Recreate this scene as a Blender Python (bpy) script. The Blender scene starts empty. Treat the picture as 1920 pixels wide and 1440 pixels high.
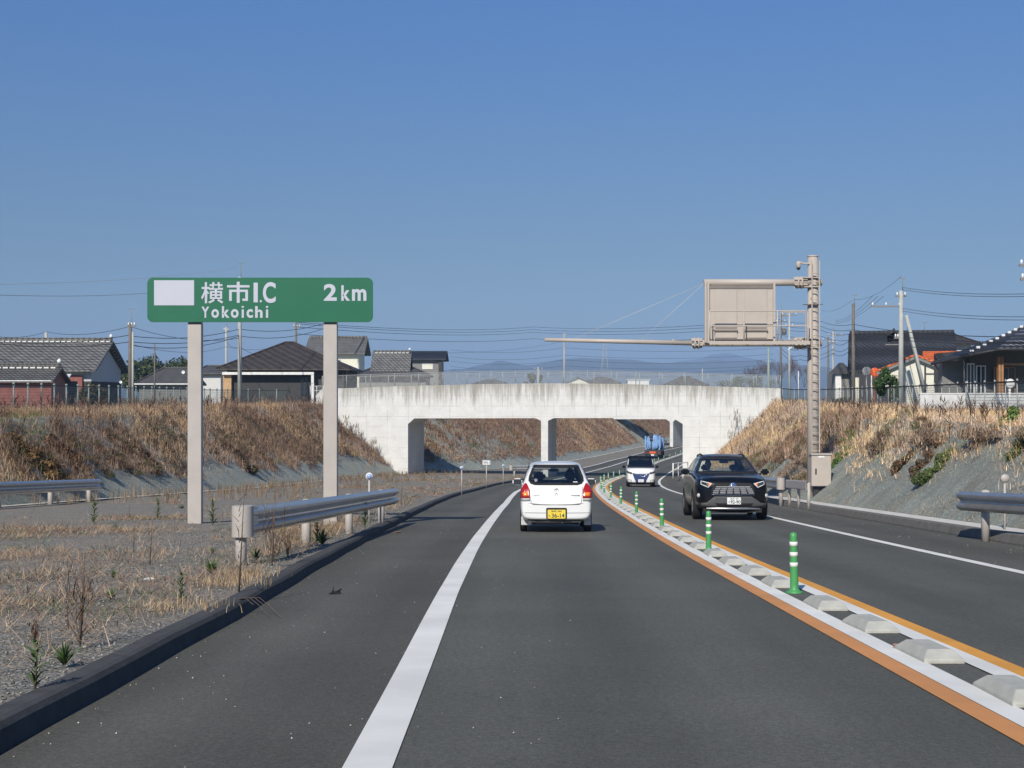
import bpy, bmesh, math, random
import numpy as np
from mathutils import Vector, Matrix
from mathutils.bvhtree import BVHTree
R = math.radians
random.seed(7); rng = np.random.default_rng(7)
scn = bpy.context.scene
# ------------------------------------------------------------------ camera, sky, sun
F = 2600.0                       # focal length in photo pixels (1920 wide)
EYE = 1.36
cam = bpy.data.cameras.new("camera"); cam_ob = bpy.data.objects.new("camera", cam)
scn.collection.objects.link(cam_ob); scn.camera = cam_ob
cam_ob.location = (0, 0, EYE); cam_ob.rotation_euler = (R(90), 0, 0)
cam.sensor_width = 36; cam.lens = 36 * F / 1920; cam.shift_y = 25 / 1920
cam.clip_start = 0.1; cam.clip_end = 30000
SUN_EL = R(37); SUN_AZ = math.atan2(-0.40, -1.25)      # where the sun stands: behind the camera, a little left
world = bpy.data.worlds.new("World"); scn.world = world; world.use_nodes = True
wn = world.node_tree; wn.nodes.clear()
sky = wn.nodes.new("ShaderNodeTexSky"); sky.sky_type = 'NISHITA'; sky.sun_disc = False
sky.sun_elevation = SUN_EL; sky.sun_rotation = SUN_AZ
sky.air_density = 1.0; sky.dust_density = 0.1; sky.ozone_density = 4.5; sky.altitude = 100
bg = wn.nodes.new("ShaderNodeBackground"); bg.inputs[1].default_value = 0.12
wo = wn.nodes.new("ShaderNodeOutputWorld")
tcw = wn.nodes.new("ShaderNodeTexCoord"); vm = wn.nodes.new("ShaderNodeVectorMath"); vm.operation = 'MULTIPLY_ADD'
vm.inputs[1].default_value = (1, 1, 1.15); vm.inputs[2].default_value = (0, 0, 0.09)      # lift the horizon band out of the dusty layer
wn.links.new(tcw.outputs['Generated'], vm.inputs[0]); wn.links.new(vm.outputs[0], sky.inputs[0])
hsv = wn.nodes.new("ShaderNodeHueSaturation"); hsv.inputs['Saturation'].default_value = 1.1; hsv.inputs['Value'].default_value = 1.06
wn.links.new(sky.outputs[0], hsv.inputs['Color']); sz = wn.nodes.new("ShaderNodeSeparateXYZ"); wn.links.new(tcw.outputs['Generated'], sz.inputs[0])
rp_ = wn.nodes.new("ShaderNodeValToRGB"); el_ = rp_.color_ramp.elements; el_.new(.1); el_.new(.28)
for e_, (p_, c_) in zip(el_, ((0, (.88, .74, .57)), (.1, (.82, .72, .60)), (.28, (.77, .90, 1.04)), (1, (.95, .97, 1)))): e_.position = p_; e_.color = (*c_, 1)   # dust near the horizon
wn.links.new(sz.outputs[2], rp_.inputs[0]); mx_ = wn.nodes.new("ShaderNodeMix"); mx_.data_type = 'RGBA'; mx_.blend_type = 'MULTIPLY'; mx_.inputs[0].default_value = 1
wn.links.new(hsv.outputs[0], mx_.inputs[6]); wn.links.new(rp_.outputs[0], mx_.inputs[7]); wn.links.new(mx_.outputs[2], bg.inputs[0]); wn.links.new(bg.outputs[0], wo.inputs[0])
sl = bpy.data.lights.new("sun", 'SUN'); sl.energy = 5.0; sl.angle = R(0.5); sl.color = (1.0, 0.93, 0.82)
so = bpy.data.objects.new("sun", sl); scn.collection.objects.link(so)
ce = math.cos(SUN_EL)
sdir = Vector((math.sin(SUN_AZ) * ce, math.cos(SUN_AZ) * ce, math.sin(SUN_EL)))
so.rotation_euler = sdir.to_track_quat('Z', 'Y').to_euler()
scn.view_settings.view_transform = 'Standard'; scn.view_settings.look = 'None'
scn.view_settings.exposure = 0.0; scn.view_settings.gamma = 1.0
scn.cycles.max_bounces = 6; scn.cycles.transparent_max_bounces = 24; scn.cycles.volume_bounces = 0
scn.cycles.caustics_reflective = False; scn.cycles.caustics_refractive = False
scn.cycles.use_denoising = True

def W(px, py, d):                # a photo pixel at the depth d metres -> a point in the world
    return Vector(((px - 960) / F * d, d, EYE + (745 - py) / F * d))

# ------------------------------------------------------------------ materials
MATS = {}
def nt(name):
    m = bpy.data.materials.new(name); m.use_nodes = True
    n = m.node_tree; b = n.nodes["Principled BSDF"]; MATS[name] = m
    return m, n, b
def coords(n, scale=(1, 1, 1), src='Object'):
    t = n.nodes.new("ShaderNodeTexCoord"); mp = n.nodes.new("ShaderNodeMapping")
    mp.inputs['Scale'].default_value = scale; n.links.new(t.outputs[src], mp.inputs[0]); return mp.outputs[0]
def noise(n, vec, scale, detail=4, rough=.6):
    x = n.nodes.new("ShaderNodeTexNoise"); x.inputs['Scale'].default_value = scale
    x.inputs['Detail'].default_value = detail; x.inputs['Roughness'].default_value = rough
    n.links.new(vec, x.inputs['Vector']); return x.outputs['Fac']
def ramp(n, fac, stops):
    x = n.nodes.new("ShaderNodeValToRGB"); e = x.color_ramp.elements
    while len(e) < len(stops): e.new(0.5)
    for k, (p, c) in enumerate(stops):
        e[k].position = p; e[k].color = (c[0], c[1], c[2], 1) if hasattr(c, '__len__') else (c, c, c, 1)
    n.links.new(fac, x.inputs[0]); return x.outputs[0]
def mixc(n, fac, a, b, mode='MIX'):
    x = n.nodes.new("ShaderNodeMix"); x.data_type = 'RGBA'; x.blend_type = mode
    for v, i in ((fac, 0), (a, 6), (b, 7)):
        if hasattr(v, 'is_output') or isinstance(v, bpy.types.NodeSocket): n.links.new(v, x.inputs[i])
        elif i == 0: x.inputs[0].default_value = v
        else: x.inputs[i].default_value = (*v, 1)
    return x.outputs[2]
def bump(n, b, h, strength=.3, dist=.01):
    x = n.nodes.new("ShaderNodeBump"); x.inputs['Strength'].default_value = strength
    x.inputs['Distance'].default_value = dist
    n.links.new(h, x.inputs['Height']); n.links.new(x.outputs[0], b.inputs['Normal'])
def simple(name, col, rough=.5, metal=0, var=.12, scale=3, bmp=0, coat=0, spec=None):
    m, n, b = nt(name)
    v = coords(n); f = noise(n, v, scale, 5)
    lo = tuple(c * (1 - var) for c in col); hi = tuple(min(1, c * (1 + var)) for c in col)
    n.links.new(ramp(n, f, [(.3, lo), (.7, hi)]), b.inputs['Base Color'])
    b.inputs['Roughness'].default_value = rough; b.inputs['Metallic'].default_value = metal
    if coat: b.inputs['Coat Weight'].default_value = coat; b.inputs['Coat Roughness'].default_value = .03
    if spec is not None: b.inputs['Specular IOR Level'].default_value = spec
    if bmp: bump(n, b, noise(n, v, scale * 8, 6), bmp, .01)
    return m
def glass_mat(name, tint=(.93, .95, .94), gloss=.1):
    m, n, b = nt(name); n.nodes.remove(b)
    out = [x for x in n.nodes if x.type == 'OUTPUT_MATERIAL'][0]
    tr = n.nodes.new("ShaderNodeBsdfTransparent"); tr.inputs[0].default_value = (*tint, 1)
    gl = n.nodes.new("ShaderNodeBsdfGlossy"); gl.inputs['Roughness'].default_value = .02
    lw = n.nodes.new("ShaderNodeLayerWeight"); lw.inputs[0].default_value = .5
    fr = n.nodes.new("ShaderNodeMath"); fr.operation = 'POWER'; fr.inputs[1].default_value = 4.0; n.links.new(lw.outputs['Facing'], fr.inputs[0])
    ad = n.nodes.new("ShaderNodeMath"); ad.operation = 'MULTIPLY_ADD'; ad.inputs[1].default_value = .6; ad.inputs[2].default_value = .04 + gloss * .3
    mx = n.nodes.new("ShaderNodeMixShader")
    n.links.new(fr.outputs[0], ad.inputs[0]); n.links.new(ad.outputs[0], mx.inputs[0])
    n.links.new(tr.outputs[0], mx.inputs[1]); n.links.new(gl.outputs[0], mx.inputs[2]); n.links.new(mx.outputs[0], out.inputs[0])
    return m
def vcol_mat(name, rough=.85, gain=1.0, trans=0):
    m, n, b = nt(name)
    a = n.nodes.new("ShaderNodeAttribute"); a.attribute_name = "tint"
    g = mixc(n, 1.0, a.outputs['Color'], (gain, gain, gain), 'MULTIPLY')
    n.links.new(g, b.inputs['Base Color']); b.inputs['Roughness'].default_value = rough
    b.inputs['Specular IOR Level'].default_value = .15
    return m

# asphalt
def asphalt(name, base, speck=.5):
    m, n, b = nt(name); v = coords(n)
    big = noise(n, v, .35, 3); fine = noise(n, v, 110, 4, .8); mid = noise(n, v, 34, 4, .75)
    c1 = ramp(n, fine, [(.3, tuple(x * .55 for x in base)), (.5, base), (.72, tuple(x * 1.75 for x in base))])
    c2 = mixc(n, 1.0, c1, ramp(n, big, [(.3, .88), (.7, 1.12)]), 'MULTIPLY')
    c2 = mixc(n, 1.0, c2, ramp(n, mid, [(.32, .72), (.68, 1.28)]), 'MULTIPLY')
    uvc = coords(n, (1, .04, 1), 'UV'); st = noise(n, uvc, 1.3, 3)
    c2 = mixc(n, 1.0, c2, ramp(n, st, [(.35, .92), (.65, 1.08)]), 'MULTIPLY')
    su = n.nodes.new('ShaderNodeSeparateXYZ'); n.links.new(coords(n, (1, 1, 1), 'UV'), su.inputs[0]); wt = n.nodes.new('ShaderNodeMath'); wt.operation = 'MULTIPLY_ADD'; wt.inputs[1].default_value = 3.7; wt.inputs[2].default_value = .6; n.links.new(su.outputs[0], wt.inputs[0]); ws1 = n.nodes.new('ShaderNodeMath'); ws1.operation = 'SINE'; n.links.new(wt.outputs[0], ws1.inputs[0]); wm = n.nodes.new('ShaderNodeMapRange'); wm.inputs[1].default_value = -1; wm.inputs[2].default_value = 1; n.links.new(ws1.outputs[0], wm.inputs[0])
    c2 = mixc(n, 1.0, c2, ramp(n, wm.outputs[0], [(0, .90), (1, 1.10)]), 'MULTIPLY')
    vo = n.nodes.new("ShaderNodeTexVoronoi"); vo.inputs['Scale'].default_value = 24
    n.links.new(v, vo.inputs['Vector'])
    sp = ramp(n, vo.outputs['Distance'], [(.0, speck * .5), (.05, speck * .3), (.07, 0)])
    sel = ramp(n, noise(n, v, 9, 1), [(.56, 0), (.6, 1)])
    spk = mixc(n, 1.0, sp, sel, 'MULTIPLY')
    c3 = mixc(n, spk, c2, (.30, .29, .27))
    n.links.new(c3, b.inputs['Base Color'])
    b.inputs['Roughness'].default_value = .85; b.inputs['Specular IOR Level'].default_value = .3
    bump(n, b, noise(n, v, 120, 4, .8), .55, .006)
    return m
M_lane = asphalt('lane_asphalt', (.099, .100, .086))
M_shld = asphalt('shoulder_asphalt', (.094, .092, .078), .8)
M_kerbd = simple('asphalt_kerb', (.055, .056, .055), .95, var=.25, scale=6, bmp=.5)
def paint(name, col, worn=.35):
    m, n, b = nt(name); v = coords(n)
    f = noise(n, v, 40, 5, .75); g = noise(n, v, 1.2, 3)
    c = mixc(n, ramp(n, f, [(.62, 0), (.74, worn)]), col, (.09, .085, .08))
    c = mixc(n, 1.0, c, ramp(n, g, [(.3, .88), (.7, 1.08)]), 'MULTIPLY')
    n.links.new(c, b.inputs['Base Color']); b.inputs['Roughness'].default_value = .75
    bump(n, b, f, .25, .004); return m
M_white = paint('road_paint_white', (.78, .775, .72))
M_brown = paint('road_paint_terracotta', (.62, .275, .09), .4)
M_orange = paint('road_paint_orange', (.74, .34, .05))
# gravel verge
def gravel():
    m, n, b = nt('gravel'); v = coords(n)
    vo = n.nodes.new("ShaderNodeTexVoronoi"); vo.inputs['Scale'].default_value = 40; n.links.new(v, vo.inputs['Vector'])
    hs = n.nodes.new("ShaderNodeSeparateColor"); n.links.new(vo.outputs['Color'], hs.inputs[0])
    st = ramp(n, hs.outputs[0], [(0, (.11, .11, .095)), (.5, (.225, .215, .185)), (.85, (.31, .30, .265)), (1, (.52, .50, .45))])
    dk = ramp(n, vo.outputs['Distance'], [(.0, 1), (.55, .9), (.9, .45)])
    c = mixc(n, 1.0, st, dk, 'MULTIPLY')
    g = noise(n, v, .6, 5, .65); s2 = noise(n, v, 3.2, 5, .7)
    c = mixc(n, ramp(n, g, [(.42, 0), (.66, .6)]), c, (.27, .215, .16))
    c = mixc(n, ramp(n, s2, [(.52, 0), (.7, .6)]), c, (.36, .29, .21))
    n.links.new(c, b.inputs['Base Color']); b.inputs['Roughness'].default_value = .95
    iv = n.nodes.new("ShaderNodeMath"); iv.operation = 'SUBTRACT'; iv.inputs[0].default_value = 1
    n.links.new(vo.outputs['Distance'], iv.inputs[1]); bump(n, b, iv.outputs[0], .8, .02)
    return m
M_gravel = gravel()
# sprayed grey-green slope mat under the weeds
def slope_mat():
    m, n, b = nt('slope_mat'); v = coords(n)
    f = noise(n, v, 14, 5, .8); g = noise(n, v, 1.1, 4); uvs = coords(n, (1.3, .14, 1), 'UV')
    s = noise(n, uvs, 1.6, 5, .7)
    c = ramp(n, f, [(.32, (.19, .215, .19)), (.5, (.34, .375, .335)), (.7, (.54, .57, .51))])
    c = mixc(n, ramp(n, s, [(.50, 0), (.70, .6)]), c, (.30, .235, .17))
    c = mixc(n, 1.0, c, ramp(n, g, [(.3, .8), (.7, 1.15)]), 'MULTIPLY')
    n.links.new(c, b.inputs['Base Color']); b.inputs['Roughness'].default_value = .95
    bump(n, b, noise(n, v, 22, 5, .8), 1.0, .08); return m
M_slope = slope_mat()
M_soil = simple('brown_soil', (.15, .105, .07), .95, var=.4, scale=2, bmp=.6)
M_plain = simple('far_fields', (.12, .11, .06), .95, var=.4, scale=.02)
M_strip = simple('pale_concrete_strip', (.62, .60, .55), .9, var=.2, scale=4, bmp=.3)
M_rkerb = simple('dusty_kerb', (.15, .14, .125), .9, var=.2, scale=5, bmp=.3)
M_block = simple('separator_concrete', (.42, .42, .375), .9, var=.13, scale=9, bmp=.3)
def concrete_bridge():
    m, n, b = nt('bridge_concrete'); v = coords(n)
    sp = n.nodes.new("ShaderNodeSeparateXYZ"); n.links.new(v, sp.inputs[0])
    base = ramp(n, noise(n, v, 1.1, 6, .7), [(.25, (.61, .61, .585)), (.7, (.77, .77, .745))])
    # formwork joints
    def lines(sock, period, wid, off=0):
        a = n.nodes.new("ShaderNodeMath"); a.operation = 'MULTIPLY_ADD'; a.inputs[1].default_value = 1 / period; a.inputs[2].default_value = off + 100
        f = n.nodes.new("ShaderNodeMath"); f.operation = 'FRACT'; l = n.nodes.new("ShaderNodeMath"); l.operation = 'LESS_THAN'; l.inputs[1].default_value = wid / period
        n.links.new(sock, a.inputs[0]); n.links.new(a.outputs[0], f.inputs[0]); n.links.new(f.outputs[0], l.inputs[0]); return l.outputs[0]
    ln = n.nodes.new("ShaderNodeMath"); ln.operation = 'MAXIMUM'
    n.links.new(lines(sp.outputs[0], 1.8, .05), ln.inputs[0]); n.links.new(lines(sp.outputs[2], .9, .04, .35), ln.inputs[1])
    brk = n.nodes.new("ShaderNodeMath"); brk.operation = 'MULTIPLY'
    n.links.new(ln.outputs[0], brk.inputs[0]); n.links.new(ramp(n, noise(n, v, .7, 5), [(.42, .08), (.66, .62)]), brk.inputs[1])
    c = mixc(n, brk.outputs[0], base, (.33, .32, .29))
    # dirt that has run down from the coping
    vs = coords(n, (2.2, 2.2, .16)); st = noise(n, vs, 1.4, 6, .75)
    hz = n.nodes.new("ShaderNodeMapRange"); hz.inputs[1].default_value = 0; hz.inputs[2].default_value = 2.4
    n.links.new(sp.outputs[2], hz.inputs[0])
    th = n.nodes.new("ShaderNodeMath"); th.operation = 'MULTIPLY_ADD'; th.inputs[1].default_value = .34; n.links.new(hz.outputs[0], th.inputs[0]); n.links.new(st, th.inputs[2])
    dirt = ramp(n, th.outputs[0], [(.62, 0), (.86, .8)])
    c = mixc(n, dirt, c, (.25, .235, .19))
    fl = coords(n, (.35, .35, 3.5)); c = mixc(n, ramp(n, noise(n, fl, 1.5, 5), [(.56, 0), (.7, .14)]), c, (.45, .44, .41))
    n.links.new(c, b.inputs['Base Color']); b.inputs['Roughness'].default_value = .9
    bump(n, b, noise(n, v, 6, 6), .3, .02); return m
M_bridge = concrete_bridge()
M_beige = simple('beige_painted_steel', (.47, .42, .37), .5, var=.06, scale=2)
M_beiged = simple('dark_beige_and_shadow', (.20, .18, .16), .6)  # darkened beige for bracket, drip rails and the painted shadow strip
M_post = simple('beige_post_paint', (.45, .415, .38), .55, var=.06)
M_zinc = simple('galvanised_beam', (.46, .45, .44), .3, metal=.75, var=.12, scale=5)
M_zinc2 = simple('dull_galvanised', (.42, .43, .43), .55, metal=.4, var=.1)
M_green = simple('sign_green', (.013, .135, .07), .4, var=.05)
M_signw = simple('sign_white', (.50, .52, .60), .5, var=.02)
M_pg = simple('post_green', (.07, .31, .10), .45, var=.08)
M_pw = simple('reflective_white', (.78, .78, .76), .4, var=.04)
M_blueref = simple('reflector_blue', (.32, .42, .72), .3)
M_black = simple('black_rubber', (.012, .012, .013), .8, var=.3)
M_dark = simple('dark_plastic', (.03, .031, .034), .55, var=.2)
M_paintw = simple('car_white', (.80, .81, .80), .25, var=.01, coat=.7)
M_paintk = simple('car_black', (.003, .0035, .006), .2, var=.05, coat=.25, spec=.35)
M_chrome = simple('chrome', (.75, .76, .78), .15, metal=1)
M_silver = simple('silver_trim', (.42, .43, .45), .3, metal=.8)
M_red = simple('lamp_red', (.36, .008, .012), .12, coat=.6)
M_amber = simple('lamp_amber', (.85, .22, .02), .15, coat=.6)
M_clear = simple('lamp_clear', (.55, .55, .54), .15, coat=.6)
M_yellow = simple('plate_yellow', (.80, .60, .06), .5)
M_plate = simple('plate_white', (.78, .79, .80), .5)
M_ink = simple('plate_ink', (.02, .05, .03), .5)
M_blue = simple('truck_blue', (.20, .36, .62), .45, var=.2)
M_glass = glass_mat('car_glass'); M_glassd = glass_mat('dark_car_glass', (.6, .63, .64), .15)
M_seat = simple('seat_cloth', (.10, .10, .11), .9)
M_skin = simple('skin', (.50, .30, .21), .6); M_hair = simple('dark_hair', (.012, .010, .009), .7)
M_cloth = simple('dark_jacket', (.03, .032, .04), .9); M_clothg = simple('grey_shirt', (.22, .22, .23), .9)
M_wire = simple('cable_black', (.02, .02, .022), .7)
M_wirel = simple('thin_steel_rope', (.55, .55, .52), .5)
M_conc_pole = simple('concrete_pole', (.42, .43, .40), .85, var=.15, scale=2)
M_steelpole = simple('pole_sleeve', (.16, .14, .12), .8, var=.2)
def tiles(name, col, pitch=.28, row=.26, lite=1.6):
    m, n, b = nt(name); v = coords(n); sp = n.nodes.new("ShaderNodeSeparateXYZ"); n.links.new(v, sp.inputs[0])
    ad = n.nodes.new("ShaderNodeMath"); ad.operation = 'ADD'; n.links.new(sp.outputs[0], ad.inputs[0]); n.links.new(sp.outputs[1], ad.inputs[1])
    def saw(s, p):
        a = n.nodes.new("ShaderNodeMath"); a.operation = 'MULTIPLY'; a.inputs[1].default_value = 6.2832 / p
        f = n.nodes.new("ShaderNodeMath"); f.operation = 'SINE'; n.links.new(s, a.inputs[0]); n.links.new(a.outputs[0], f.inputs[0]); return f.outputs[0]
    mx = n.nodes.new("ShaderNodeMath"); mx.operation = 'ADD'; n.links.new(saw(ad.outputs[0], pitch), mx.inputs[0]); n.links.new(saw(sp.outputs[2], row * .5), mx.inputs[1])
    mr = n.nodes.new("ShaderNodeMapRange"); mr.inputs[1].default_value = -2; mr.inputs[2].default_value = 2; n.links.new(mx.outputs[0], mr.inputs[0])
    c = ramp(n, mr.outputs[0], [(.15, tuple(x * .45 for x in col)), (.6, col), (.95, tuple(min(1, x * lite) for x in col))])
    c = mixc(n, 1.0, c, ramp(n, noise(n, v, 1.5, 5), [(.3, .7), (.7, 1.25)]), 'MULTIPLY')
    n.links.new(c, b.inputs['Base Color']); b.inputs['Roughness'].default_value = .6
    bump(n, b, mr.outputs[0], .6, .04); return m
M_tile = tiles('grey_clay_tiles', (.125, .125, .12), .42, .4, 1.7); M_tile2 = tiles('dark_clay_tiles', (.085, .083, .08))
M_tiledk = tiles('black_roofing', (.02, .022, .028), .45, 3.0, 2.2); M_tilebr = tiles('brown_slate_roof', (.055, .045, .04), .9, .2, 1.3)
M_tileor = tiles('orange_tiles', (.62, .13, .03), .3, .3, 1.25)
M_wallw = simple('white_render', (.62, .62, .60), .9, var=.05); M_wallg = simple('grey_render', (.22, .22, .21), .9, var=.08)
M_wallcr = simple('cream_render', (.72, .71, .60), .9, var=.05); M_wallsh = simple('pale_blue_render', (.46, .48, .50), .9, var=.05)
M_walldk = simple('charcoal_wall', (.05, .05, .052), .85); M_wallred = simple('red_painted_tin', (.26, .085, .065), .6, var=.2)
M_wallor = simple('tan_wall', (.50, .32, .17), .85); M_wood = simple('orange_timber', (.38, .19, .08), .7, var=.15)
M_trimw = simple('white_trim', (.75, .75, .73), .6); M_win = simple('window_glass', (.03, .035, .045), .08, var=.3)
M_wblock = simple('white_block_wall', (.60, .61, .60), .9, var=.15, scale=2.5, bmp=.3)
M_mirr = simple('mirror_orange', (.75, .13, .03), .4); M_mirg = simple('mirror_grey', (.25, .26, .26), .4)
M_grass = vcol_mat('dry_grass_blades'); M_leaf = vcol_mat('leaf_mix', .7)
M_bark = simple('bark', (.12, .09, .07), .95, var=.3, scale=8)
M_mount = simple('mountain_forest', (.035, .055, .03), 1.0, var=.3, scale=.004)
M_stone = vcol_mat('stones')
M_paper = simple('litter_paper', (.62, .68, .66), .8)
M_pink = simple('litter_pink', (.42, .24, .19), .6, var=.4, scale=30)

# ------------------------------------------------------------------ object helpers
COL = scn.collection
def tag(o, label=None, cat=None, group=None, kind=None):
    if label: o['label'] = label
    if cat: o['category'] = cat
    if group: o['group'] = group
    if kind: o['kind'] = kind
    return o
def empty(name, loc, label=None, cat=None, group=None, rz=0):
    o = bpy.data.objects.new(name, None); COL.objects.link(o); o.location = loc; o.rotation_euler = (0, 0, rz)
    o.empty_display_size = .1; return tag(o, label, cat, group)
def copy_tree(o, parent=None):
    c = o.copy(); COL.objects.link(c)
    if parent is not None: c.parent = parent
    for ch in list(o.children): copy_tree(ch, c)
    return c
class MB:
    def __init__(s): s.v = []; s.f = []; s.sm = []
    def add(s, vs, fs, smooth=False):
        k = len(s.v); s.v += [tuple(x) for x in vs]; s.f += [tuple(i + k for i in f) for f in fs]; s.sm += [smooth] * len(fs); return s
    def box(s, x0, x1, y0, y1, z0, z1, M=None, bev=0):
        if bev:
            bm = bmesh.new(); bmesh.ops.create_cube(bm, size=1)
            for v in bm.verts: v.co = Vector(((x0 + x1) / 2 + v.co.x * (x1 - x0), (y0 + y1) / 2 + v.co.y * (y1 - y0), (z0 + z1) / 2 + v.co.z * (z1 - z0)))
            bmesh.ops.bevel(bm, geom=bm.edges[:], offset=bev, segments=2, affect='EDGES')
            vs = [v.co.copy() for v in bm.verts]; bm.verts.index_update(); fs = [[v.index for v in f.verts] for f in bm.faces]; bm.free()
            if M: vs = [M @ v for v in vs]
            return s.add(vs, fs)
        vs = [(x, y, z) for z in (z0, z1) for y in (y0, y1) for x in (x0, x1)]
        if M: vs = [M @ Vector(v) for v in vs]
        return s.add(vs, [(0, 2, 3, 1), (4, 5, 7, 6), (0, 1, 5, 4), (2, 6, 7, 3), (0, 4, 6, 2), (1, 3, 7, 5)])
    def tube(s, a, b, r0, r1=None, n=12, cap=True):
        a = Vector(a); b = Vector(b); r1 = r0 if r1 is None else r1; d = (b - a).normalized()
        u = d.orthogonal().normalized(); w = d.cross(u); vs = []
        for p, r in ((a, r0), (b, r1)):
            for i in range(n):
                t = 2 * math.pi * i / n; vs.append(p + (u * math.cos(t) + w * math.sin(t)) * r)
        fs = [(i, (i + 1) % n, n + (i + 1) % n, n + i) for i in range(n)]
        s.add(vs, fs, True)
        if cap: k = len(s.v) - 2 * n; s.f += [tuple(k + i for i in reversed(range(n))), tuple(k + n + i for i in range(n))]; s.sm += [False, False]
        return s
    def path(s, pts, r, n=6, r1=None):
        pts = [Vector(p) for p in pts]; m = len(pts); vs = []
        for k, p in enumerate(pts):
            d = (pts[min(k + 1, m - 1)] - pts[max(k - 1, 0)]).normalized()
            u = Vector((0, 0, 1)).cross(d)
            if u.length < .05: u = Vector((1, 0, 0))
            u.normalize(); w = d.cross(u); rr = r if r1 is None else r + (r1 - r) * k / (m - 1)
            for i in range(n):
                t = 2 * math.pi * i / n; vs.append(p + (u * math.cos(t) + w * math.sin(t)) * rr)
        fs = [(k * n + i, k * n + (i + 1) % n, (k + 1) * n + (i + 1) % n, (k + 1) * n + i) for k in range(m - 1) for i in range(n)]
        return s.add(vs, fs, True)
    def lathe(s, prof, c=(0, 0, 0), n=16, axis='Z'):
        vs = []; c = Vector(c)
        for (r, h) in prof:
            for i in range(n):
                t = 2 * math.pi * i / n
                p = (r * math.cos(t), r * math.sin(t), h) if axis == 'Z' else ((h, r * math.cos(t), r * math.sin(t)) if axis == 'X' else (r * math.cos(t), h, r * math.sin(t)))
                vs.append(c + Vector(p))
        m = len(prof); fs = [(k * n + i, k * n + (i + 1) % n, (k + 1) * n + (i + 1) % n, (k + 1) * n + i) for k in range(m - 1) for i in range(n)]
        return s.add(vs, fs, True)
    def prism(s, poly, y0, y1, shear=0, axis='Y', rnd=False):
        n = len(poly); vs = []
        for y, sh in ((y0, 0), (y1, shear)):
            for (x, z) in poly: vs.append((x + sh, y, z) if axis == 'Y' else (y, x, z) if axis == 'X' else (x, z, y))
        s.add(vs, [tuple(range(n)), tuple(reversed(range(n, 2 * n)))])
        s.add(vs, [(i, n + i, n + (i + 1) % n, (i + 1) % n) for i in range(n)])
        return s
    def build(s, name, mat, parent=None, bevel=0, recalc=True):
        me = bpy.data.meshes.new(name); me.from_pydata(s.v, [], s.f); me.update()
        if recalc:
            bm = bmesh.new(); bm.from_mesh(me); bmesh.ops.recalc_face_normals(bm, faces=bm.faces[:]); bm.to_mesh(me); bm.free()
        sm = s.sm + [False] * (len(me.polygons) - len(s.sm)); me.polygons.foreach_set('use_smooth', sm[:len(me.polygons)])
        me.materials.append(mat); o = bpy.data.objects.new(name, me); COL.objects.link(o)
        if parent is not None: o.parent = parent
        if bevel:
            md = o.modifiers.new('b', 'BEVEL'); md.width = bevel; md.segments = 2; md.limit_method = 'ANGLE'
        return o
def grid_mesh(name, P, mat, uv=None, smooth=True, parent=None):
    P = np.asarray(P, float); n, m = P.shape[:2]; me = bpy.data.meshes.new(name)
    idx = np.arange(n * m).reshape(n, m)
    q = np.stack([idx[:-1, :-1], idx[:-1, 1:], idx[1:, 1:], idx[1:, :-1]], -1).reshape(-1, 4)
    me.vertices.add(n * m); me.vertices.foreach_set('co', P.reshape(-1))
    me.loops.add(q.size); me.loops.foreach_set('vertex_index', q.reshape(-1).astype(np.int32))
    me.polygons.add(len(q)); me.polygons.foreach_set('loop_start', (np.arange(len(q)) * 4).astype(np.int32))
    me.update(calc_edges=True); me.polygons.foreach_set('use_smooth', [smooth] * len(q))
    if uv is not None:
        l = me.uv_layers.new(name='uv'); l.data.foreach_set('uv', np.asarray(uv, float).reshape(-1, 2)[q.reshape(-1)].reshape(-1))
    me.materials.append(mat); o = bpy.data.objects.new(name, me); COL.objects.link(o)
    if parent is not None: o.parent = parent
    return o
def tri_mesh(name, V, T, colors=None, mat=None, parent=None, smooth=False):
    me = bpy.data.meshes.new(name); V = np.asarray(V, np.float32); T = np.asarray(T, np.int32)
    me.vertices.add(len(V)); me.vertices.foreach_set('co', V.reshape(-1))
    me.loops.add(T.size); me.loops.foreach_set('vertex_index', T.reshape(-1))
    me.polygons.add(len(T)); me.polygons.foreach_set('loop_start', (np.arange(len(T)) * 3).astype(np.int32))
    me.update(calc_edges=True)
    if colors is not None:
        a = me.color_attributes.new('tint', 'FLOAT_COLOR', 'POINT')
        c = np.ones((len(V), 4), np.float32); c[:, :3] = colors; a.data.foreach_set('color', c.reshape(-1))
    me.materials.append(mat); o = bpy.data.objects.new(name, me); COL.objects.link(o)
    if parent is not None: o.parent = parent
    return o
def _h(i, j, s):
    x = np.sin(i * 127.1 + j * 311.7 + s * 74.7) * 43758.5453; return x - np.floor(x)
def vnoise(x, y, s=0):
    x = np.asarray(x, float); y = np.asarray(y, float); i = np.floor(x); j = np.floor(y); f = x - i; g = y - j
    f = f * f * (3 - 2 * f); g = g * g * (3 - 2 * g)
    return (_h(i, j, s) * (1 - f) + _h(i + 1, j, s) * f) * (1 - g) + (_h(i, j + 1, s) * (1 - f) + _h(i + 1, j + 1, s) * f) * g
def fbm(x, y, s=0):
    return (vnoise(x, y, s) + .5 * vnoise(x * 2.1, y * 2.1, s + 1) + .25 * vnoise(x * 4.3, y * 4.3, s + 2)) / 1.75
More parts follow.
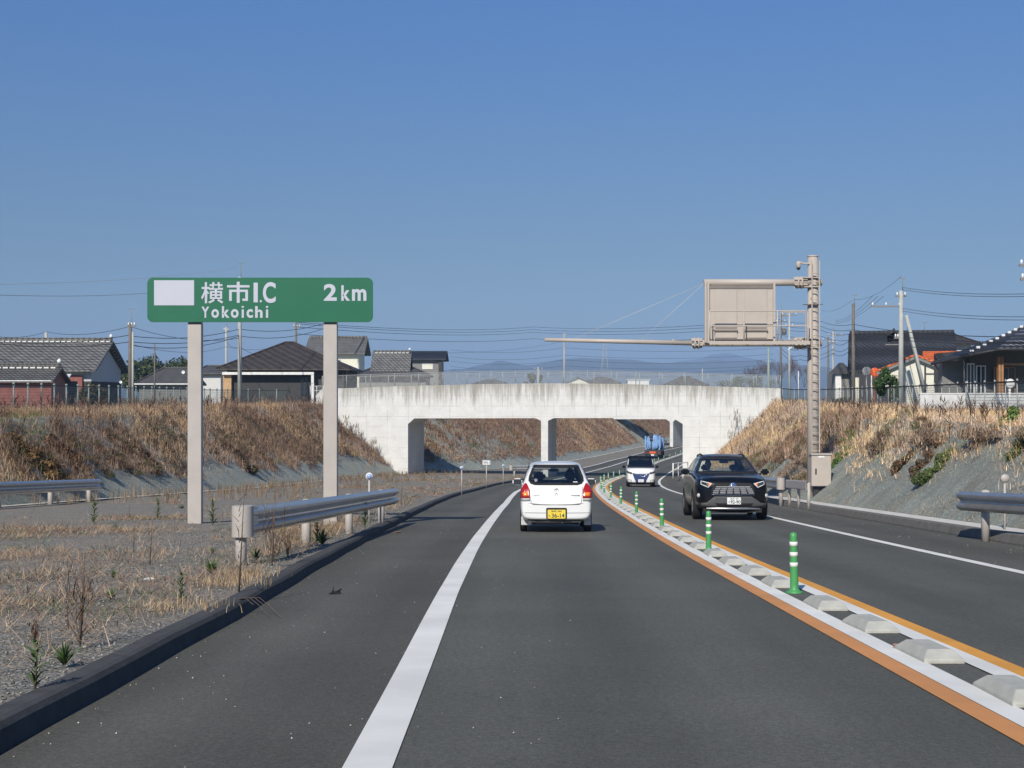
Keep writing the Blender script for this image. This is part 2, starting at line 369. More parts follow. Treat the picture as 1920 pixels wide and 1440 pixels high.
def text_mesh(name, body, x0, x1, z0, z1, y, mat, parent, bold=.0, depth=.002, bottom_descends=False):
    c = bpy.data.curves.new(name, 'FONT'); c.body = body; c.offset = bold; c.extrude = .0
    t = bpy.data.objects.new(name, c); COL.objects.link(t); bpy.context.view_layer.update()
    me = bpy.data.meshes.new_from_object(t.evaluated_get(bpy.context.evaluated_depsgraph_get()))
    bpy.data.objects.remove(t); bpy.data.curves.remove(c)
    co = np.array([v.co[:] for v in me.vertices]); mn = co.min(0); mx = co.max(0)
    for v in me.vertices:
        v.co = ((v.co.x - mn[0]) / (mx[0] - mn[0]) * (x1 - x0) + x0, y, (v.co.y - mn[1]) / (mx[1] - mn[1]) * (z1 - z0) + z0)
    me.materials.clear(); me.materials.append(mat); o = bpy.data.objects.new(name, me); COL.objects.link(o); o.parent = parent
    return o

# ------------------------------------------------------------------ road alignment
def smooth_table(xs, ys, sig):
    q = np.arange(-80, 520, 1.0); xs = np.array(xs, float); ys = np.array(ys, float)
    y = np.interp(q, xs, ys); lo = q < xs[0]; y[lo] = ys[0] + (q[lo] - xs[0]) * (ys[1] - ys[0]) / (xs[1] - xs[0])
    hi = q > xs[-1]; y[hi] = ys[-1] + (q[hi] - xs[-1]) * (ys[-1] - ys[-2]) / (xs[-1] - xs[-2])
    k = np.arange(-30, 31); w = np.exp(-k * k / (2 * sig * sig)); w /= w.sum()
    yp = np.concatenate([2 * y[0] - y[30:0:-1], y, 2 * y[-1] - y[-2:-32:-1]]); return q, np.convolve(yp, w, 'valid')
qC, vC = smooth_table([-20, 0, 14.8, 21.8, 30, 38.4, 47, 56, 66, 75, 86, 105, 120, 140, 191, 243, 258, 300, 350, 420],
                      [2.7, 2.85, 3.0, 3.04, 3.22, 3.42, 3.65, 3.95, 4.37, 4.78, 5.42, 7.3, 9.2, 12.0, 20.2, 31.4, 35.3, 47, 65, 95], 5)
qZ, vZ = smooth_table([-20, 0, 75, 83, 100, 115, 130, 145, 170, 200, 250, 300, 420], [.98, 0, -3.69, -4.0, -4.75, -5.37, -5.94, -6.39, -7.04, -7.6, -7.99, -8.1, -8.0], 6)
def Cx(t): return np.interp(t, qC, vC)
def Cz(t): return np.interp(t, qZ, vZ)
def tabl(xs, ys): return lambda t: np.interp(t, xs, ys)
oL = tabl([0, 6, 14.8, 50, 70, 300], [3.49, 3.55, 3.67, 3.95, 4.35, 4.4])           # centre -> left edge line
oR = tabl([0, 40, 65, 300], [3.46, 3.46, 3.75, 3.9])           # centre -> right edge line
kL = tabl([0, 6, 13, 30, 50, 62, 100, 120, 300], [5.3, 5.3, 5.42, 5.85, 6.35, 6.6, 6.4, 6.2, 6.2])
kR = tabl([0, 23, 40, 100, 120, 150, 300], [5.5, 5.5, 5.5, 5.45, 5.2, 5.5, 5.5])
tL = tabl([0, 40, 68, 100, 120, 128, 152, 190, 300], [17.4, 17.7, 17.5, 18.5, 18.9, 18.0, 12.2, 11.0, 10.5])
tR = tabl([0, 40, 100, 120, 300], [6.3, 6.3, 6.6, 7.2, 7.0])
LAND = .56
def P(t, off, dz=0.0):
    t = np.asarray(t, float); h = (Cx(t + 1) - Cx(t - 1)) / 2; c = 1 / np.sqrt(1 + h * h)
    return np.stack([Cx(t) + off * c, t - off * h * c, Cz(t) + dz + 0 * t], -1)
def Pt(t, off, dz=0.0): return Vector(P(np.array(float(t)), off, dz).tolist())
def heading(t): return math.atan(float(Cx(t + 1) - Cx(t - 1)) / 2)
TS = np.concatenate([np.arange(-40, 60, 1.0), np.arange(60, 160, 2.0), np.arange(160, 431, 4.0)])
def strip(name, mat, o0, o1, dz, n=2, t0=-40, t1=430, parent=None):
    ts = TS[(TS >= t0) & (TS <= t1)]
    a = o0(ts) if callable(o0) else np.full(len(ts), o0); b = o1(ts) if callable(o1) else np.full(len(ts), o1)
    rows = []; uv = []
    for k in range(n):
        off = a + (b - a) * k / (n - 1); rows.append(P(ts, off, dz)); uv.append(np.stack([off, ts], -1))
    return grid_mesh(name, np.stack(rows, 1), mat, np.stack(uv, 1), parent=parent)
road = tag(strip('road', M_lane, lambda t: -kL(t), kR, 0, 8), kind='structure')
for nm, a, b in (('road_shoulder', lambda t: -kL(t), lambda t: -oL(t) - .1), ('road_shoulder', lambda t: oR(t) + .08, kR)):
    tag(strip(nm, M_shld, a, b, .003, 3), kind='structure')
tag(strip('edge_line', M_white, lambda t: -oL(t) - .12 + .002 * np.sin(t * .9), lambda t: -oL(t) + .105 + .002 * np.sin(t * .7 + 1), .007), kind='structure')
tag(strip('edge_line', M_white, lambda t: oR(t) - .09, lambda t: oR(t) + .09, .007), kind='structure')
tag(strip('median_line', M_brown, -.44, -.28, .006, t1=116), kind='structure')
tag(strip('median_line', M_white, -.28, -.10, .009), kind='structure')
tag(strip('median_line', M_white, .17, .33, .009), kind='structure')
tag(strip('median_line', M_orange, .33, .48, .006, t1=116), kind='structure')
def sweep(name, mat, prof, t0, t1, step=1.0, off=0.0, parent=None, zfun=None):
    ts = np.arange(t0, t1 + .01, step); rows = []
    for (o, z) in prof: rows.append(P(ts, (off(ts) if callable(off) else off) + o, z))
    return grid_mesh(name, np.stack(rows, 1), mat, smooth=False, parent=parent)
def jit(t): return 0.012 * np.sin(t * 1.7) + .01 * np.sin(t * .63)
k1 = sweep('kerb', M_kerbd, [(0.012, -.05), (0, .0), (-.025, .10), (-.05, .128), (-.085, .138), (-.20, .135), (-.235, .115), (-.24, -.05)], -30, 150, 1.0, lambda t: -kL(t) + jit(t))
tag(k1, kind='structure')
k1b = sweep('kerb', M_strip, [(0, -.05), (-.0, .12), (-.25, .13), (-.3, -.05)], 150, 400, 2.0, lambda t: -kL(t)); tag(k1b, kind='structure')
k2 = sweep('kerb', M_rkerb, [(0, -.05), (.0, .03), (.05, .17), (.07, .185), (.22, .19)], -30, 400, 1.0, lambda t: kR(t) + 0 * t); tag(k2, kind='structure')
tag(strip('drain_strip', M_strip, lambda t: kR(t) + .2, lambda t: tR(t) + .15, .194), kind='structure')
tag(strip('drain_strip', M_strip, lambda t: -tL(t) - .1, lambda t: -tL(t) + .32, .215), kind='structure')
# verge
def verge():
    ts = TS; rows = []; uv = []
    for k in range(24):
        f = k / 23; off = -(kL(ts) + .21) * (1 - f) - (tL(ts) - .1) * f
        rows.append(P(ts, off, .105 + .085 * f + (vnoise(ts * .8, off * .8, 3) - .5) * .05 * min(1, 4 * f) )); uv.append(np.stack([off, ts], -1))
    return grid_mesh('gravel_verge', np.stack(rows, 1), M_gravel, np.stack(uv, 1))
tag(verge(), kind='structure')
def bank_z(t, u, side):          # u metres out from the toe -> world z
    z0 = Cz(t) + .2; h = LAND - z0; s = 1.15 if side < 0 else 1.1
    f = np.clip(u / (s * h), 0, 1); edge = np.minimum(f, 1) ; edge = np.where(f > .9, .9 + (1 - .9) * (1 - (1 - (f - .9) / .1) ** 2) , f)
    z = z0 + h * np.clip(edge, 0, 1)
    amp = np.clip(u / 1.0, 0, 1)
    off = u * side
    return z + amp * ((fbm(t * .35 + off * .2, off * .5, 9 + side) - .5) * .5)
def bank(side):
    us = np.concatenate([np.arange(0, 12, .5), np.arange(12, 31, 2.0)]); ts = TS; rows = []; uv = []
    tt = tL if side < 0 else tR
    for u in us:
        off = side * (tt(ts) + u); p = P(ts, off); p[:, 2] = bank_z(ts, u, side); rows.append(p); uv.append(np.stack([ts, off], -1))
    return grid_mesh('left_bank' if side < 0 else 'right_bank', np.stack(rows, 1), M_slope, np.stack(uv, 1))
for s in (-1, 1): tag(bank(s), kind='structure')
def ground():
    ts = np.concatenate([[-3000, -200], TS, [445, 460, 700, 1500, 4000, 9000]]); rows = []
    for (o, ext) in [(-48, -6000), (-48, -800), (-48, -100), (-48, 0), (-36, 0), (-20, 0), (-12, 0), (0, 0), (5, 0), (9, 0), (20, 0), (36, 0), (48, 0), (48, 100), (48, 800), (48, 6000)]:
        tc = np.clip(ts, -80, 460); p = P(tc, o); p[:, 1] += ts - tc; p[:, 0] += ext
        inside = -21 < o < 10
        z = np.where((ts > -45) & (ts < 440), np.minimum(Cz(tc), .5) - .6, LAND - .06) if inside else np.full(len(ts), LAND - .06)
        if o in (-36, 36, -20, 20) : z = np.where((ts > -45) & (ts < 440), np.minimum(z, LAND - .3), z)
        if o in (-20, 20): z = np.where((ts > -45) & (ts < 440), np.minimum(Cz(tc) - .6, z), z)
        p[:, 2] = z; rows.append(p)
    return grid_mesh('ground', np.stack(rows, 1), M_plain, smooth=False)
tag(ground(), kind='structure')
#PART2
# ------------------------------------------------------------------ bridges over the cutting
def rp(px, py, d): v = W(px, py, d); return (v.x, v.z)
def bridge(Y, depth, shear, outline, top, label, soff_back=None):
    """outline: the front face's lower boundary from left to right; top: list of (x, z) along the coping from left to right"""
    root = empty('road_bridge', ((top[0][0] + top[-1][0]) / 2, Y, top[0][1] - 7), label, 'bridge')
    inv = Matrix.Translation(root.location).inverted()
    def put(mb, nm, mat, bevel=0):
        o = mb.build(nm, mat, root, bevel); o.matrix_parent_inverse = inv; return o
    deck = [(x, z - 1.0) for (x, z) in top]
    m = MB().prism(outline + list(reversed(deck)), Y, Y + depth, shear); put(m, 'frame', M_bridge)
    for (ya, yb, sh, nm) in ((Y - .003, Y + .25, 0, 'parapet'), (Y + depth - .25, Y + depth + .003, shear, 'parapet')):
        m = MB().prism([(x + sh, z - 1.0) for (x, z) in top] + [(x + sh, z) for (x, z) in reversed(top)], ya, yb, 0); put(m, nm, M_bridge)
    return root
b1Y = 120.0; s_ = F / b1Y
def bx(px): return (px - 960) / s_
def bz(py): return EYE + (745 - py) / s_
gl = float(Cz(120)) - .8
top1 = [(bx(592), bz(741)), (bx(604), bz(729)), (bx(760), bz(723.5)), (bx(900), bz(720)), (bx(1020), bz(718.5)), (bx(1150), bz(719.5)), (bx(1300), bz(723)), (bx(1464), bz(728))]
out1 = [(bx(592), gl), (bx(765), gl), (bx(765), bz(795)), (bx(777), bz(784.5)), (bx(1004), bz(784)), (bx(1014.5), bz(789)), (bx(1014.5), gl), (bx(1027.5), gl), (bx(1027.5), bz(789)),
        (bx(1038), bz(784)), (bx(1262), bz(783.5)), (bx(1280), bz(795)), (bx(1280), gl), (bx(1464), gl)]
out1[0] = (bx(592), bz(772)); out1.insert(1, (bx(600), gl)); out1[-1] = (bx(1456), gl); out1.append((bx(1464), bz(760)))
bridge(b1Y, 7.0, .95, out1, top1, 'pale concrete two-span bridge, the nearer one, with dirt streaks below its fenced parapet')
# second bridge further round the curve
b2Y = 262.0; s2 = F / b2Y
def cx(px): return (px - 960) / s2
def cz(py): return EYE + (745 - py) / s2
g2 = float(Cz(262)) - .6
top2 = [(cx(1085), cz(762)), (cx(1170), cz(761)), (cx(1390), cz(761)), (cx(1440), cz(763))]
out2 = [(cx(1085), cz(800)), (cx(1115), g2), (cx(1134), g2), (cx(1134), cz(791)), (cx(1139), cz(786)), (cx(1249), cz(786)), (cx(1256), cz(791)), (cx(1256), g2), (cx(1262), g2), (cx(1262), cz(791)), (cx(1268), cz(785)),
        (cx(1375), cz(785)), (cx(1382), cz(791)), (cx(1382), g2), (cx(1400), g2), (cx(1440), cz(800))]
bridge(b2Y, 7.5, 3.1, out2, top2, 'distant concrete bridge seen through the opening of the nearer bridge')

# wire fences
def mesh_mat(name, col, px_, pz_, w, diag=False):
    m, n, b = nt(name); v = coords(n); sp = n.nodes.new("ShaderNodeSeparateXYZ"); n.links.new(v, sp.inputs[0])
    def comb(ax, az, per):
        a = n.nodes.new("ShaderNodeMath"); a.operation = 'MULTIPLY'; a.inputs[1].default_value = ax / per; n.links.new(H.outputs[0], a.inputs[0])
        c = n.nodes.new("ShaderNodeMath"); c.operation = 'MULTIPLY_ADD'; c.inputs[1].default_value = az / per; n.links.new(sp.outputs[2], c.inputs[0]); n.links.new(a.outputs[0], c.inputs[2])
        f = n.nodes.new("ShaderNodeMath"); f.operation = 'FRACT'; n.links.new(c.outputs[0], f.inputs[0])
        l = n.nodes.new("ShaderNodeMath"); l.operation = 'LESS_THAN'; l.inputs[1].default_value = w / per; n.links.new(f.outputs[0], l.inputs[0]); return l.outputs[0]
    H = n.nodes.new("ShaderNodeMath"); H.operation = 'ADD'; n.links.new(sp.outputs[0], H.inputs[0]); n.links.new(sp.outputs[1], H.inputs[1])
    A = comb(1, 1, px_) if diag else comb(1, 0, px_); B = comb(1, -1, px_) if diag else comb(0, 1, pz_)
    mx = n.nodes.new("ShaderNodeMath"); mx.operation = 'MAXIMUM'; n.links.new(A, mx.inputs[0]); n.links.new(B, mx.inputs[1])
    n.links.new(mx.outputs[0], b.inputs['Alpha']); b.inputs['Base Color'].default_value = (*col, 1); b.inputs['Roughness'].default_value = .6; return m
M_chain = mesh_mat('chain_link', (.38, .40, .39), .07, .07, .0065, True)
M_grid = mesh_mat('grid_wire', (.13, .16, .155), .06, .13, .016)
M_grid2 = mesh_mat('fine_grid_wire', (.15, .20, .18), .05, .15, .013)
def fence(name, pts, h, post_gap, label, meshmat, postmat, railmat, rails=(1.0,), pr=.03, cap=None, group=None, meshlow=.05, rr=.02):
    pts = [Vector(p) for p in pts]; root = empty(name, pts[0], label, 'fence', group); inv = Matrix.Translation(root.location).inverted()
    cum = [0]
    for a, b in zip(pts, pts[1:]): cum.append(cum[-1] + (b - a).length)
    def at(s):
        for k in range(len(pts) - 1):
            if s <= cum[k + 1] or k == len(pts) - 2: return pts[k].lerp(pts[k + 1], (s - cum[k]) / (cum[k + 1] - cum[k]))
    n = max(1, round(cum[-1] / post_gap)); base = None
    for k in range(n + 1):
        p = at(cum[-1] * k / n)
        m = MB().tube((0, 0, 0), (0, 0, h + .02), pr, n=8)
        if base is None:
            if cap: m.lathe([(0, h + .02), (pr * 1.7, h + .03), (pr * 1.5, h + .1), (0, h + .13)], n=8)
            base = m.build('post', postmat, root)
            base.location = p - root.location
        else:
            c = base.copy(); COL.objects.link(c); c.parent = root; c.location = p - root.location
    for r in rails:
        m = MB(); q = [at(cum[-1] * k / (n * 1)) + Vector((0, 0, h * r)) - root.location for k in range(n + 1)]; m.path(q, rr, 6); m.build('rail', railmat, root)
    m = MB()
    for k in range(n):
        a = at(cum[-1] * k / n) - root.location; b = at(cum[-1] * (k + 1) / n) - root.location
        m.add([a + Vector((0, 0, meshlow)), b + Vector((0, 0, meshlow)), b + Vector((0, 0, h * .98)), a + Vector((0, 0, h * .98))], [(0, 1, 2, 3)])
    m.build('mesh_panel', meshmat, root, recalc=False); return root
M_fpost = simple('fence_post_sage', (.25, .31, .29), .6); M_fposta = simple('fence_post_grey', (.33, .35, .35), .5)
tf = [Vector((x, b1Y + .12, z)) for (x, z) in top1[1:]]
fence('chain_link_fence', tf, 1.1, 2.1, 'chain link fence on the front parapet of the nearer bridge', M_chain, M_fposta, M_fposta, (1.0,), .03)
tf2 = [Vector((x + .95, b1Y + 6.9, z)) for (x, z) in top1[1:]]
fence('chain_link_fence', tf2, 1.1, 2.1, 'chain link fence along the far side of the nearer bridge deck', M_chain, M_fposta, M_fposta, (1.0,), .03)
Lf = [Vector((-24.5, y, LAND)) for y in (44, 60, 80, 100, 114)] + [Vector((-22.5, 122, LAND)), Vector((-18.5, 127, LAND))]
fence('roadside_fence', Lf, 1.42, 2.0, 'wire fence with pale sage posts along the top of the left weedy bank', M_grid2, M_fpost, M_black, (1.0,), .045, cap=True)
Rf = [Vector((20.5, 48, LAND)), Vector((21, 57, LAND)), Vector((23, 75, LAND)), Vector((24.8, 95, LAND)), Vector((26, 112, LAND)), Vector((24.3, 119, LAND)), Vector((23.6, 121, LAND + .1))]
fence('roadside_fence', Rf, 1.46, 2.0, 'grey wire fence with a dark top rail along the top of the right bank', M_grid, M_fposta, M_black, (1.0,), .028, cap=True, rr=.04)
r = fence('step_fence', [W(582, 741, 122), W(606, 741, 120.5)], .8, 1.1, 'short pale railing beside the left end of the nearer bridge', M_chain, M_trimw, M_trimw, (1.0, .5), .03)

# ------------------------------------------------------------------ green direction sign
sd = 29.2; ss = F / sd
def gx(px): return (px - 960) / ss
def gz(py): return EYE + (745 - py) / ss
sg = empty('direction_sign', (gx(486), sd, float(Cz(sd)) + .12), 'green road sign reading 横市I.C Yokoichi 2km, on two beige posts', 'road sign')
inv = Matrix.Translation(sg.location).inverted()
def spart(mb, nm, mat, par=sg, bevel=0):
    o = mb.build(nm, mat, par, bevel)
    if par is sg: o.matrix_parent_inverse = inv
    return o
for (a, b) in ((350.3, 376), (605.5, 631)):
    m = MB().box(gx(a), gx(b), sd + .06, sd + .26, float(Cz(sd)) - .2, gz(606.5)); spart(m, 'post', M_post, bevel=.01)
    m = MB().box(gx(a) + .01, gx(b) - .01, sd + .07, sd + .25, gz(606.5), gz(560)); spart(m, 'bracket', M_beiged)
def rrect(x0, x1, z0, z1, r, n=6):
    out = []
    for (cx_, cz_, a0) in ((x1 - r, z1 - r, 0), (x0 + r, z1 - r, 90), (x0 + r, z0 + r, 180), (x1 - r, z0 + r, 270)):
        for k in range(n + 1):
            t = R(a0 + 90 * k / n); out.append((cx_ + r * math.cos(t), cz_ + r * math.sin(t)))
    return out
m = MB().prism(rrect(gx(276), gx(699), gz(604), gz(520.5), .12), sd, sd + .05)
pan = spart(m, 'panel', M_green)
def glyph(mb, nm, mat=M_signw): o = mb.build(nm, mat, pan); return o
glyph(MB().prism([(gx(289), gz(572.5)), (gx(364), gz(572.5)), (gx(364), gz(525.5)), (gx(289), gz(525.5))], sd - .006, sd - .001), 'blank_patch')
for (tx, a, b, t, u, bo) in (('横', 377, 419, 569, 529, .012), ('I', 475.5, 483.5, 567, 530, .0), ('.', 487, 491, 567, 562.5, .0), ('C', 493, 517, 568, 529, .028),
                       ('Y', 377.9, 392.3, 595.8, 575, .03), ('o', 396.5, 410.5, 596, 579.6, .03), ('k', 416.2, 430.6, 595.8, 574, .03), ('o', 433, 447.4, 596, 579.6, .03), ('i', 452.9, 457.7, 595.8, 573.6, .0), ('c', 462.4, 474.4, 596, 579.6, .03), ('h', 478.5, 492.4, 595.8, 574, .03), ('i', 498.4, 503.2, 595.8, 573.6, .0), ('2', 607, 631.5, 564, 532.5, .03), ('k', 640, 656.5, 564, 535, .03), ('m', 660, 687, 564, 542, .03)):
    o = text_mesh('lettering', tx, gx(a), gx(b), gz(t), gz(u), sd - .004, M_signw, pan, bo)
    if tx == 'I': pass

m = MB()
def zr(a, b, t, u): m.box(gx(260 + a / 4.174), gx(260 + b / 4.174), sd - .0045, sd - .001, gz(500 + u / 4.174), gz(500 + t / 4.174))
for q in ((768, 791, 118, 145), (692, 868, 145, 163), (768, 791, 163, 283), (708, 768, 180, 198), (791, 856, 180, 198), (708, 729, 198, 268), (835, 856, 198, 268), (812, 835, 250, 268)): zr(*q)
glyph(m, 'lettering')

# ------------------------------------------------------------------ guardrails
PROF = [(0, 0), (.018, .012), (.075, .04), (.085, .06), (.085, .095), (.06, .115), (.012, .15), (.005, .175), (.012, .20), (.06, .235), (.085, .255), (.085, .29), (.075, .31), (.018, .338), (0, .35)]
def guardrail(pts, side, label, hbeam=.37, post_t=None, prad=.07, endcap=None, prof=PROF, group='roadside guardrails', beam_mat=None, posts_h=.70, postmat=None):
    """pts: world ground points; side=+1 when the beam faces +X of the path's left-hand normal"""
    pts = [Vector(p) for p in pts]; root = empty('guardrail', pts[0], label, 'guardrail', group); o0 = root.location.copy()
    cum = [0]
    for a, b in zip(pts, pts[1:]): cum.append(cum[-1] + (b - a).length)
    def at(s):
        s = max(0, min(cum[-1], s))
        for k in range(len(pts) - 1):
            if s <= cum[k + 1] or k == len(pts) - 2:
                d = (pts[k + 1] - pts[k]).normalized(); return pts[k].lerp(pts[k + 1], (s - cum[k]) / (cum[k + 1] - cum[k])), Vector((d.y, -d.x, 0)).normalized() * side
    N = max(2, int(cum[-1] / .5)); rows = []
    for k in range(N + 1):
        p, nn = at(cum[-1] * k / N); rows.append([(p - o0 + nn * (a + prad) + Vector((0, 0, hbeam + z)))[:] for (a, z) in prof])
    b = grid_mesh('beam', rows, beam_mat or M_zinc, smooth=False, parent=root)
    sol = b.modifiers.new('s', 'SOLIDIFY'); sol.thickness = .008; sol.offset = 0
    base = None
    for s in post_t:
        p, nn = at(s)
        if base is None:
            base = MB().tube((0, 0, -.25), (0, 0, posts_h), prad, n=16).lathe([(prad, posts_h), (prad * .7, posts_h + .02), (0, posts_h + .028)]).build('post', postmat or M_post, root); base.location = p - o0
        else: c = base.copy(); COL.objects.link(c); c.parent = root; c.location = p - o0
    if endcap is not None:
        for s in endcap:
            p, nn = at(s); q = p - o0 + nn * .02; m = MB()
            m.lathe([(.135, hbeam - .02), (.135, hbeam + .365)], q, 28).lathe([(.135, hbeam + .365), (0, hbeam + .372)], q, 28).lathe([(0, hbeam - .02), (.135, hbeam - .02)], q, 28); m.build('end_cap', M_post, root)
            d = (at(s + .7)[0] - p) if s < cum[-1] / 2 else (at(s - .7)[0] - p); d = d.normalized()
            m = MB(); nn2 = nn
            m.add([q + nn2 * .13 + Vector((0, 0, hbeam)), q + nn2 * .13 + Vector((0, 0, hbeam + .35)), q + d * .42 + nn2 * (prad + .03) + Vector((0, 0, hbeam + .34)), q + d * .42 + nn2 * (prad + .03) + Vector((0, 0, hbeam + .01))], [(0, 1, 2, 3)]); m.build('transition_plate', M_zinc, root)
    return root
def g(x, y, h=.12): return Vector((x, y, float(Cz(y)) + h))
guardrail([g(-3.40, 17.4), g(-3.22, 20.5), g(-3.02, 24.5), g(-2.86, 28.5), g(-2.74, 31.6)], 1, 'short shiny guardrail with a round beige end cap beside the left kerb', post_t=[0.0, 4.0, 8.0, 12.4], endcap=[0.0])
guardrail([g(-14.1, 26, .2), g(-13.75, 38, .2), g(-13.65, 45.6, .2)], 1, 'guardrail at the foot of the left bank, far side of the gravel', post_t=[3.5, 7.2, 11.2, 15.2, 18.8], prad=.075)
guardrail([g(9.55, 13, .2), g(9.0, 19, .2), g(8.78, 23.0, .2), g(8.55, 24.6, .2), g(8.42, 25.8, .2)], -1, 'nearest guardrail on the right-hand kerb, curved end towards the bank', hbeam=.33, post_t=[2.0, 6.0, 10.3, 12.0], prad=.075)
guardrail([g(9.05, 46.6, .2), g(9.25, 52, .2), g(9.7, 62, .2), g(10.4, 74, .2), g(11.2, 84, .2)], -1, 'guardrail running behind the black car, its round cap near the gantry', hbeam=.38, post_t=[.1, 4, 8, 12, 16, 20, 24, 28, 32, 36], prad=.07, endcap=[0.0])
boxp = [(0, .0), (.06, .0), (.06, .13), (0, .13), (0, .0)]
guardrail([g(9.15, 45.8, .2), g(9.1, 44, .2), g(9.05, 42.2, .2)], 1, 'low beige box rail guarding the foot of the gantry pole', hbeam=.42, post_t=[.1, 1.8, 3.5], prad=.05, prof=[(0, 0), (.05, 0), (.06, .02), (.06, .25), (.05, .27), (0, .27)], beam_mat=M_post, posts_h=.62)
# two far pieces before the bridge
guardrail([g(W(958, 0, 112).x, 112, .25), g(W(958, 0, 112).x + 3.2, 113.5, .25)], 1, 'stub of dark guardrail with a pale end box beyond the white hatchback', post_t=[0.3, 2.8], hbeam=.5, beam_mat=M_zinc2, endcap=[0.0])
def pipe_rail(pts, label):
    root = empty('pipe_railing', pts[0], label, 'railing'); o0 = Vector(pts[0]); M0 = M_trimw
    for p in pts:
        MB().tube(Vector(p) - o0, Vector(p) - o0 + Vector((0, 0, 1.15)), .05, n=8).build('post', M0, root)
    for h in (1.1, .6): MB().path([Vector(p) - o0 + Vector((0, 0, h)) for p in pts], .045, 6).build('rail', M0, root)
pipe_rail([g(W(1262, 0, 102).x, 102, .2), g(W(1272, 0, 111).x, 111, .2), g(W(1288, 0, 119).x, 118.5, .2)], 'white pipe railing by the right foot of the nearer bridge')

# ------------------------------------------------------------------ round reflector posts and the distance plate
def delineator(t, off, h, r, label, face=-1, col=None, zo=.13):
    p = Pt(t, off, zo); root = empty('reflector_post', p, label, 'reflector', 'round reflector posts', 0)
    MB().tube((0, 0, -.1), (0, 0, h - r), .022, n=8).build('stem', M_post, root)
    m = MB().lathe([(0, -.03), (r, -.03), (r, .03), (r * .8, .035), (0, .035)], (0, 0, h), 20, 'Y'); m.build('housing', M_pw if col else M_post, root)
    if col: MB().lathe([(0, -.046), (r * .72, -.044), (r * .74, -.03)], (0, 0, h), 20, 'Y').build('lens', col, root)
def off_at(px, d): return float(((px - 960) / F * d) - Cx(d))
delineator(29.0, off_at(691, 29.0), 1.0, .075, 'round blue reflector on a stem behind the short left guardrail', col=M_blueref)
delineator(60.0, off_at(865, 60.0), 1.12, .075, 'blue reflector post nearest to the distance plate on the left verge', col=M_blueref)
delineator(84.0, off_at(943, 84.0), 1.12, .075, 'farthest small reflector post, left of the white hatchback mirror', col=M_blueref)
delineator(25.5, off_at(1880, 25.5), .93, .078, 'plain round reflector disc above the right-hand guardrail', zo=.2)
kp = Pt(79, off_at(911.5, 79), .13); kr = empty('distance_plate', kp, 'small white plate reading 292.1 on a thin post', 'plate')
MB().tube((0, 0, -.1), (0, 0, 1.25), .03, n=8).build('post', M_post, kr)
pl = MB().box(-.22, .22, -.05, -.035, 1.22, 1.46).build('plate', M_plate, kr)
text_mesh('lettering', '292.1', -.18, .18, 1.28, 1.40, -.054, M_ink, pl, .02)

fb = empty('marker_board', (X0_ := (1271 - 960) / F * 290, 290, float(Cz(290)) + .15), 'tiny white and green board on a post beyond the distant bridge', 'road sign')
h1 = EYE + (745 - 804) / F * 290 - fb.location.z
MB().tube((0, 0, -.2), (0, 0, h1 - .5), .05, n=8).build('post', M_post, fb); pl2 = MB().box(-.48, .48, -.08, -.05, h1 - .55, h1).build('plate', M_plate, fb); MB().box(-.48, .48, -.08, -.05, h1 - 1.1, h1 - .552).build('lower_plate', simple('teal_plate', (.02, .30, .24), .5), fb)
text_mesh('lettering', '6', -.05, .25, h1 - .48, h1 - .06, -.086, M_ink, pl2, .03)

# ------------------------------------------------------------------ green lane posts and separator blocks
post_d = [14.8, 21.8, 30, 38.4, 47, 56, 66, 75, 85, 94, 103, 112, 121] + [129.5 + 8.5 * k for k in range(16)]
def ordn(k): return ['nearest', 'second', 'third', 'fourth', 'fifth', 'sixth', 'seventh', 'eighth', 'ninth', 'tenth', 'eleventh', 'twelfth', 'thirteenth', 'fourteenth', 'fifteenth', 'sixteenth', 'seventeenth', 'eighteenth', 'nineteenth', 'twentieth', 'twenty-first', 'twenty-second', 'twenty-third', 'twenty-fourth', 'twenty-fifth', 'twenty-sixth', 'twenty-seventh', 'twenty-eighth', 'twenty-ninth', 'thirtieth'][k]
proto = empty('lane_post', (0, 0, 0), 'x', 'bollard', 'green lane separator posts')
MB().lathe([(0, 0), (.095, 0), (.095, .01), (.06, .028), (.046, .05), (.044, .10), (.040, .60), (.036, .635), (.0, .65)], n=20).build('tube', M_pg, proto)
for z in (.305, .415, .525): MB().lathe([(.041, z - .022), (.0438, z - .021), (.0435, z + .021), (.040, z + .022)], n=20).build('reflective_band', M_pw, proto)
for k, d in enumerate(post_d):
    o = proto if k == 0 else copy_tree(proto); o.location = Pt(d, .02, .002); o.rotation_euler[2] = random.uniform(0, 6)
    o.rotation_euler[0] = random.uniform(-.025, .025); o.rotation_euler[1] = random.uniform(-.02, .02) - (.0 if k else 0)
    o['label'] = ('green lane post nearest to the camera, with three white bands' if k == 0 else 'green lane post, %s from the camera along the centre line' % ordn(k))
def block():
    m = MB(); b = [(-.14, -.38), (.14, -.38), (.14, .38), (-.14, .38)]; t = [(-.085, -.27), (.085, -.27), (.085, .27), (-.085, .27)]
    vs = [(x, y, 0) for x, y in b] + [(x, y, .025) for x, y in b] + [(x, y, .085) for x, y in t]
    m.add(vs, [(0, 1, 5, 4), (1, 2, 6, 5), (2, 3, 7, 6), (3, 0, 4, 7), (4, 5, 9, 8), (5, 6, 10, 9), (6, 7, 11, 10), (7, 4, 8, 11), (8, 9, 10, 11)])
    return m.build('separator_block', M_block, bevel=.008)
bp = block(); tag(bp, 'x', 'kerb block', 'concrete blocks along the centre line')
bd = [8.15, 9.88, 11.6, 13.33]
blab = ['pale concrete separator block nearest the camera, at the right edge', 'separator block with the crumpled pink litter beside it', 'second separator block this side of the nearest green post', 'separator block just this side of the nearest green post']
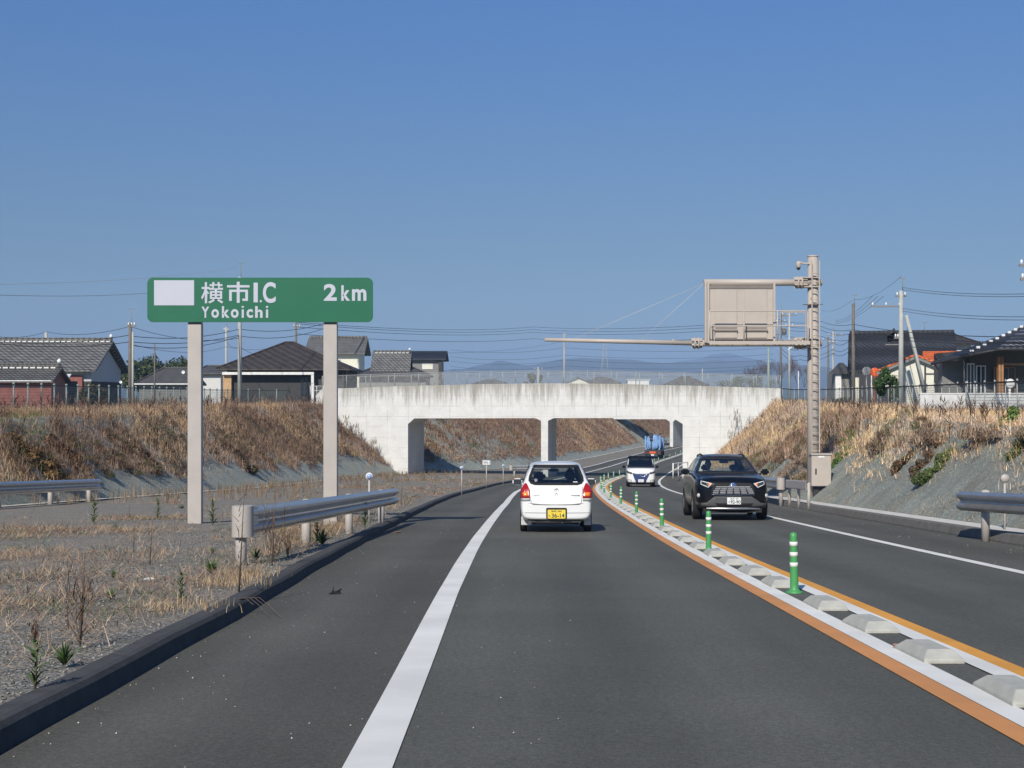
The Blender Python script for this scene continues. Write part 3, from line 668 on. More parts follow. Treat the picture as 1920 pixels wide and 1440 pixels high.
for k, (a, b) in enumerate(zip(post_d, post_d[1:])):
    n = 4
    for j in range(n):
        bd.append(a + (b - a) * (j + .5) / n + .05)
        blab.append('%s separator block beyond the %s green post' % (['first', 'second', 'third', 'fourth'][j], ordn(k)))
for k, (d, lb) in enumerate(zip(bd, blab)):
    o = bp if k == 0 else bp.copy()
    if k: COL.objects.link(o)
    o.location = Pt(d, .02 + random.uniform(-.012, .012), .003); o.rotation_euler = (math.atan(float(Cz(d + 1) - Cz(d - 1)) / 2), 0, -heading(d) + random.uniform(-.03, .03)); o['label'] = lb

# ------------------------------------------------------------------ gantry with sign box, seen from the back
gd = 47.0; gs = F / gd
def qx(px): return (px - 960) / gs
def qz(py): return EYE + (745 - py) / gs
gr = empty('sign_gantry', (qx(1524), gd, float(Cz(gd))), 'tall beige steel gantry with ladder, back of a sign box and long boom', 'gantry')
inv = Matrix.Translation(gr.location).inverted()
def gp(mb, nm, mat=M_beige, par=None, bevel=0):
    o = mb.build(nm, mat, par or gr, bevel)
    if par is None: o.matrix_parent_inverse = inv
    return o
px_ = qx(1524)
m = MB().tube((px_, gd, float(Cz(gd)) - .3), (px_, gd, qz(481.5)), .205, .17, 28); m.lathe([(.175, 0), (.19, .01), (.19, .05), (0, .06)], (px_, gd, qz(482)), 28)
m.lathe([(.2, 0), (.34, .0), (.34, .012), (.2, .014)], (px_, gd, qz(571)), 24)
gp(m, 'pole')
lad = MB(); lx = px_ + .03
for sx in (-.125, .125): lad.box(lx + sx - .016, lx + sx + .016, gd - .33, gd - .28, qz(848), qz(490))
z = qz(845)
while z < qz(497): lad.tube((lx - .125, gd - .305, z), (lx + .125, gd - .305, z), .017, n=6); z += .30
for zz in (qz(830), qz(740), qz(650), qz(560)):
    for sx in (-.125, .125): lad.box(lx + sx - .012, lx + sx + .012, gd - .29, gd - .1, zz - .02, zz + .02)
gp(lad, 'ladder')
x0 = qx(1322)
gp(MB().tube((x0 - .05, gd - .05, qz(530)), (qx(1540), gd - .05, qz(530)), .115, n=20), 'top_arm')
gp(MB().tube((x0 - .25, gd - .05, qz(643.5)), (qx(1540), gd - .05, qz(643.5)), .115, n=20), 'bottom_arm')
for zz in (530, 643.5):
    m = MB()
    for xx in (1495, 1502): m.lathe([(.0, -.02), (.21, -.02), (.21, .02), (0, .02)], (qx(xx), gd - .05, qz(zz)), 20, 'X')
    for a in range(6):
        t = a * math.pi / 3; m.box(qx(1488), qx(1512), -.01, .01, .1, .19, Matrix.Translation((0, gd - .05, qz(zz))) @ Matrix.Rotation(t, 4, 'X'))
    m.box(qx(1505), qx(1534), gd - .24, gd + .22, qz(zz) - .17, qz(zz) - .14); m.box(qx(1505), qx(1534), gd - .24, gd + .22, qz(zz) + .14, qz(zz) + .17)
    gp(m, 'flange')
# boom
gp(MB().tube((qx(1303), gd - .05, qz(643.5)), (qx(1021), gd - .05, qz(637)), .085, .062, 16), 'boom')
m = MB()
for xx in (1302, 1309): m.lathe([(.0, -.02), (.2, -.02), (.2, .02), (0, .02)], (qx(xx), gd - .05, qz(643.5)), 20, 'X')
for a in range(6): m.box(qx(1296), qx(1316), -.01, .01, .08, .17, Matrix.Translation((0, gd - .05, qz(643.5))) @ Matrix.Rotation(a * math.pi / 3, 4, 'X'))
gp(m, 'flange')
for (a, b) in ((1075, 636), (1199, 640.5)): gp(MB().tube((qx(1321), gd - .05, qz(531)), (qx(a), gd - .05, qz(b)), .006, n=5), 'stay_rope', M_wirel)
gp(MB().tube((qx(1262), gd - .05, qz(642)), (qx(1262), gd - .05, qz(636)), .035, n=8), 'lug')
# sign box: cabinet with two bays, frame rails proud of it
m = MB().box(qx(1328), qx(1450), gd - .18, gd + .35, qz(637), qz(536)); box = gp(m, 'sign_box', bevel=.015)
d0 = gd - .185
for (a, b) in ((1339, 1380), (1395, 1436)):
    gp(MB().box(qx(a), qx(b), d0 - .035, d0, qz(615), qz(543.5)), 'door', M_beige, bevel=.01)
    gp(MB().box(qx(a), qx(b), d0 - .035, d0, qz(634), qz(622.5)), 'lower_hatch', M_beige, bevel=.008)
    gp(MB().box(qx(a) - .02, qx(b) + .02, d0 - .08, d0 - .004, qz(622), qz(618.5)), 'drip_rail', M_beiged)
gp(MB().box(qx(1328), qx(1450), d0 - .02, d0 - .002, qz(542), qz(536)), 'painted_shadow_strip', M_beiged)  # solid dark strip, the shade along the box top put into its colour
m = MB()
for xx in (1321, 1326, 1449): m.box(qx(xx) - .035, qx(xx) + .035, gd - .28, gd - .19, qz(643), qz(530))
gp(m, 'upright')
# catwalk
m = MB(); y0 = gd - .75; y1 = gd - .28
m.box(qx(1324), qx(1510), y0, y1, qz(645), qz(643.6)); m.box(qx(1324), qx(1510), y0 - .03, y0, qz(647.5), qz(641))
for k in range(7): xx = qx(1328 + k * 29); m.add([(xx, y0, qz(648)), (xx + .05, y0, qz(648)), (xx + .3, y1 + .1, qz(640)), (xx + .25, y1 + .1, qz(640))], [(0, 1, 2, 3)])
gp(m, 'catwalk')
m = MB(); rz = .022
for (zz, xe) in ((585.5, 1505), (613, 1507)): m.path([(qx(1325), y0, qz(zz)), (qx(xe) - .06, y0, qz(zz)), (qx(xe), y0, qz(zz) - .06), (qx(xe), y0, qz(641))], rz, 8)
m.path([(qx(1455), y0, qz(642)), (qx(1455), y0, qz(590)), (qx(1458), y0, qz(588)), (qx(1499), y0, qz(588)), (qx(1502), y0, qz(592)), (qx(1502), y0, qz(642))], .018, 8)
for xx in (1325, 1388, 1450): m.tube((qx(xx), y0, qz(642)), (qx(xx), y0, qz(585.5)), rz, n=8)
m.path([(qx(1325), y0, qz(613)), (qx(1335), y0, qz(624)), (qx(1333), y0, qz(642))], .018, 6)
gp(m, 'handrail')
# camera dome
m = MB().path([(px_ - .1, gd - .1, qz(495)), (px_ - .36, gd - .1, qz(494.5)), (px_ - .46, gd - .1, qz(491.5)), (qx(1496), gd - .1, qz(493))], .032, 8)
m.lathe([(0, .0), (.07, -.02), (.085, -.06), (.085, -.2), (.07, -.22)], (qx(1496), gd - .1, qz(490)), 16); cm = gp(m, 'camera_housing')
MB().lathe([(.068, -.22), (.06, -.27), (.03, -.30), (0, -.31)], (qx(1496), gd - .1, qz(490)), 14).build('dome', M_dark, cm)
# control cabinet
cab = MB().box(qx(1514.5), qx(1550.5), gd - .62, gd - .24, qz(909.5), qz(851), bev=.015).box(qx(1513), qx(1552), gd - .66, gd - .22, qz(851.5), qz(849))
cb = empty('control_cabinet', (qx(1532), gd - .4, qz(909.5)), 'beige control cabinet fixed to the foot of the gantry pole', 'cabinet')
inv2 = Matrix.Translation(cb.location).inverted()
for mb_, nm, mt in ((cab, 'casing', M_beige), (MB().box(qx(1521), qx(1523.4), gd - .65, gd - .62, qz(887), qz(877)), 'handle', M_dark), (MB().box(qx(1527), qx(1538), gd - .628, gd - .621, qz(856.5), qz(853.5)), 'name_plate', M_plate),
                    (MB().box(qx(1520), qx(1530), gd - .45, gd - .3, float(Cz(gd)), qz(909.5)), 'leg', M_dark)):
    o = mb_.build(nm, mt, cb); o.matrix_parent_inverse = inv2
#PART3
# ------------------------------------------------------------------ vehicles
def catmull(me_ob, lv):
    md = me_ob.modifiers.new('s', 'SUBSURF'); md.levels = lv; md.render_levels = lv
    bpy.context.view_layer.update()
    me = bpy.data.meshes.new_from_object(me_ob.evaluated_get(bpy.context.evaluated_depsgraph_get()))
    me_ob.modifiers.clear(); old = me_ob.data; me_ob.data = me; bpy.data.meshes.remove(old)
def car_body(name, st, mat, root, wheels, wr, holes_y=(), holes_x=(), lv=3):
    """st: stations (y, zb, w, zbelt, wbelt, zroof, wroof). The seen end is at y = 0."""
    rows = []
    for (y, zb, w, zbt, wb, zr, wr_) in st:
        half = [(0, zb), (.78 * w, zb), (w * .97, zb + .05), (w, zb + (zbt - zb) * .45), (w * .985, zbt - .07), (wb, zbt), ((wb + wr_) / 2 + .01, (zbt + zr) / 2), (wr_, zr - .05), (wr_ * .84, zr), (wr_ * .4, zr + .018), (0, zr + .022)]
        rows.append([(x, y, z) for x, z in half] + [(-x, y, z) for x, z in reversed(half[1:-1])])
    n = len(rows[0]); vs = [v for r in rows for v in r]
    fs = [(k * n + i, k * n + (i + 1) % n, (k + 1) * n + (i + 1) % n, (k + 1) * n + i) for k in range(len(rows) - 1) for i in range(n)]
    for base, rev in ((0, False), ((len(rows) - 1) * n, True)):      # end caps as quads between the two sides
        for i in range(0, 10):
            a, b = base + i, base + i + 1; c, d = base + (n - i - 1) % n, base + (n - i) % n
            q = [a, b, c, d]; q2 = []
            for z in q:
                if z not in q2: q2.append(z)
            if len(q2) >= 3: fs.append(tuple(q2))
    me = bpy.data.meshes.new(name); me.from_pydata(vs, [], fs); bm = bmesh.new(); bm.from_mesh(me); bmesh.ops.recalc_face_normals(bm, faces=bm.faces[:]); bm.to_mesh(me); bm.free()
    o = bpy.data.objects.new(name, me); COL.objects.link(o); o.parent = root; catmull(o, lv)
    bm = bmesh.new(); bm.from_mesh(o.data); bvh = BVHTree.FromBMesh(bm)
    def inside(p, poly):
        c = False; x, z = p; j = len(poly) - 1
        for i in range(len(poly)):
            xi, zi = poly[i]; xj, zj = poly[j]
            if (zi > z) != (zj > z) and x < (xj - xi) * (z - zi) / (zj - zi) + xi: c = not c
            j = i
        return c
    dead = []
    for f in bm.faces:
        c = f.calc_center_median(); nn = f.normal
        for (poly, sgn) in holes_y:
            if nn.y * sgn > .12 and inside((c.x, c.z), poly): dead.append(f); break
        else:
            for poly in holes_x:
                if abs(nn.x) > .5 and inside((c.y, c.z), poly): dead.append(f); break
            else:
                for wy in wheels:
                    if (c.y - wy) ** 2 + (c.z - wr) ** 2 < (wr * 1.13) ** 2 and abs(c.x) > st[3][2] - .30: dead.append(f); break
    bmesh.ops.delete(bm, geom=list(set(dead)), context='FACES'); bm.to_mesh(o.data); bm.free()
    for p in o.data.polygons: p.use_smooth = True
    o.data.materials.clear(); o.data.materials.append(mat)
    sd_ = o.modifiers.new('t', 'SOLIDIFY'); sd_.thickness = .018; sd_.offset = -1
    return o, bvh
def overlay(name, poly, bvh, mat, root, axis='y', sgn=-1, proud=.004, th=.012, res=.06, ring=None, flat=None):
    """a plate of the given outline laid on the body; axis y: outline in (x, z) seen from sgn*Y; axis x: outline in (y, z) seen from sgn*X"""
    bm = bmesh.new()
    if ring:
        n = len(poly); a = 0.5 * sum(poly[i][0] * poly[(i + 1) % n][1] - poly[(i + 1) % n][0] * poly[i][1] for i in range(n)); s = 1 if a > 0 else -1; inn = []; pts = []
        P2 = []
        for i in range(n):
            p, q = Vector(poly[i]), Vector(poly[(i + 1) % n]); L = max(1, int((q - p).length / res))
            P2 += [p.lerp(q, k / L) for k in range(L)]
        n = len(P2)
        for i in range(n):
            p0, p1, p2 = P2[i - 1], P2[i], P2[(i + 1) % n]; t = (p2 - p0).normalized(); nn = Vector((-t.y, t.x)) * s; inn.append(p1 + nn * ring)
        vo = [bm.verts.new((p.x, p.y, 0)) for p in P2]; vi = [bm.verts.new((p.x, p.y, 0)) for p in inn]
        for i in range(n): bm.faces.new((vo[i], vo[(i + 1) % n], vi[(i + 1) % n], vi[i]))
    else:
        bm.faces.new([bm.verts.new((x, z, 0)) for x, z in poly])
        xs = [p[0] for p in poly]; zs = [p[1] for p in poly]
        for k in range(1, int((max(xs) - min(xs)) / res) + 1):
            bmesh.ops.bisect_plane(bm, geom=bm.verts[:] + bm.edges[:] + bm.faces[:], plane_co=(min(xs) + k * res, 0, 0), plane_no=(1, 0, 0))
        for k in range(1, int((max(zs) - min(zs)) / res) + 1):
            bmesh.ops.bisect_plane(bm, geom=bm.verts[:] + bm.edges[:] + bm.faces[:], plane_co=(0, min(zs) + k * res, 0), plane_no=(0, 1, 0))
    miss = []; last = 0
    hits = {}
    for v in bm.verts:
        u, z = v.co.x, v.co.y
        if flat is not None: v.co = (u, flat, z) if axis == 'y' else (flat, u, z); continue
        h = None
        for (du, dz) in ((0, 0), (-.02, 0), (.02, 0), (0, -.02), (0, .02), (-.05, 0), (.05, 0), (0, -.05), (0, .05), (0, -.1), (0, .1), (-.1, 0), (.1, 0)):
            if axis == 'y': h = bvh.ray_cast(Vector((u + du, 12 * sgn + (4 if sgn > 0 else 0), z + dz)), Vector((0, -sgn, 0)))[0]
            else: h = bvh.ray_cast(Vector((3 * sgn, u + du, z + dz)), Vector((-sgn, 0, 0)))[0]
            if h is not None: break
        if h is None: miss.append(v); continue
        if axis == 'y': v.co = (u, h.y + sgn * proud, z); last = v.co.y
        else: v.co = (h.x + sgn * proud, u, z); last = v.co.x
    for v in miss: v.co = (v.co.x, last, v.co.y) if axis == 'y' else (last, v.co.x, v.co.y)
    me = bpy.data.meshes.new(name); bm.normal_update(); bm.to_mesh(me); bm.free()
    for p in me.polygons: p.use_smooth = True
    me.materials.append(mat); o = bpy.data.objects.new(name, me); COL.objects.link(o); o.parent = root
    md = o.modifiers.new('t', 'SOLIDIFY'); md.thickness = th; md.offset = 0
    return o
def mir(poly): return [(-x, z) for x, z in reversed(poly)]
def add_wheels(root, ys, xw, r, wid=.17, rim=M_silver):
    for y in ys:
        for s in (-1, 1):
            wroot = empty('wheel', (xw * s, y, r)); wroot.parent = root
            MB().lathe([(r * .55, -wid / 2), (r * .9, -wid / 2), (r, -wid / 2 + .03), (r, wid / 2 - .03), (r * .9, wid / 2), (r * .55, wid / 2), (r * .55, -wid / 2)], n=28, axis='X').build('tyre', M_black, wroot)
            m = MB().lathe([(0, s * wid * .3), (r * .2, s * wid * .34), (r * .56, s * wid * .36), (r * .62, s * wid * .5)], n=20, axis='X')
            for k in range(5):
                t = k * 2 * math.pi / 5; m.box(min(s * wid * .37, s * wid * .5), max(s * wid * .37, s * wid * .5), -.03, .03, r * .1, r * .58, Matrix.Rotation(t, 4, 'X'))
            m.build('rim', rim, wroot)
        MB().tube((-xw + .1, y, r), (xw - .1, y, r), .05, n=8).build('axle', M_dark, root)
def wheel_wells(root, ys, xw, r, zt):
    for y in ys:
        for s in (-1, 1):
            m = MB(); a = xw * s - .14 * s; b = xw * s + .04 * s; N = 12
            pr = [((y + r * 1.13 * math.cos(math.pi * k / N)), r + r * 1.13 * math.sin(math.pi * k / N)) for k in range(N + 1)]
            m.add([(a, p, q) for p, q in pr] + [(b, p, q) for p, q in pr], [(i, i + 1, N + 2 + i, N + 1 + i) for i in range(N)] + [tuple(range(N + 1))])
            m.build('wheel_well', M_black, root)
def mirrors(root, x, y, z, mat, w=.2, h=.13, seen_back=False):
    for s in (-1, 1):
        m = MB().box(-w / 2, w / 2, -.05, .05, -h / 2, h / 2, bev=.04); m.tube((-s * w * .4, 0, -h * .3), (-s * (w * .5 + .12), .03, -h * .5), .025, n=8)
        o = m.build('wing_mirror', mat, root); o.location = (x * s, y, z)
        if seen_back:
            MB().prism(rrect(-w * .4, w * .4, -h * .38, h * .38, .03), -.056, -.048).build('mirror_glass', M_win, o)
def seat(root, x, y, face, z=.42, top=1.12, hw=.23):
    """face +1: the sitter looks along +Y"""
    m = MB().box(x - hw, x + hw, y - .25, y + .25, z - .12, z, bev=.05)
    m2 = Matrix.Translation((x, y - .25 * face, z)) @ Matrix.Rotation(R(12) * face, 4, 'X'); m.box(-hw, hw, -.06, .06, 0, .58, m2, bev=.05); m.box(-.12, .12, -.045, .045, .61, .78, m2, bev=.04)
    for sx in (-.05, .05): m.tube(m2 @ Vector((sx, 0, .55)), m2 @ Vector((sx, 0, .64)), .008, n=6)
    return m.build('seat', M_seat, root)
def skin(name, verts, edges, rad, mat, parent=None, lv=2):
    me = bpy.data.meshes.new(name); me.from_pydata(verts, edges, []); o = bpy.data.objects.new(name, me); COL.objects.link(o)
    md = o.modifiers.new('k', 'SKIN'); md.use_smooth_shade = True
    for i, r in enumerate(rad): me.skin_vertices[0].data[i].radius = (r, r) if not isinstance(r, tuple) else r
    me.skin_vertices[0].data[0].use_root = True
    s2 = o.modifiers.new('s', 'SUBSURF'); s2.levels = lv; s2.render_levels = lv
    bpy.context.view_layer.update(); m2 = bpy.data.meshes.new_from_object(o.evaluated_get(bpy.context.evaluated_depsgraph_get()))
    o.modifiers.clear(); o.data = m2; o.data.materials.clear(); o.data.materials.append(mat)
    if parent is not None: o.parent = parent
    return o
def seated_person(loc, rz, label, shirt, wheel_y=.42):
    """looks along +Y, hips at the origin"""
    root = empty('person', loc, label, 'person', rz=rz); root.scale = (.94, .94, .94)
    V = [(0, 0, .05), (0, -.02, .25), (0, -.03, .45), (0, 0, .56), (0, .01, .64),
         (-.19, 0, .47), (-.25, .14, .26), (-.16, wheel_y - .02, .33), (.19, 0, .47), (.25, .14, .26), (.16, wheel_y - .02, .33),
         (-.1, .05, .0), (-.13, .42, .06), (-.13, .52, -.30), (-.13, .68, -.36), (.1, .05, 0), (.13, .42, .06), (.13, .52, -.30), (.13, .68, -.36)]
    E_ = [(0, 1), (1, 2), (2, 3), (3, 4), (2, 5), (5, 6), (6, 7), (2, 8), (8, 9), (9, 10), (0, 11), (11, 12), (12, 13), (13, 14), (0, 15), (15, 16), (16, 17), (17, 18)]
    rad = [.15, .145, .15, .058, .055, .07, .045, .028, .07, .045, .028, .095, .075, .05, .04, .095, .075, .05, .04]
    body = skin('body', V, E_, rad, M_skin, root)
    # head shape, with face, on the neck
    m = MB(); prof = []
    for k in range(13):
        a = math.pi * k / 12; prof.append((.082 * math.sin(a) * (1 - .18 * (math.cos(a) < 0) * -math.cos(a)), -.118 * math.cos(a)))
    m.lathe(prof, (0, .02, .76), 20)
    hd = m.build('head', M_skin, root); hd.scale = (1, 1.12, 1)
    m = MB().lathe([(.0, -.025), (.018, -.01), (.012, .02), (0, .03)], (0, .115, .75), 8); m.box(-.03, .03, .108, .113, .70, .707)
    for s in (-1, 1): m.lathe([(0, -.01), (.012, 0), (0, .01)], (s * .032, .105, .775), 8); m.box(s * .083 - .008, s * .083 + .008, 0, .04, .735, .79, bev=.006)
    m.build('face', M_skin, hd)
    m = MB(); prof = [(.093 * math.sin(math.pi * k / 16), .125 * math.cos(math.pi * k / 16)) for k in range(9)] + [(.088, -.05), (.07, -.09)]
    m.lathe([(r, h) for r, h in prof], (0, -.012, .775), 20); m.build('hair', M_hair, hd)
    V2 = [(0, 0, .06), (0, -.02, .25), (0, -.03, .44), (-.19, 0, .465), (-.25, .14, .265), (-.18, wheel_y - .09, .32), (.19, 0, .465), (.25, .14, .265), (.18, wheel_y - .09, .32)]
    skin('jacket', V2, [(0, 1), (1, 2), (2, 3), (3, 4), (4, 5), (2, 6), (6, 7), (7, 8)], [.17, .168, .168, .085, .062, .045, .085, .062, .045], shirt, root)
    for s in (-1, 1):
        hv = [(s * .16, wheel_y - .03, .33), (s * .16, wheel_y + .03, .345)]; he = [(0, 1)]; hr = [.03, .034]
        for f in range(4):
            b = len(hv); x = s * .16 + (f - 1.5) * .019; hv += [(x, wheel_y + .055, .36), (x, wheel_y + .085, .345 - .003 * f), (x, wheel_y + .075, .315)]; he += [(1, b), (b, b + 1), (b + 1, b + 2)]; hr += [.010, .009, .007]
        b = len(hv); hv += [(s * .13, wheel_y + .01, .33), (s * .115, wheel_y + .05, .325)]; he += [(0, b), (b, b + 1)]; hr += [.012, .009]
        skin('hand', hv, he, hr, M_skin, root, 1)
    return root
def steering(root, x, y, z, face):
    m = MB(); N = 20; c = Vector((x, y, z)); tl = Matrix.Rotation(R(-25) * face, 3, 'X')
    m.path([c + tl @ Vector((.18 * math.cos(2 * math.pi * k / N), 0, .18 * math.sin(2 * math.pi * k / N))) for k in range(N + 1)], .014, 6); m.tube(c, c + tl @ Vector((.17, 0, 0)), .012, n=6); m.tube(c, c + tl @ Vector((-.17, 0, 0)), .012, n=6)
    m.tube(c, c + Vector((0, .25 * face, -.1)), .03, n=8); m.build('steering_wheel', M_dark, root)

def ground_rot(o, t, flip=0): # follow the road's slope and turn
    o.rotation_euler = (math.atan(float(Cz(t + 2) - Cz(t - 2)) / 4), 0, 0)

# --- white hatchback, seen from behind
hx, hd_ = (1043.5 - 960) / 93 , 28.0
hb = empty('hatchback', (.895, hd_, float(Cz(hd_)) + .006), 'white hatchback seen from behind, with a yellow number plate', 'car'); ground_rot(hb, 29)
hb.rotation_euler[2] = R(-.6)
st = [(.0, .30, .58, .56, .60, .60, .55), (.02, .26, .69, .66, .69, .72, .64), (.10, .23, .715, .90, .685, .945, .63), (.14, .22, .725, .955, .68, 1.0, .60), (.36, .21, .735, .97, .675, 1.31, .535), (.50, .21, .737, .98, .675, 1.385, .515), (.75, .21, .7375, .98, .675, 1.415, .53), (1.3, .21, .7375, .97, .675, 1.435, .545), (2.0, .21, .7375, .95, .675, 1.43, .545),
      (2.35, .21, .7375, .94, .675, 1.385, .53), (2.72, .21, .735, .93, .675, 1.08, .60), (2.86, .21, .73, .90, .67, .96, .62), (3.1, .21, .72, .82, .66, .87, .60), (3.28, .24, .66, .68, .60, .72, .55), (3.32, .3, .5, .6, .5, .62, .4)]
rw = [(-.42, .965), (.42, .965), (.50, .99), (.545, 1.05), (.535, 1.13), (.455, 1.335), (.43, 1.357), (-.43, 1.357), (-.455, 1.335), (-.535, 1.13), (-.545, 1.05), (-.50, .99)]
fw = [(-.56, .99), (.56, .99), (.47, 1.35), (-.47, 1.35)]
sw = [(.62, 1.0), (2.55, .99), (2.28, 1.33), (1.4, 1.365), (.8, 1.33)]
bd_, bv = car_body('body', st, M_paintw, hb, (.62, 2.72), .27, [(rw, -1), (fw, 1)], [sw])
overlay('rear_window_seal', [(x * 1.035, 1.16 + (z - 1.16) * 1.05) for x, z in rw], bv, M_black, hb, ring=.04, proud=.006)
overlay('rear_window', rw, bv, M_glass, hb, proud=.002, th=.004)
overlay('windscreen', fw, bv, M_glass, hb, sgn=1, proud=.002, th=.004); overlay('windscreen_seal', fw, bv, M_black, hb, sgn=1, ring=.04, proud=.004)
for s in (-1, 1): overlay('side_window', sw, bv, M_glassd, hb, axis='x', sgn=s, proud=.002, th=.004); overlay('side_window_seal', sw, bv, M_black, hb, axis='x', sgn=s, ring=.035, proud=.004)
lamp = [(.535, .695), (.715, .695), (.705, .86), (.665, .945), (.625, .99), (.59, .975), (.54, .87)]
for pl_ in (lamp, mir(lamp)):
    L = overlay('tail_lamp', pl_, bv, M_red, hb, proud=.016, th=.04, res=.04)
    sg_ = 1 if pl_ is lamp else -1
    a = [(.57, .735), (.69, .735), (.685, .81), (.58, .815)]; b = [(.535, .645), (.72, .645), (.72, .688), (.535, .688)]
    overlay('indicator', a if sg_ > 0 else mir(a), bv, M_amber, L, proud=.04, th=.006, res=.04); overlay('reversing_lamp', b if sg_ > 0 else mir(b), bv, M_clear, L, proud=.016, th=.03, res=.04)
seam = [(-.52, .66), (-.51, .59), (-.48, .565), (-.2, .555), (.2, .555), (.48, .565), (.51, .59), (.52, .66), (.505, .66), (.497, .60), (.475, .577), (.2, .567), (-.2, .567), (-.475, .577), (-.497, .60), (-.505, .66)]
def lineoverlay(pts, w, mat, root, name='panel_gap', bvh_=None, sgn=-1, proud=.003):
    q = [Vector(p) for p in pts]; up = []; dn = []
    for k, p in enumerate(q):
        t = (q[min(k + 1, len(q) - 1)] - q[max(0, k - 1)]).normalized(); nn = Vector((-t.y, t.x)) * w / 2; up.append((p + nn)[:]); dn.append((p - nn)[:])
    overlay(name, up + dn[::-1], bvh_, mat, root, proud=proud, th=.003, res=.05, sgn=sgn)
M_gap = simple('panel_gap_grey', (.10, .10, .10), .8)
lineoverlay([(-.515, .66), (-.505, .60), (-.475, .568), (-.2, .558), (.2, .558), (.475, .568), (.505, .60), (.515, .66)], .010, M_gap, hb, bvh_=bv)
lineoverlay([(-.68, .40), (-.21, .395)], .008, M_gap, hb, bvh_=bv); lineoverlay([(.21, .395), (.68, .40)], .008, M_gap, hb, bvh_=bv)
for s in (-1, 1): lineoverlay([(s * .515, .66), (s * .525, .8), (s * .53, .93)], .008, M_gap, hb, bvh_=bv)
rec = overlay('plate_recess', rrect(-.205, .215, .275, .50, .03), bv, M_black, hb, proud=-.004, th=.02)
ff = min(v.co.y for v in bd_.data.vertices) - .012
MB().prism(rrect(-.175, .185, .283, .462, .012), ff - .006, ff + .004).build('number_plate', M_yellow, hb)
npl = [o for o in hb.children if o.name.startswith('number_plate')][-1]
for (tx, a, b, c, d) in (('宮崎 580', -.10, .11, .415, .448), ('と', -.155, -.115, .32, .36), ('36-14', -.095, .165, .30, .385)): text_mesh('lettering', tx, a, b, c, d, ff - .008, M_ink, npl, .02)
lineoverlay([(-.66, .258), (.66, .258)], .03, M_gap, hb, 'bumper_lip', bv)
em = MB(); N = 24
em.path([(.040 * math.cos(2 * math.pi * k / N), 0, .03 * math.sin(2 * math.pi * k / N)) for k in range(N + 1)], .0055, 6)
em.path([(-.034, 0, .012), (-.015, 0, .016), (0, 0, -.008), (.015, 0, .016), (.034, 0, .012)], .005, 6)
e1 = em.build('emblem', M_silver, hb); hit = bv.ray_cast(Vector((0, -3, .86)), Vector((0, 1, 0)))[0]; e1.location = (0.005, hit.y - .008, .86)
m = MB().path([(.026 * math.cos(2 * math.pi * k / N), 0, .026 * math.sin(2 * math.pi * k / N)) for k in range(N + 1)], .004, 6); hit = bv.ray_cast(Vector((0, -3, .765)), Vector((0, 1, 0)))[0]
e2 = m.build('lock_ring', M_gap, hb); e2.location = (.005, hit.y - .003, .765)
hit = bv.ray_cast(Vector((.4, -3, .76)), Vector((0, 1, 0)))[0]
text_mesh('lettering', 'mazda', .30, .485, .735, .765, hit.y - .012, M_silver, hb, .03); text_mesh('lettering', 'CAROL', -.49, -.33, .735, .765, hit.y - .012, M_silver, hb, .01)
text_mesh('window_sticker', '—', .345, .435, 1.012, 1.03, bv.ray_cast(Vector((.38, -3, 1.02)), Vector((0, 1, 0)))[0].y - .01, M_plate, hb)
overlay('window_sticker', [(-.41 + .035 * math.cos(a * .5236), 1.055 + .035 * math.sin(a * .5236)) for a in range(12)], bv, M_mirg, hb, proud=.006, th=.002)
add_wheels(hb, (.62, 2.72), .655, .27, .155); wheel_wells(hb, (.62, 2.72), .655, .27, .6)
m = MB().box(-.52, .5, .08, .6, .20, .25).box(-.5, .48, .55, .75, .145, .185).tube((-.42, .12, .215), (.3, .12, .215), .05, n=10).tube((.12, .02, .20), (.12, .3, .21), .02, n=8); m.build('underbody', M_dark, hb)
for s in (-1, 1): MB().box(-.07, .07, -.01, .01, -.09, .09, bev=.008).build('mud_flap', M_wallg if 0 else M_clear, hb).location = (s * .64, .27, .23)
mirrors(hb, .80, 2.15, 1.0, M_paintw, .21, .15, True)
MB().box(-.65, .65, 2.45, 2.85, .70, .93, bev=.06).build('dashboard', M_seat, hb)
MB().box(-.62, .62, .62, 2.9, .25, .3).build('cabin_floor', M_seat, hb)
for x in (-.33, .33): seat(hb, x, 1.75, 1, .45)
m = MB().box(-.58, .58, .75, 1.2, .3, .48, bev=.05).box(-.58, .58, .70, .82, .45, .93, bev=.05); m.build('rear_bench', M_seat, hb)
MB().box(-.11, .11, -.02, .02, -.03, .03, bev=.015).build('room_mirror', M_dark, hb).location = (0, 2.35, 1.25)
steering(hb, .33, 2.27, .86, 1)
pr_ = seated_person(Vector(hb.location) + hb.rotation_euler.to_matrix() @ Vector((.33, 1.70, .46)), 0, 'person with dark hair driving the white hatchback, seen through its rear window', M_cloth)

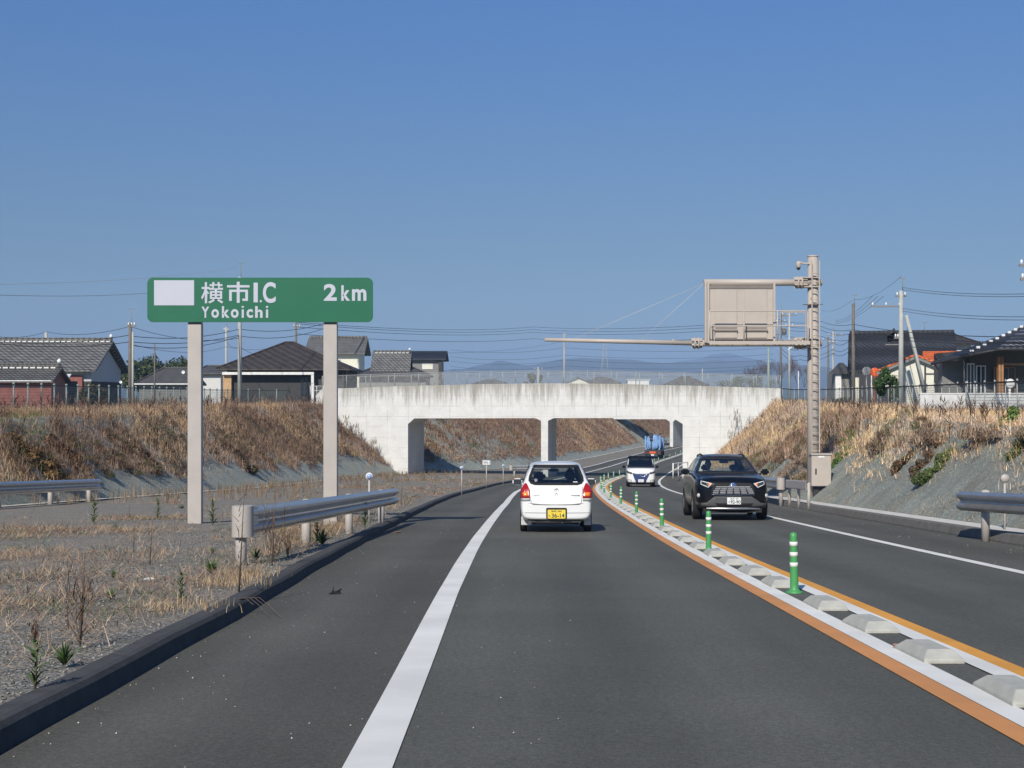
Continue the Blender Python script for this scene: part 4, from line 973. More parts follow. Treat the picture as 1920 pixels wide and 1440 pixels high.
# --- black suv coming towards the camera
sx_, sd_y = 5.45, 34.3
sv = empty('suv', (sx_ + .02, sd_y, float(Cz(sd_y)) + .006), 'shiny black SUV coming towards the camera in the right-hand lane', 'car'); ground_rot(sv, 36); sv.rotation_euler[2] = R(-2.4)
st = [(.0, .34, .60, .72, .55, .80, .50), (.05, .28, .80, .92, .74, .99, .66), (.22, .25, .89, 1.0, .83, 1.06, .74), (.55, .24, .925, 1.04, .85, 1.10, .78), (1.0, .24, .93, 1.08, .85, 1.13, .79), (1.30, .24, .93, 1.12, .845, 1.17, .78), (1.55, .24, .93, 1.14, .84, 1.32, .71), (1.95, .24, .93, 1.15, .835, 1.57, .615), (2.3, .24, .93, 1.16, .83, 1.64, .60), (3.2, .24, .93, 1.17, .825, 1.655, .60),
      (3.9, .25, .925, 1.18, .81, 1.62, .58), (4.3, .27, .91, 1.15, .78, 1.42, .60), (4.52, .32, .86, 1.0, .74, 1.1, .62), (4.6, .4, .7, .85, .6, .9, .5)]
ws = [(-.74, 1.17), (.74, 1.17), (.72, 1.24), (.585, 1.53), (.5, 1.555), (-.5, 1.555), (-.585, 1.53), (-.72, 1.24)]
bw = [(-.6, 1.2), (.6, 1.2), (.52, 1.5), (-.52, 1.5)]
sw = [(1.72, 1.2), (3.9, 1.24), (3.75, 1.5), (3.0, 1.575), (2.2, 1.56), (1.95, 1.45)]
bd_, bv = car_body('body', st, M_paintk, sv, (.88, 3.57), .355, [(ws, -1), (bw, 1)], [sw])
overlay('windscreen_seal', [(x * 1.03, 1.36 + (z - 1.36) * 1.05) for x, z in ws], bv, M_black, sv, ring=.035, proud=.004); overlay('windscreen', ws, bv, M_glass, sv, proud=.002, th=.004)
overlay('rear_window', bw, bv, M_glass, sv, sgn=1, proud=.002, th=.004)
for s in (-1, 1): overlay('side_window', sw, bv, M_glass, sv, axis='x', sgn=s, proud=.002, th=.004); overlay('side_window_seal', sw, bv, M_chrome, sv, axis='x', sgn=s, ring=.025, proud=.004)
def S(x, z): return ((x - 915) / 608 * 1.0, (1243 - z) / 608)
hl = [S(1225, 690), S(1390, 650), S(1395, 705), S(1285, 755)]
for pl_ in (hl, mir(hl)):
    H_ = overlay('headlight', pl_, bv, M_dark, sv, proud=.006, th=.02, res=.05); L = overlay('light_guide', pl_, bv, M_plate, H_, proud=.022, th=.008, ring=.016, res=.05)
    a = [S(1240, 695), S(1285, 685), S(1285, 735), S(1270, 738)]; b = [S(1310, 678), S(1365, 668), S(1365, 705), S(1315, 725)]
    overlay('indicator', a if pl_ is hl else mir(a), bv, M_amber, H_, proud=.020, th=.004); overlay('projector', b if pl_ is hl else mir(b), bv, M_win, H_, proud=.020, th=.004)
gr_ = [S(645, 690), S(915, 680), S(1190, 690), S(1245, 790), S(1235, 878), S(590, 878), S(590, 790)]
M_grl = simple('grille_silver', (.55, .56, .58), .3, metal=.35, coat=.5)
grl = overlay('grille', gr_, bv, M_black, sv, proud=.006, th=.02)
for k, (zz, xa, xb) in enumerate(((742, 660, 1175), (772, 640, 1205), (802, 612, 1225), (832, 602, 1240))):
    bars = MB(); L = 5
    for j in range(L + 1):
        cxp = xa + (xb - xa) * (j + .5) / (L + 1); x0_, z0_ = S(cxp, zz); hit = bv.ray_cast(Vector((x0_, -4, z0_)), Vector((0, 1, 0)))[0]
        if hit: bars.box(x0_ - .068, x0_ + .068, hit.y - .03, hit.y - .008, z0_ - .0105, z0_ + .0105, bev=.003)
    bars.build('grille_bar', M_grl, grl)
lineoverlay([S(592, 858), S(900, 866), S(1243, 858)], .014, M_chrome, grl, 'grille_trim', bv, proud=.02)
lineoverlay([S(650, 692), S(915, 684), S(1188, 692)], .010, M_silver, grl, 'grille_trim', bv, proud=.012)
cl = [S(640, 886), S(1200, 886), S(1330, 980), S(1415, 985), S(1415, 1050), S(430, 1050), S(440, 985), S(520, 980)]
M_clad = simple('cladding_grey', (.065, .067, .07), .6)
overlay('bumper_cladding', cl, bv, M_clad, sv, proud=.008, th=.02)
overlay('lower_intake', [S(640, 985), S(1220, 985), S(1180, 1030), S(690, 1030)], bv, M_black, sv, proud=.022, th=.004)
sk = MB(); 
sk.path([(x, -.02 + .12 * (x / .68) ** 2, (1243 - 1068) / 608 - .01 * 0) for x in np.linspace(-.64, .66, 13)], .032, 10); sk.build('skid_bar', M_silver, sv)
MB().box(-.6, .35, .03, .08, .155, .185).build('lower_valance', M_clad, sv)
MB().box(-.72, .72, .08, .5, .19, .30).build('underbody', M_black, sv)
for x, nm in ((405, 'a'), (1405, 'b')):
    x0_ = (x - 905) / 608; hit = bv.ray_cast(Vector((x0_, -4, .60)), Vector((0, 1, 0)))[0]
    m = MB().lathe([(0, -.012), (.035, -.008), (.045, .01), (.055, .02)], (x0_, (hit.y if hit else .1) - .01, .61), 16, 'Y'); m.build('fog_lamp', M_clear, sv)
hit = bv.ray_cast(Vector((0, -4, .875)), Vector((0, 1, 0)))[0]
m = MB().lathe([(0, -.012), (.07, -.008), (.075, .01)], (0.01, hit.y - .015, .855), 24, 'Y'); e = m.build('emblem', simple('emblem_blue', (.04, .12, .42), .3), sv); e.scale = (1, 1, 1)
m = MB().path([(.01 + .073 * math.cos(2 * math.pi * k / 24), hit.y - .025, .855 + .05 * math.sin(2 * math.pi * k / 24)) for k in range(25)], .007, 6)
m.path([(.01 + .045 * math.cos(2 * math.pi * k / 24), hit.y - .028, .872 + .018 * math.sin(2 * math.pi * k / 24)) for k in range(25)], .006, 6); m.path([(.01 + .018 * math.cos(2 * math.pi * k / 24), hit.y - .028, .852 + .04 * math.sin(2 * math.pi * k / 24)) for k in range(25)], .006, 6); m.build('emblem_ring', M_chrome, e)
yp = min(v.co.y for v in bd_.data.vertices) - .03
px0 = (928 - 915) / 608
npl = MB().prism(rrect(px0 - .168, px0 + .168, .395, .565, .01), yp - .006, yp + .004).build('number_plate', M_plate, sv)
for (tx, a, b, c, d) in (('宮崎 301', -.09, .12, .515, .55), ('そ', -.14, -.10, .43, .47), ('92-90', -.085, .155, .41, .495)): text_mesh('lettering', tx, px0 + a, px0 + b, c, d, yp - .008, M_ink, npl, .02)
def rz_(x, y): return bv.ray_cast(Vector((x, y, 4)), Vector((0, 0, -1)))[0].z
for s in (-1, 1): MB().path([(s * .54, 1.98, rz_(.54, 1.98)), (s * .54, 2.12, rz_(.54, 2.12) + .035), (s * .54, 2.8, rz_(.54, 2.8) + .04), (s * .54, 3.6, rz_(.54, 3.6) + .035), (s * .54, 3.8, rz_(.54, 3.8))], .022, 8).build('roof_rail', M_dark, sv)
mirrors(sv, 1.03, 1.75, 1.19, M_paintk, .22, .15)
add_wheels(sv, (.88, 3.57), .815, .355, .225); wheel_wells(sv, (.88, 3.57), .815, .355, .7)
MB().box(-.75, .75, 1.5, 2.0, .8, 1.11, bev=.06).build('dashboard', M_dark, sv); MB().box(-.75, .75, 1.4, 4.4, .35, .4).build('cabin_floor', M_dark, sv)
for x in (-.38, .38): seat(sv, x, 2.65, -1, .62)
MB().box(-.65, .65, 3.35, 3.5, .6, 1.2, bev=.06).build('rear_bench', M_seat, sv)
MB().box(-.12, .12, -.02, .02, -.035, .035, bev=.015).build('room_mirror', M_dark, sv).location = (0, 2.05, 1.45)
steering(sv, -.38, 2.12, 1.06, -1)
seated_person(Vector(sv.location) + sv.rotation_euler.to_matrix() @ Vector((-.36, 2.58, .66)), math.pi, 'person in a grey shirt at the wheel of the black SUV', M_clothg)

# --- white minivan further away
mv_d = 83.0
mv = empty('minivan', (7.72, mv_d, float(Cz(mv_d)) + .006), 'white minivan with a black roof coming out from under the nearer bridge', 'car'); ground_rot(mv, 85); mv.rotation_euler[2] = R(-4)
st = [(.0, .32, .60, .78, .56, .86, .50), (.05, .24, .78, .95, .74, 1.02, .68), (.25, .20, .85, 1.05, .80, 1.11, .72), (.6, .2, .87, 1.1, .85, 1.16, .79), (.85, .2, .87, 1.14, .86, 1.22, .79), (1.3, .2, .87, 1.16, .86, 1.55, .765), (1.7, .2, .87, 1.18, .86, 1.79, .73), (2.3, .2, .87, 1.18, .86, 1.85, .73), (4.0, .2, .87, 1.18, .86, 1.84, .73), (4.6, .24, .86, 1.18, .84, 1.77, .70), (4.72, .3, .75, 1.1, .7, 1.4, .55)]
ws = [(-.76, 1.17), (.76, 1.17), (.69, 1.74), (-.69, 1.74)]
sw = [(1.1, 1.22), (4.4, 1.22), (4.3, 1.68), (1.8, 1.7)]
bd_, bv = car_body('body', st, M_paintw, mv, (.9, 3.76), .32, [(ws, -1)], [sw], 3)
overlay('windscreen_seal', [(-.82, 1.14), (.82, 1.14), (.75, 1.80), (-.75, 1.80)], bv, M_black, mv, ring=.08, proud=.008); overlay('windscreen', ws, bv, M_glassd, mv, proud=.002, th=.004)
for s in (-1, 1): overlay('side_window', sw, bv, M_glassd, mv, axis='x', sgn=s, proud=.006, th=.006)
MB().add([(-.74, 1.60, 1.79), (.74, 1.60, 1.79), (.76, 4.5, 1.80), (-.76, 4.5, 1.80), (-.66, 1.75, 1.865), (.66, 1.75, 1.865), (.66, 4.4, 1.875), (-.66, 4.4, 1.875)], [(0, 1, 5, 4), (1, 2, 6, 5), (2, 3, 7, 6), (3, 0, 4, 7), (4, 5, 6, 7)]).build('roof_skin', M_paintk, mv, bevel=.03)
def N_(x, z): return ((x - 945) / 250, (1040 - z) / 250)
M_vblue = simple('grille_blue', (.03, .05, .16), .3, coat=.6)
vg = [N_(815, 830), N_(880, 845), N_(1010, 845), N_(1080, 830), N_(1035, 925), N_(1010, 985), N_(880, 985), N_(850, 925)]
G = overlay('grille', vg, bv, M_vblue, mv, proud=.01, th=.02)
lineoverlay([N_(845, 850), N_(900, 880), N_(945, 890), N_(990, 880), N_(1045, 850)], .022, M_chrome, G, 'grille_trim', bv, proud=.03)
hl = [N_(1075, 820), N_(1150, 795), N_(1160, 825), N_(1085, 850)]
for pl_ in (hl, mir(hl)): overlay('headlight', pl_, bv, M_dark, mv, proud=.012, th=.02); 
hl2 = [N_(1090, 812), N_(1145, 795), N_(1148, 808), N_(1092, 825)]
for pl_ in (hl2, mir(hl2)): overlay('light_strip', pl_, bv, M_clear, mv, proud=.026, th=.006)
fg = [N_(1085, 935), N_(1145, 930), N_(1145, 975), N_(1085, 970)]
for pl_ in (fg, mir(fg)): overlay('fog_lamp_bezel', pl_, bv, M_dark, mv, proud=.012, th=.01, ring=.022)
overlay('lower_intake', [N_(800, 1005), N_(1085, 1005), N_(1075, 1032), N_(810, 1032)], bv, M_clad, mv, proud=.01, th=.02)
yp = min(v.co.y for v in bd_.data.vertices) - .03
npl = MB().prism(rrect(-.165, .165, .29, .455, .01), yp - .006, yp + .004).build('number_plate', M_plate, mv); text_mesh('lettering', '14-11', -.1, .13, .32, .39, yp - .008, M_ink, npl, .02)
m = MB().path([(.05 * math.cos(2 * math.pi * k / 16), yp + .02, .67 + .05 * math.sin(2 * math.pi * k / 16)) for k in range(17)], .012, 6).box(-.075, .075, yp + .0, yp + .02, .66, .68); m.build('emblem', M_chrome, mv)
mirrors(mv, 1.0, 1.35, 1.20, M_paintk, .2, .16)
for x in (-.33, .33): MB().box(x - .22, x + .22, 1.62, 1.64, 1.60, 1.70, bev=.01).build('sun_visor', M_wallg, mv)
MB().box(-.7, .7, 1.0, 1.4, .9, 1.14, bev=.06).build('dashboard', M_dark, mv); MB().box(-.7, .7, 1.0, 4.5, .3, .35).build('cabin_floor', M_dark, mv)
for x in (-.36, .36): seat(mv, x, 2.2, -1, .72)
MB().box(-.7, .7, 3.2, 3.35, .6, 1.5, bev=.06).build('rear_bench', M_seat, mv)
add_wheels(mv, (.9, 3.76), .755, .32, .2); wheel_wells(mv, (.9, 3.76), .755, .32, .6)
MB().box(-.66, .66, .2, .6, .14, .26).build('underbody', M_black, mv)

# --- blue tank truck, seen from behind
td = 203.0; tr = empty('tank_truck', (20.6, td, float(Cz(td)) + .006), 'blue tank truck driving away beyond the nearer bridge', 'truck', rz=0); tr.scale = (1, 1, 1.1); ground_rot(tr, td); tr.rotation_euler[2] = -heading(td) + .03
m = MB()
def ell(hw, hz, zc, y, n=20): return [(hw * math.cos(2 * math.pi * k / n), y, zc + hz * math.sin(2 * math.pi * k / n)) for k in range(n)]
secs = [(.5, .5, -.1), (.95, .95, .0), (1.02, 1.02, .12), (1.02, 1.02, 4.9), (.9, .9, 5.1)]; vs = []
for (a, b, y) in secs: vs += ell(a, b, 2.15, y)
fs = [(k * 20 + i, k * 20 + (i + 1) % 20, (k + 1) * 20 + (i + 1) % 20, (k + 1) * 20 + i) for k in range(4) for i in range(20)] + [tuple(range(20)), tuple(range(80, 100))]
m.add(vs, fs, True); m.build('tank', M_blue, tr)
m = MB()
for x in (-.75, -.35, .25, .6): m.box(x - .05, x + .05, -.14, -.02, 1.4, 2.9)
m.prism([(-1.15, 1.6), (-.98, 1.0), (-.8, 1.0), (-.95, 1.6), (-.95, 3.0), (-1.15, 3.0)], -.15, .6).prism([(1.15, 1.6), (.98, 1.0), (.8, 1.0), (.95, 1.6), (.95, 3.0), (1.15, 3.0)], -.15, .6); m.build('rear_frame', M_blue, tr)
m = MB().box(-.5, .05, -.3, .3, 2.75, 3.35, bev=.04).tube((-.22, -.25, 1.3), (-.22, -.25, 3.3), .07, n=10).tube((-.42, -.25, 2.5), (.02, -.25, 2.5), .10, n=10).tube((.8, 1.5, 3.2), (1.1, 4.5, 3.25), .08, n=8); m.build('hose_gear', M_dark, tr)
m = MB().box(-1.15, 1.15, -.2, 6.8, .85, 1.15).box(-1.2, 1.2, -.3, -.15, .5, .95).box(-1.22, -.6, -.34, -.28, .55, .85).box(.6, 1.22, -.34, -.28, .55, .85); m.build('chassis', M_dark, tr)
MB().box(-.45, .45, -.37, -.34, .68, .95).build('warning_plate', M_mirr, tr); MB().box(-.22, .22, -.38, -.35, .40, .58).build('number_plate', M_plate, tr)
for s in (-1, 1): MB().box(s * 1.0 - .15, s * 1.0 + .15, -.36, -.34, .75, .87).build('tail_lamp', M_red, tr); MB().box(s * .95 - .25, s * .95 + .25, .3, .33, .12, .6).build('mud_flap', M_black, tr)
MB().box(-1.2, 1.2, 5.5, 7.3, .8, 2.7, bev=.12).build('cab', M_blue, tr)
for s in (-1, 1): MB().box(s * 1.42 - .1, s * 1.42 + .1, 7.1, 7.2, 1.8, 2.3, bev=.03).tube((s * 1.2, 7.15, 2.2), (s * 1.4, 7.15, 2.2), .02, n=6).build('wing_mirror', M_dark, tr)
for y in (1.3, 2.5, 6.4):
    for s in (-1, 1): MB().lathe([(0, -.22), (.46, -.22), (.5, -.16), (.5, .16), (.46, .22), (0, .22)], (s * .98, y, .5), 20, 'X').build('wheel', M_black, tr)
#PART4
# ------------------------------------------------------------------ houses on the land above the cutting
def Z(py, d): return EYE + (745 - py) / F * d
def X(px, d): return (px - 960) / F * d
class House:
    def __init__(s, name, loc, label, cat='house', group=None): s.r = empty(name, loc, label, cat, group); s.inv = Matrix.Translation(Vector(loc)).inverted()
    def put(s, mb, nm, mat, bevel=0, par=None):
        o = mb.build(nm, mat, par or s.r, bevel)
        if par is None: o.matrix_parent_inverse = s.inv
        return o
def gable_roof(H, x0, x1, y0, y1, ze, zr, mat, axis='X', th=.14, ridge=True, ridge_mat=None, dots=False, ry=None, nm='roof'):
    """roof over the rectangle; the ridge runs along axis"""
    if axis == 'X':
        ym = (y0 + y1) / 2 if ry is None else ry
        m = MB()
        for (ya, yb) in ((y0, ym), (ym, y1)):
            za, zb = (ze, zr) if ya == y0 else (zr, ze)
            m.add([(x0, ya, za), (x1, ya, za), (x1, yb, zb), (x0, yb, zb), (x0, ya, za - th), (x1, ya, za - th), (x1, yb, zb - th), (x0, yb, zb - th)], [(0, 1, 2, 3), (7, 6, 5, 4), (0, 4, 5, 1), (1, 5, 6, 2), (2, 6, 7, 3), (3, 7, 4, 0)])
        ro = H.put(m, nm, mat)
        if ridge:
            q = MB().box(x0 + .1, x1 - .1, ym - .13, ym + .13, zr - .05, zr + .28, bev=.04); H.put(q, 'ridge', ridge_mat or mat, par=None)
            if dots:
                q = MB(); k = x0 + .3
                while k < x1 - .3: q.box(k, k + .3, ym - .2, ym - .13, zr - .06, zr + .02); k += .42
                q.lathe([(0, -.02), (.12, .0), (.14, .12), (.06, .25), (0, .27)], (x1 - .2, ym, zr + .28), 10); H.put(q, 'ridge_tiles', M_pw)
    else:
        xm = (x0 + x1) / 2 if ry is None else ry
        m = MB()
        for (xa, xb) in ((x0, xm), (xm, x1)):
            za, zb = (ze, zr) if xa == x0 else (zr, ze)
            m.add([(xa, y0, za), (xa, y1, za), (xb, y1, zb), (xb, y0, zb), (xa, y0, za - th), (xa, y1, za - th), (xb, y1, zb - th), (xb, y0, zb - th)], [(3, 2, 1, 0), (4, 5, 6, 7), (0, 1, 5, 4), (2, 3, 7, 6), (1, 2, 6, 5), (3, 0, 4, 7)])
        ro = H.put(m, nm, mat)
        if ridge: H.put(MB().box(xm - .12, xm + .12, y0 + .05, y1 - .05, zr - .05, zr + .2, bev=.04), 'ridge', ridge_mat or mat)
    return ro
def gable_wall(H, x0, x1, y0, y1, z0, ze, zr, mat, axis='X', nm='wall', ry=None):
    m = MB()
    if axis == 'X':
        ym = (y0 + y1) / 2 if ry is None else ry; m.prism([(y0, z0), (y1, z0), (y1, ze), (ym, zr), (y0, ze)], x0, x1, axis='X')
    else:
        xm = (x0 + x1) / 2 if ry is None else ry; m.prism([(x0, z0), (x1, z0), (x1, ze), (xm, zr), (x0, ze)], y0, y1)
    return H.put(m, nm, mat)
def hip_roof(H, x0, x1, y0, y1, ze, xr0, xr1, zr, mat, th=.16, nm='roof'):
    ym = (y0 + y1) / 2; vs = [(x0, y0, ze), (x1, y0, ze), (x1, y1, ze), (x0, y1, ze), (xr0, ym, zr), (xr1, ym, zr)]
    vs += [(a, b, c - th) for a, b, c in vs[:4]]
    m = MB().add(vs, [(0, 1, 5, 4), (1, 2, 5), (2, 3, 4, 5), (3, 0, 4), (0, 6, 7, 1), (1, 7, 8, 2), (2, 8, 9, 3), (3, 9, 6, 0), (9, 8, 7, 6)]); r_ = H.put(m, nm, mat)
    m = MB()
    for a, b in ((0, 4), (1, 5), (4, 5)):
        if (Vector(vs[a]) - Vector(vs[b])).length > .1: m.path([Vector(vs[a]) + Vector((0, 0, .03)), Vector(vs[b]) + Vector((0, 0, .03))], .09, 6)
    H.put(m, 'ridge', mat); return r_
def win_y(H, x0, x1, y, z0, z1, frame=None, glass=None, mull=1):
    f = MB(); w = .06
    f.box(x0, x1, y - .06, y - .004, z0, z0 + w).box(x0, x1, y - .06, y - .004, z1 - w, z1).box(x0, x0 + w, y - .06, y - .004, z0 + w, z1 - w).box(x1 - w, x1, y - .06, y - .004, z0 + w, z1 - w)
    for k in range(mull): xx = x0 + (x1 - x0) * (k + 1) / (mull + 1); f.box(xx - .03, xx + .03, y - .055, y - .004, z0 + w, z1 - w)
    o = H.put(f, 'window', frame or M_trimw); MBg = MB().box(x0 + w, x1 - w, y - .03, y - .003, z0 + w, z1 - w).build('pane', glass or M_win, o); return o
L0 = LAND
# 1 grey-tiled house, far left
d = 100; H = House('tiled_house', (X(60, d), d + 4, L0), 'long grey-tiled house at the far left, pale gable end and red tin wall')
xa, xb = X(-60, d), X(163, d) + .1
gable_roof(H, xa, xb + .55, d, d + 8.9, Z(693, d), Z(640, d + 4.4), M_tile, dots=True)
gable_wall(H, xa + .5, xb, d + .7, d + 8.3, 2.5, Z(688, d) - .1, Z(645, d + 4.4) - .25, M_wallsh)
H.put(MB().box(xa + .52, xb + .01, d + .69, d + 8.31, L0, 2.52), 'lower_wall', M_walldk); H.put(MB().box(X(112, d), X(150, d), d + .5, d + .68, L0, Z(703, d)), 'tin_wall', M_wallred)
H.put(MB().box(X(95, d), X(150, d), d + .62, d + .72, Z(703, d), Z(696, d)), 'eave_board', M_wallcr)
# 2 low front building
d = 84; H = House('garden_shed', (X(40, d), d + 1.5, L0), 'low tiled outbuilding with a faded red wall in front of the far left house', 'shed')
gable_roof(H, X(-60, d), X(97, d) + .1, d, d + 3.4, Z(713, d), Z(689, d + 1.7), M_tile2, dots=True)
gable_wall(H, X(-50, d), X(92, d), d + .4, d + 3.0, L0, Z(714, d), Z(693, d + 1.7), M_wallred); H.put(MB().box(X(-50, d), X(96, d), d - .02, d + .05, Z(714.8, d), Z(713, d)), 'gutter', M_trimw)
H = House('white_shed', (X(118, 94), 95, L0), 'small shed with a bright white sloping roof beside the red tin wall', 'shed')
d = 94; H.put(MB().add([(X(103, d), d, Z(712, d)), (X(128, d), d, Z(710, d)), (X(134, d + 3), d + 3, Z(701, d + 3)), (X(106, d + 3), d + 3, Z(702, d + 3)), (X(103, d), d, Z(713.5, d)), (X(128, d), d, Z(711.5, d)), (X(134, d + 3), d + 3, Z(702.5, d + 3)), (X(106, d + 3), d + 3, Z(703.5, d + 3))], [(0, 1, 2, 3), (7, 6, 5, 4), (0, 4, 5, 1), (1, 5, 6, 2), (2, 6, 7, 3), (3, 7, 4, 0)]), 'roof', M_trimw)
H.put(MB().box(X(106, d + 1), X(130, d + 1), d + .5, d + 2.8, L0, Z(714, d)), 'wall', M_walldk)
# 3 low grey roofs in the middle left
d = 128; H = House('low_house', (X(310, d), d + 3, L0), 'low dark-roofed house with a pale gutter between the utility poles')
hip_roof(H, X(252, d), X(356, d), d, d + 7, Z(719, d), X(290, d), X(345, d), Z(690, d + 3.5), M_tile2); H.put(MB().box(X(258, d), X(350, d), d + .5, d + 6.5, L0, Z(720, d)), 'wall', M_wallg); H.put(MB().box(X(251, d), X(357, d), d - .06, d - .005, Z(721, d), Z(719, d)), 'gutter', M_trimw)
d = 150; H = House('low_house', (X(395, d), d + 3, L0), 'small grey-roofed house just left of the brown hipped roof')
hip_roof(H, X(362, d), X(420, d), d, d + 7, Z(699, d), X(375, d), X(405, d), Z(686, d + 3.5), M_tile2); H.put(MB().box(X(366, d), X(412, d), d + .5, d + 6.5, L0, Z(700, d)), 'wall', M_wallw)
# 4 brown hipped house
d = 124; H = House('hipped_house', (X(530, d), d + 5, L0), 'single-storey house with a wide brown hipped roof beside the bridge')
hip_roof(H, X(405, d), X(657, d), d, d + 11, Z(691, d), X(517, d), X(532, d), Z(642, d + 5.5), M_tilebr)
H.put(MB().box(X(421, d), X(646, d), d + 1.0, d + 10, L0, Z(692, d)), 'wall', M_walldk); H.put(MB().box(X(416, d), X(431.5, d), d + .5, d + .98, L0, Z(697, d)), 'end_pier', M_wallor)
H.put(MB().box(X(416, d), X(588, d), d + .1, d + .5, Z(702.5, d), Z(697.6, d)), 'fascia', M_trimw); H.put(MB().box(X(583, d), X(588, d), d + .1, d + .3, L0, Z(703, d)), 'porch_post', M_trimw)
H.put(MB().box(X(640, d), X(643, d), d + .5, d + .6, L0, Z(692, d)), 'downpipe', M_dark)
win_y(H, X(560, d), X(576, d), d + 1, L0 + .3, Z(706, d), M_dark)
# 5 two-storey house
d = 168; H = House('tall_house', (X(635, d), d + 4, L0), 'white two-storey house with a grey tiled gable roof behind the sign post')
gable_roof(H, X(570, d), X(684, d), d, d + 7.5, Z(662, d), Z(634, d + 3.7), M_tile)
gable_wall(H, X(582, d), X(672, d), d + .7, d + 7, L0, Z(663, d), Z(639, d + 3.7), M_wallcr); H.put(MB().box(X(600, d), X(694, d), d - 1.2, d + .68, L0, Z(703, d)), 'porch', M_wallcr)
win_y(H, X(631, d), X(638, d), d + .7, Z(681, d), Z(673, d)); win_y(H, X(645, d), X(664, d), d - 1.2, Z(713, d), Z(704, d), M_dark)
# 6 irimoya roof
d = 146; H = House('tiled_house', (X(735, d), d + 4, L0), 'house with steep streaked grey tiles, second roof left of the bridge centre')
hip_roof(H, X(664, d), X(806, d), d, d + 9, Z(703, d), X(690, d), X(770, d), Z(690, d + 4.5), M_tile2); gable_roof(H, X(690, d), X(766, d), d + 2.2, d + 6.8, Z(695, d), Z(661.5, d + 4.5), M_tile, dots=True)
gable_wall(H, X(695, d), X(758, d), d + 2.6, d + 6.4, Z(702, d), Z(697, d), Z(665, d + 4.5), M_wallw); H.put(MB().box(X(672, d), X(798, d), d + .8, d + 8, L0, Z(704, d)), 'wall', M_wallg)
# 7 grey two-storey
d = 185; H = House('grey_house', (X(780, d), d + 4, L0), 'grey two-storey house with a flat dark roof, nearest the bridge centre')
H.put(MB().add([(X(716, d), d, Z(661, d)), (X(836, d), d, Z(672, d) + .0), (X(834, d), d + 8, Z(672, d)), (X(716, d), d + 8, Z(660, d))], []), 'x', M_wallg) if 0 else None
gable_roof(H, X(716, d), X(836, d), d, d + 9, Z(673, d), Z(658, d + 4.5), M_tiledk, ridge=False); gable_wall(H, X(722, d), X(826, d), d + .6, d + 8.4, L0, Z(674, d), Z(661, d + 4.5), M_wallg)
H.put(MB().box(X(822, d), X(829, d), d + .3, d + .58, L0, Z(675, d)), 'corner_pier', M_walldk); win_y(H, X(791, d), X(811, d), d + .6, Z(692, d), Z(682, d), M_trimw, M_wallcr)
# far rooftops beyond the bridge
for (xa, xb, za, zb, d, mt, wm, lb) in ((1062, 1108, 717, 708, 300, M_tile2, M_wallcr, 'far low gable with pale barge boards, right of the boom pole'), (1095, 1165, 718, 707, 345, M_tile2, M_wallg, 'far grey rooftop behind the pale gable'), (1245, 1330, 722, 706, 445, M_tilebr, M_wallg, 'far brown rooftop in front of the mountains, near the bridge right half'), (880, 960, 722, 712, 240, M_tile2, M_wallg, 'far green-grey rooftop behind the bridge fence left of centre')):
    H = House('distant_house', (X((xa + xb) / 2, d), d + 3, L0), lb)
    if wm is M_wallcr: gable_roof(H, X(xa, d), X(xb, d), d, d + 8, Z(za, d), Z(zb, d), mt, 'Y'); gable_wall(H, X(xa + 3, d), X(xb - 3, d), d + .3, d + 7.5, L0, Z(za + 2, d), Z(zb + 1.5, d), wm, 'Y')
    else: hip_roof(H, X(xa, d), X(xb, d), d, d + 9, Z(za, d), X(xa * .6 + xb * .4, d), X(xa * .4 + xb * .6, d), Z(zb, d + 4), mt); H.put(MB().box(X(xa + 4, d), X(xb - 4, d), d + .6, d + 8, L0, Z(za + 1, d)), 'wall', wm)
H = House('flat_shed', (X(1196, 380), 382, L0), 'far long white flat-roofed building behind the bridge fence', 'building'); H.put(MB().box(X(1177, 380), X(1217, 380), 380, 388, L0, Z(713, 380)), 'wall', M_trimw); H.put(MB().box(X(1175, 380), X(1219, 380), 379.8, 388.2, Z(713, 380) + .003, Z(711.5, 380)), 'roof', M_wallw)
# right: big black-roofed building
d = 128; H = House('black_roofed_house', (X(1690, d), d, L0), 'big house with a huge black metal roof behind the right poles'); H.r.rotation_euler[2] = -.255
gable_roof(H, X(1592, d), X(1792, d), d, d + 13, Z(694, d), Z(625, d + 5), M_tiledk, ridge=True, ry=d + 5)
gable_wall(H, X(1601, d), X(1785, d), d + .7, d + 12, L0, Z(694, d), Z(630, d + 5), M_wallcr, ry=d + 5)
H.put(MB().box(X(1613, d), X(1790, d), d - .5, d + .6, L0, Z(700, d)), 'porch', M_walldk); 
gable_roof(H, X(1665, d), X(1690, d), d + 3, d + 7, Z(624, d), Z(616.5, d), M_tiledk, 'Y', nm='vent_hood')
H.put(MB().tube((X(1735, d), d + 5, Z(625, d)), (X(1735, d), d + 5, Z(600, d)), .03, n=6).tube((X(1730, d), d + 5, Z(601, d)), (X(1741, d), d + 5, Z(599, d)), .02, n=5), 'antenna', M_wallg)
d = 140; H = House('hipped_house', (X(1790, d), d, L0), 'brown hipped roof peeping out behind the big black roof')
hip_roof(H, X(1725, d), X(1838, d), d, d + 9, Z(643, d), X(1765, d), X(1800, d), Z(622, d + 4), M_tilebr); H.put(MB().box(X(1732, d), X(1825, d), d + .7, d + 8, L0, Z(644, d)), 'wall', M_wallw)
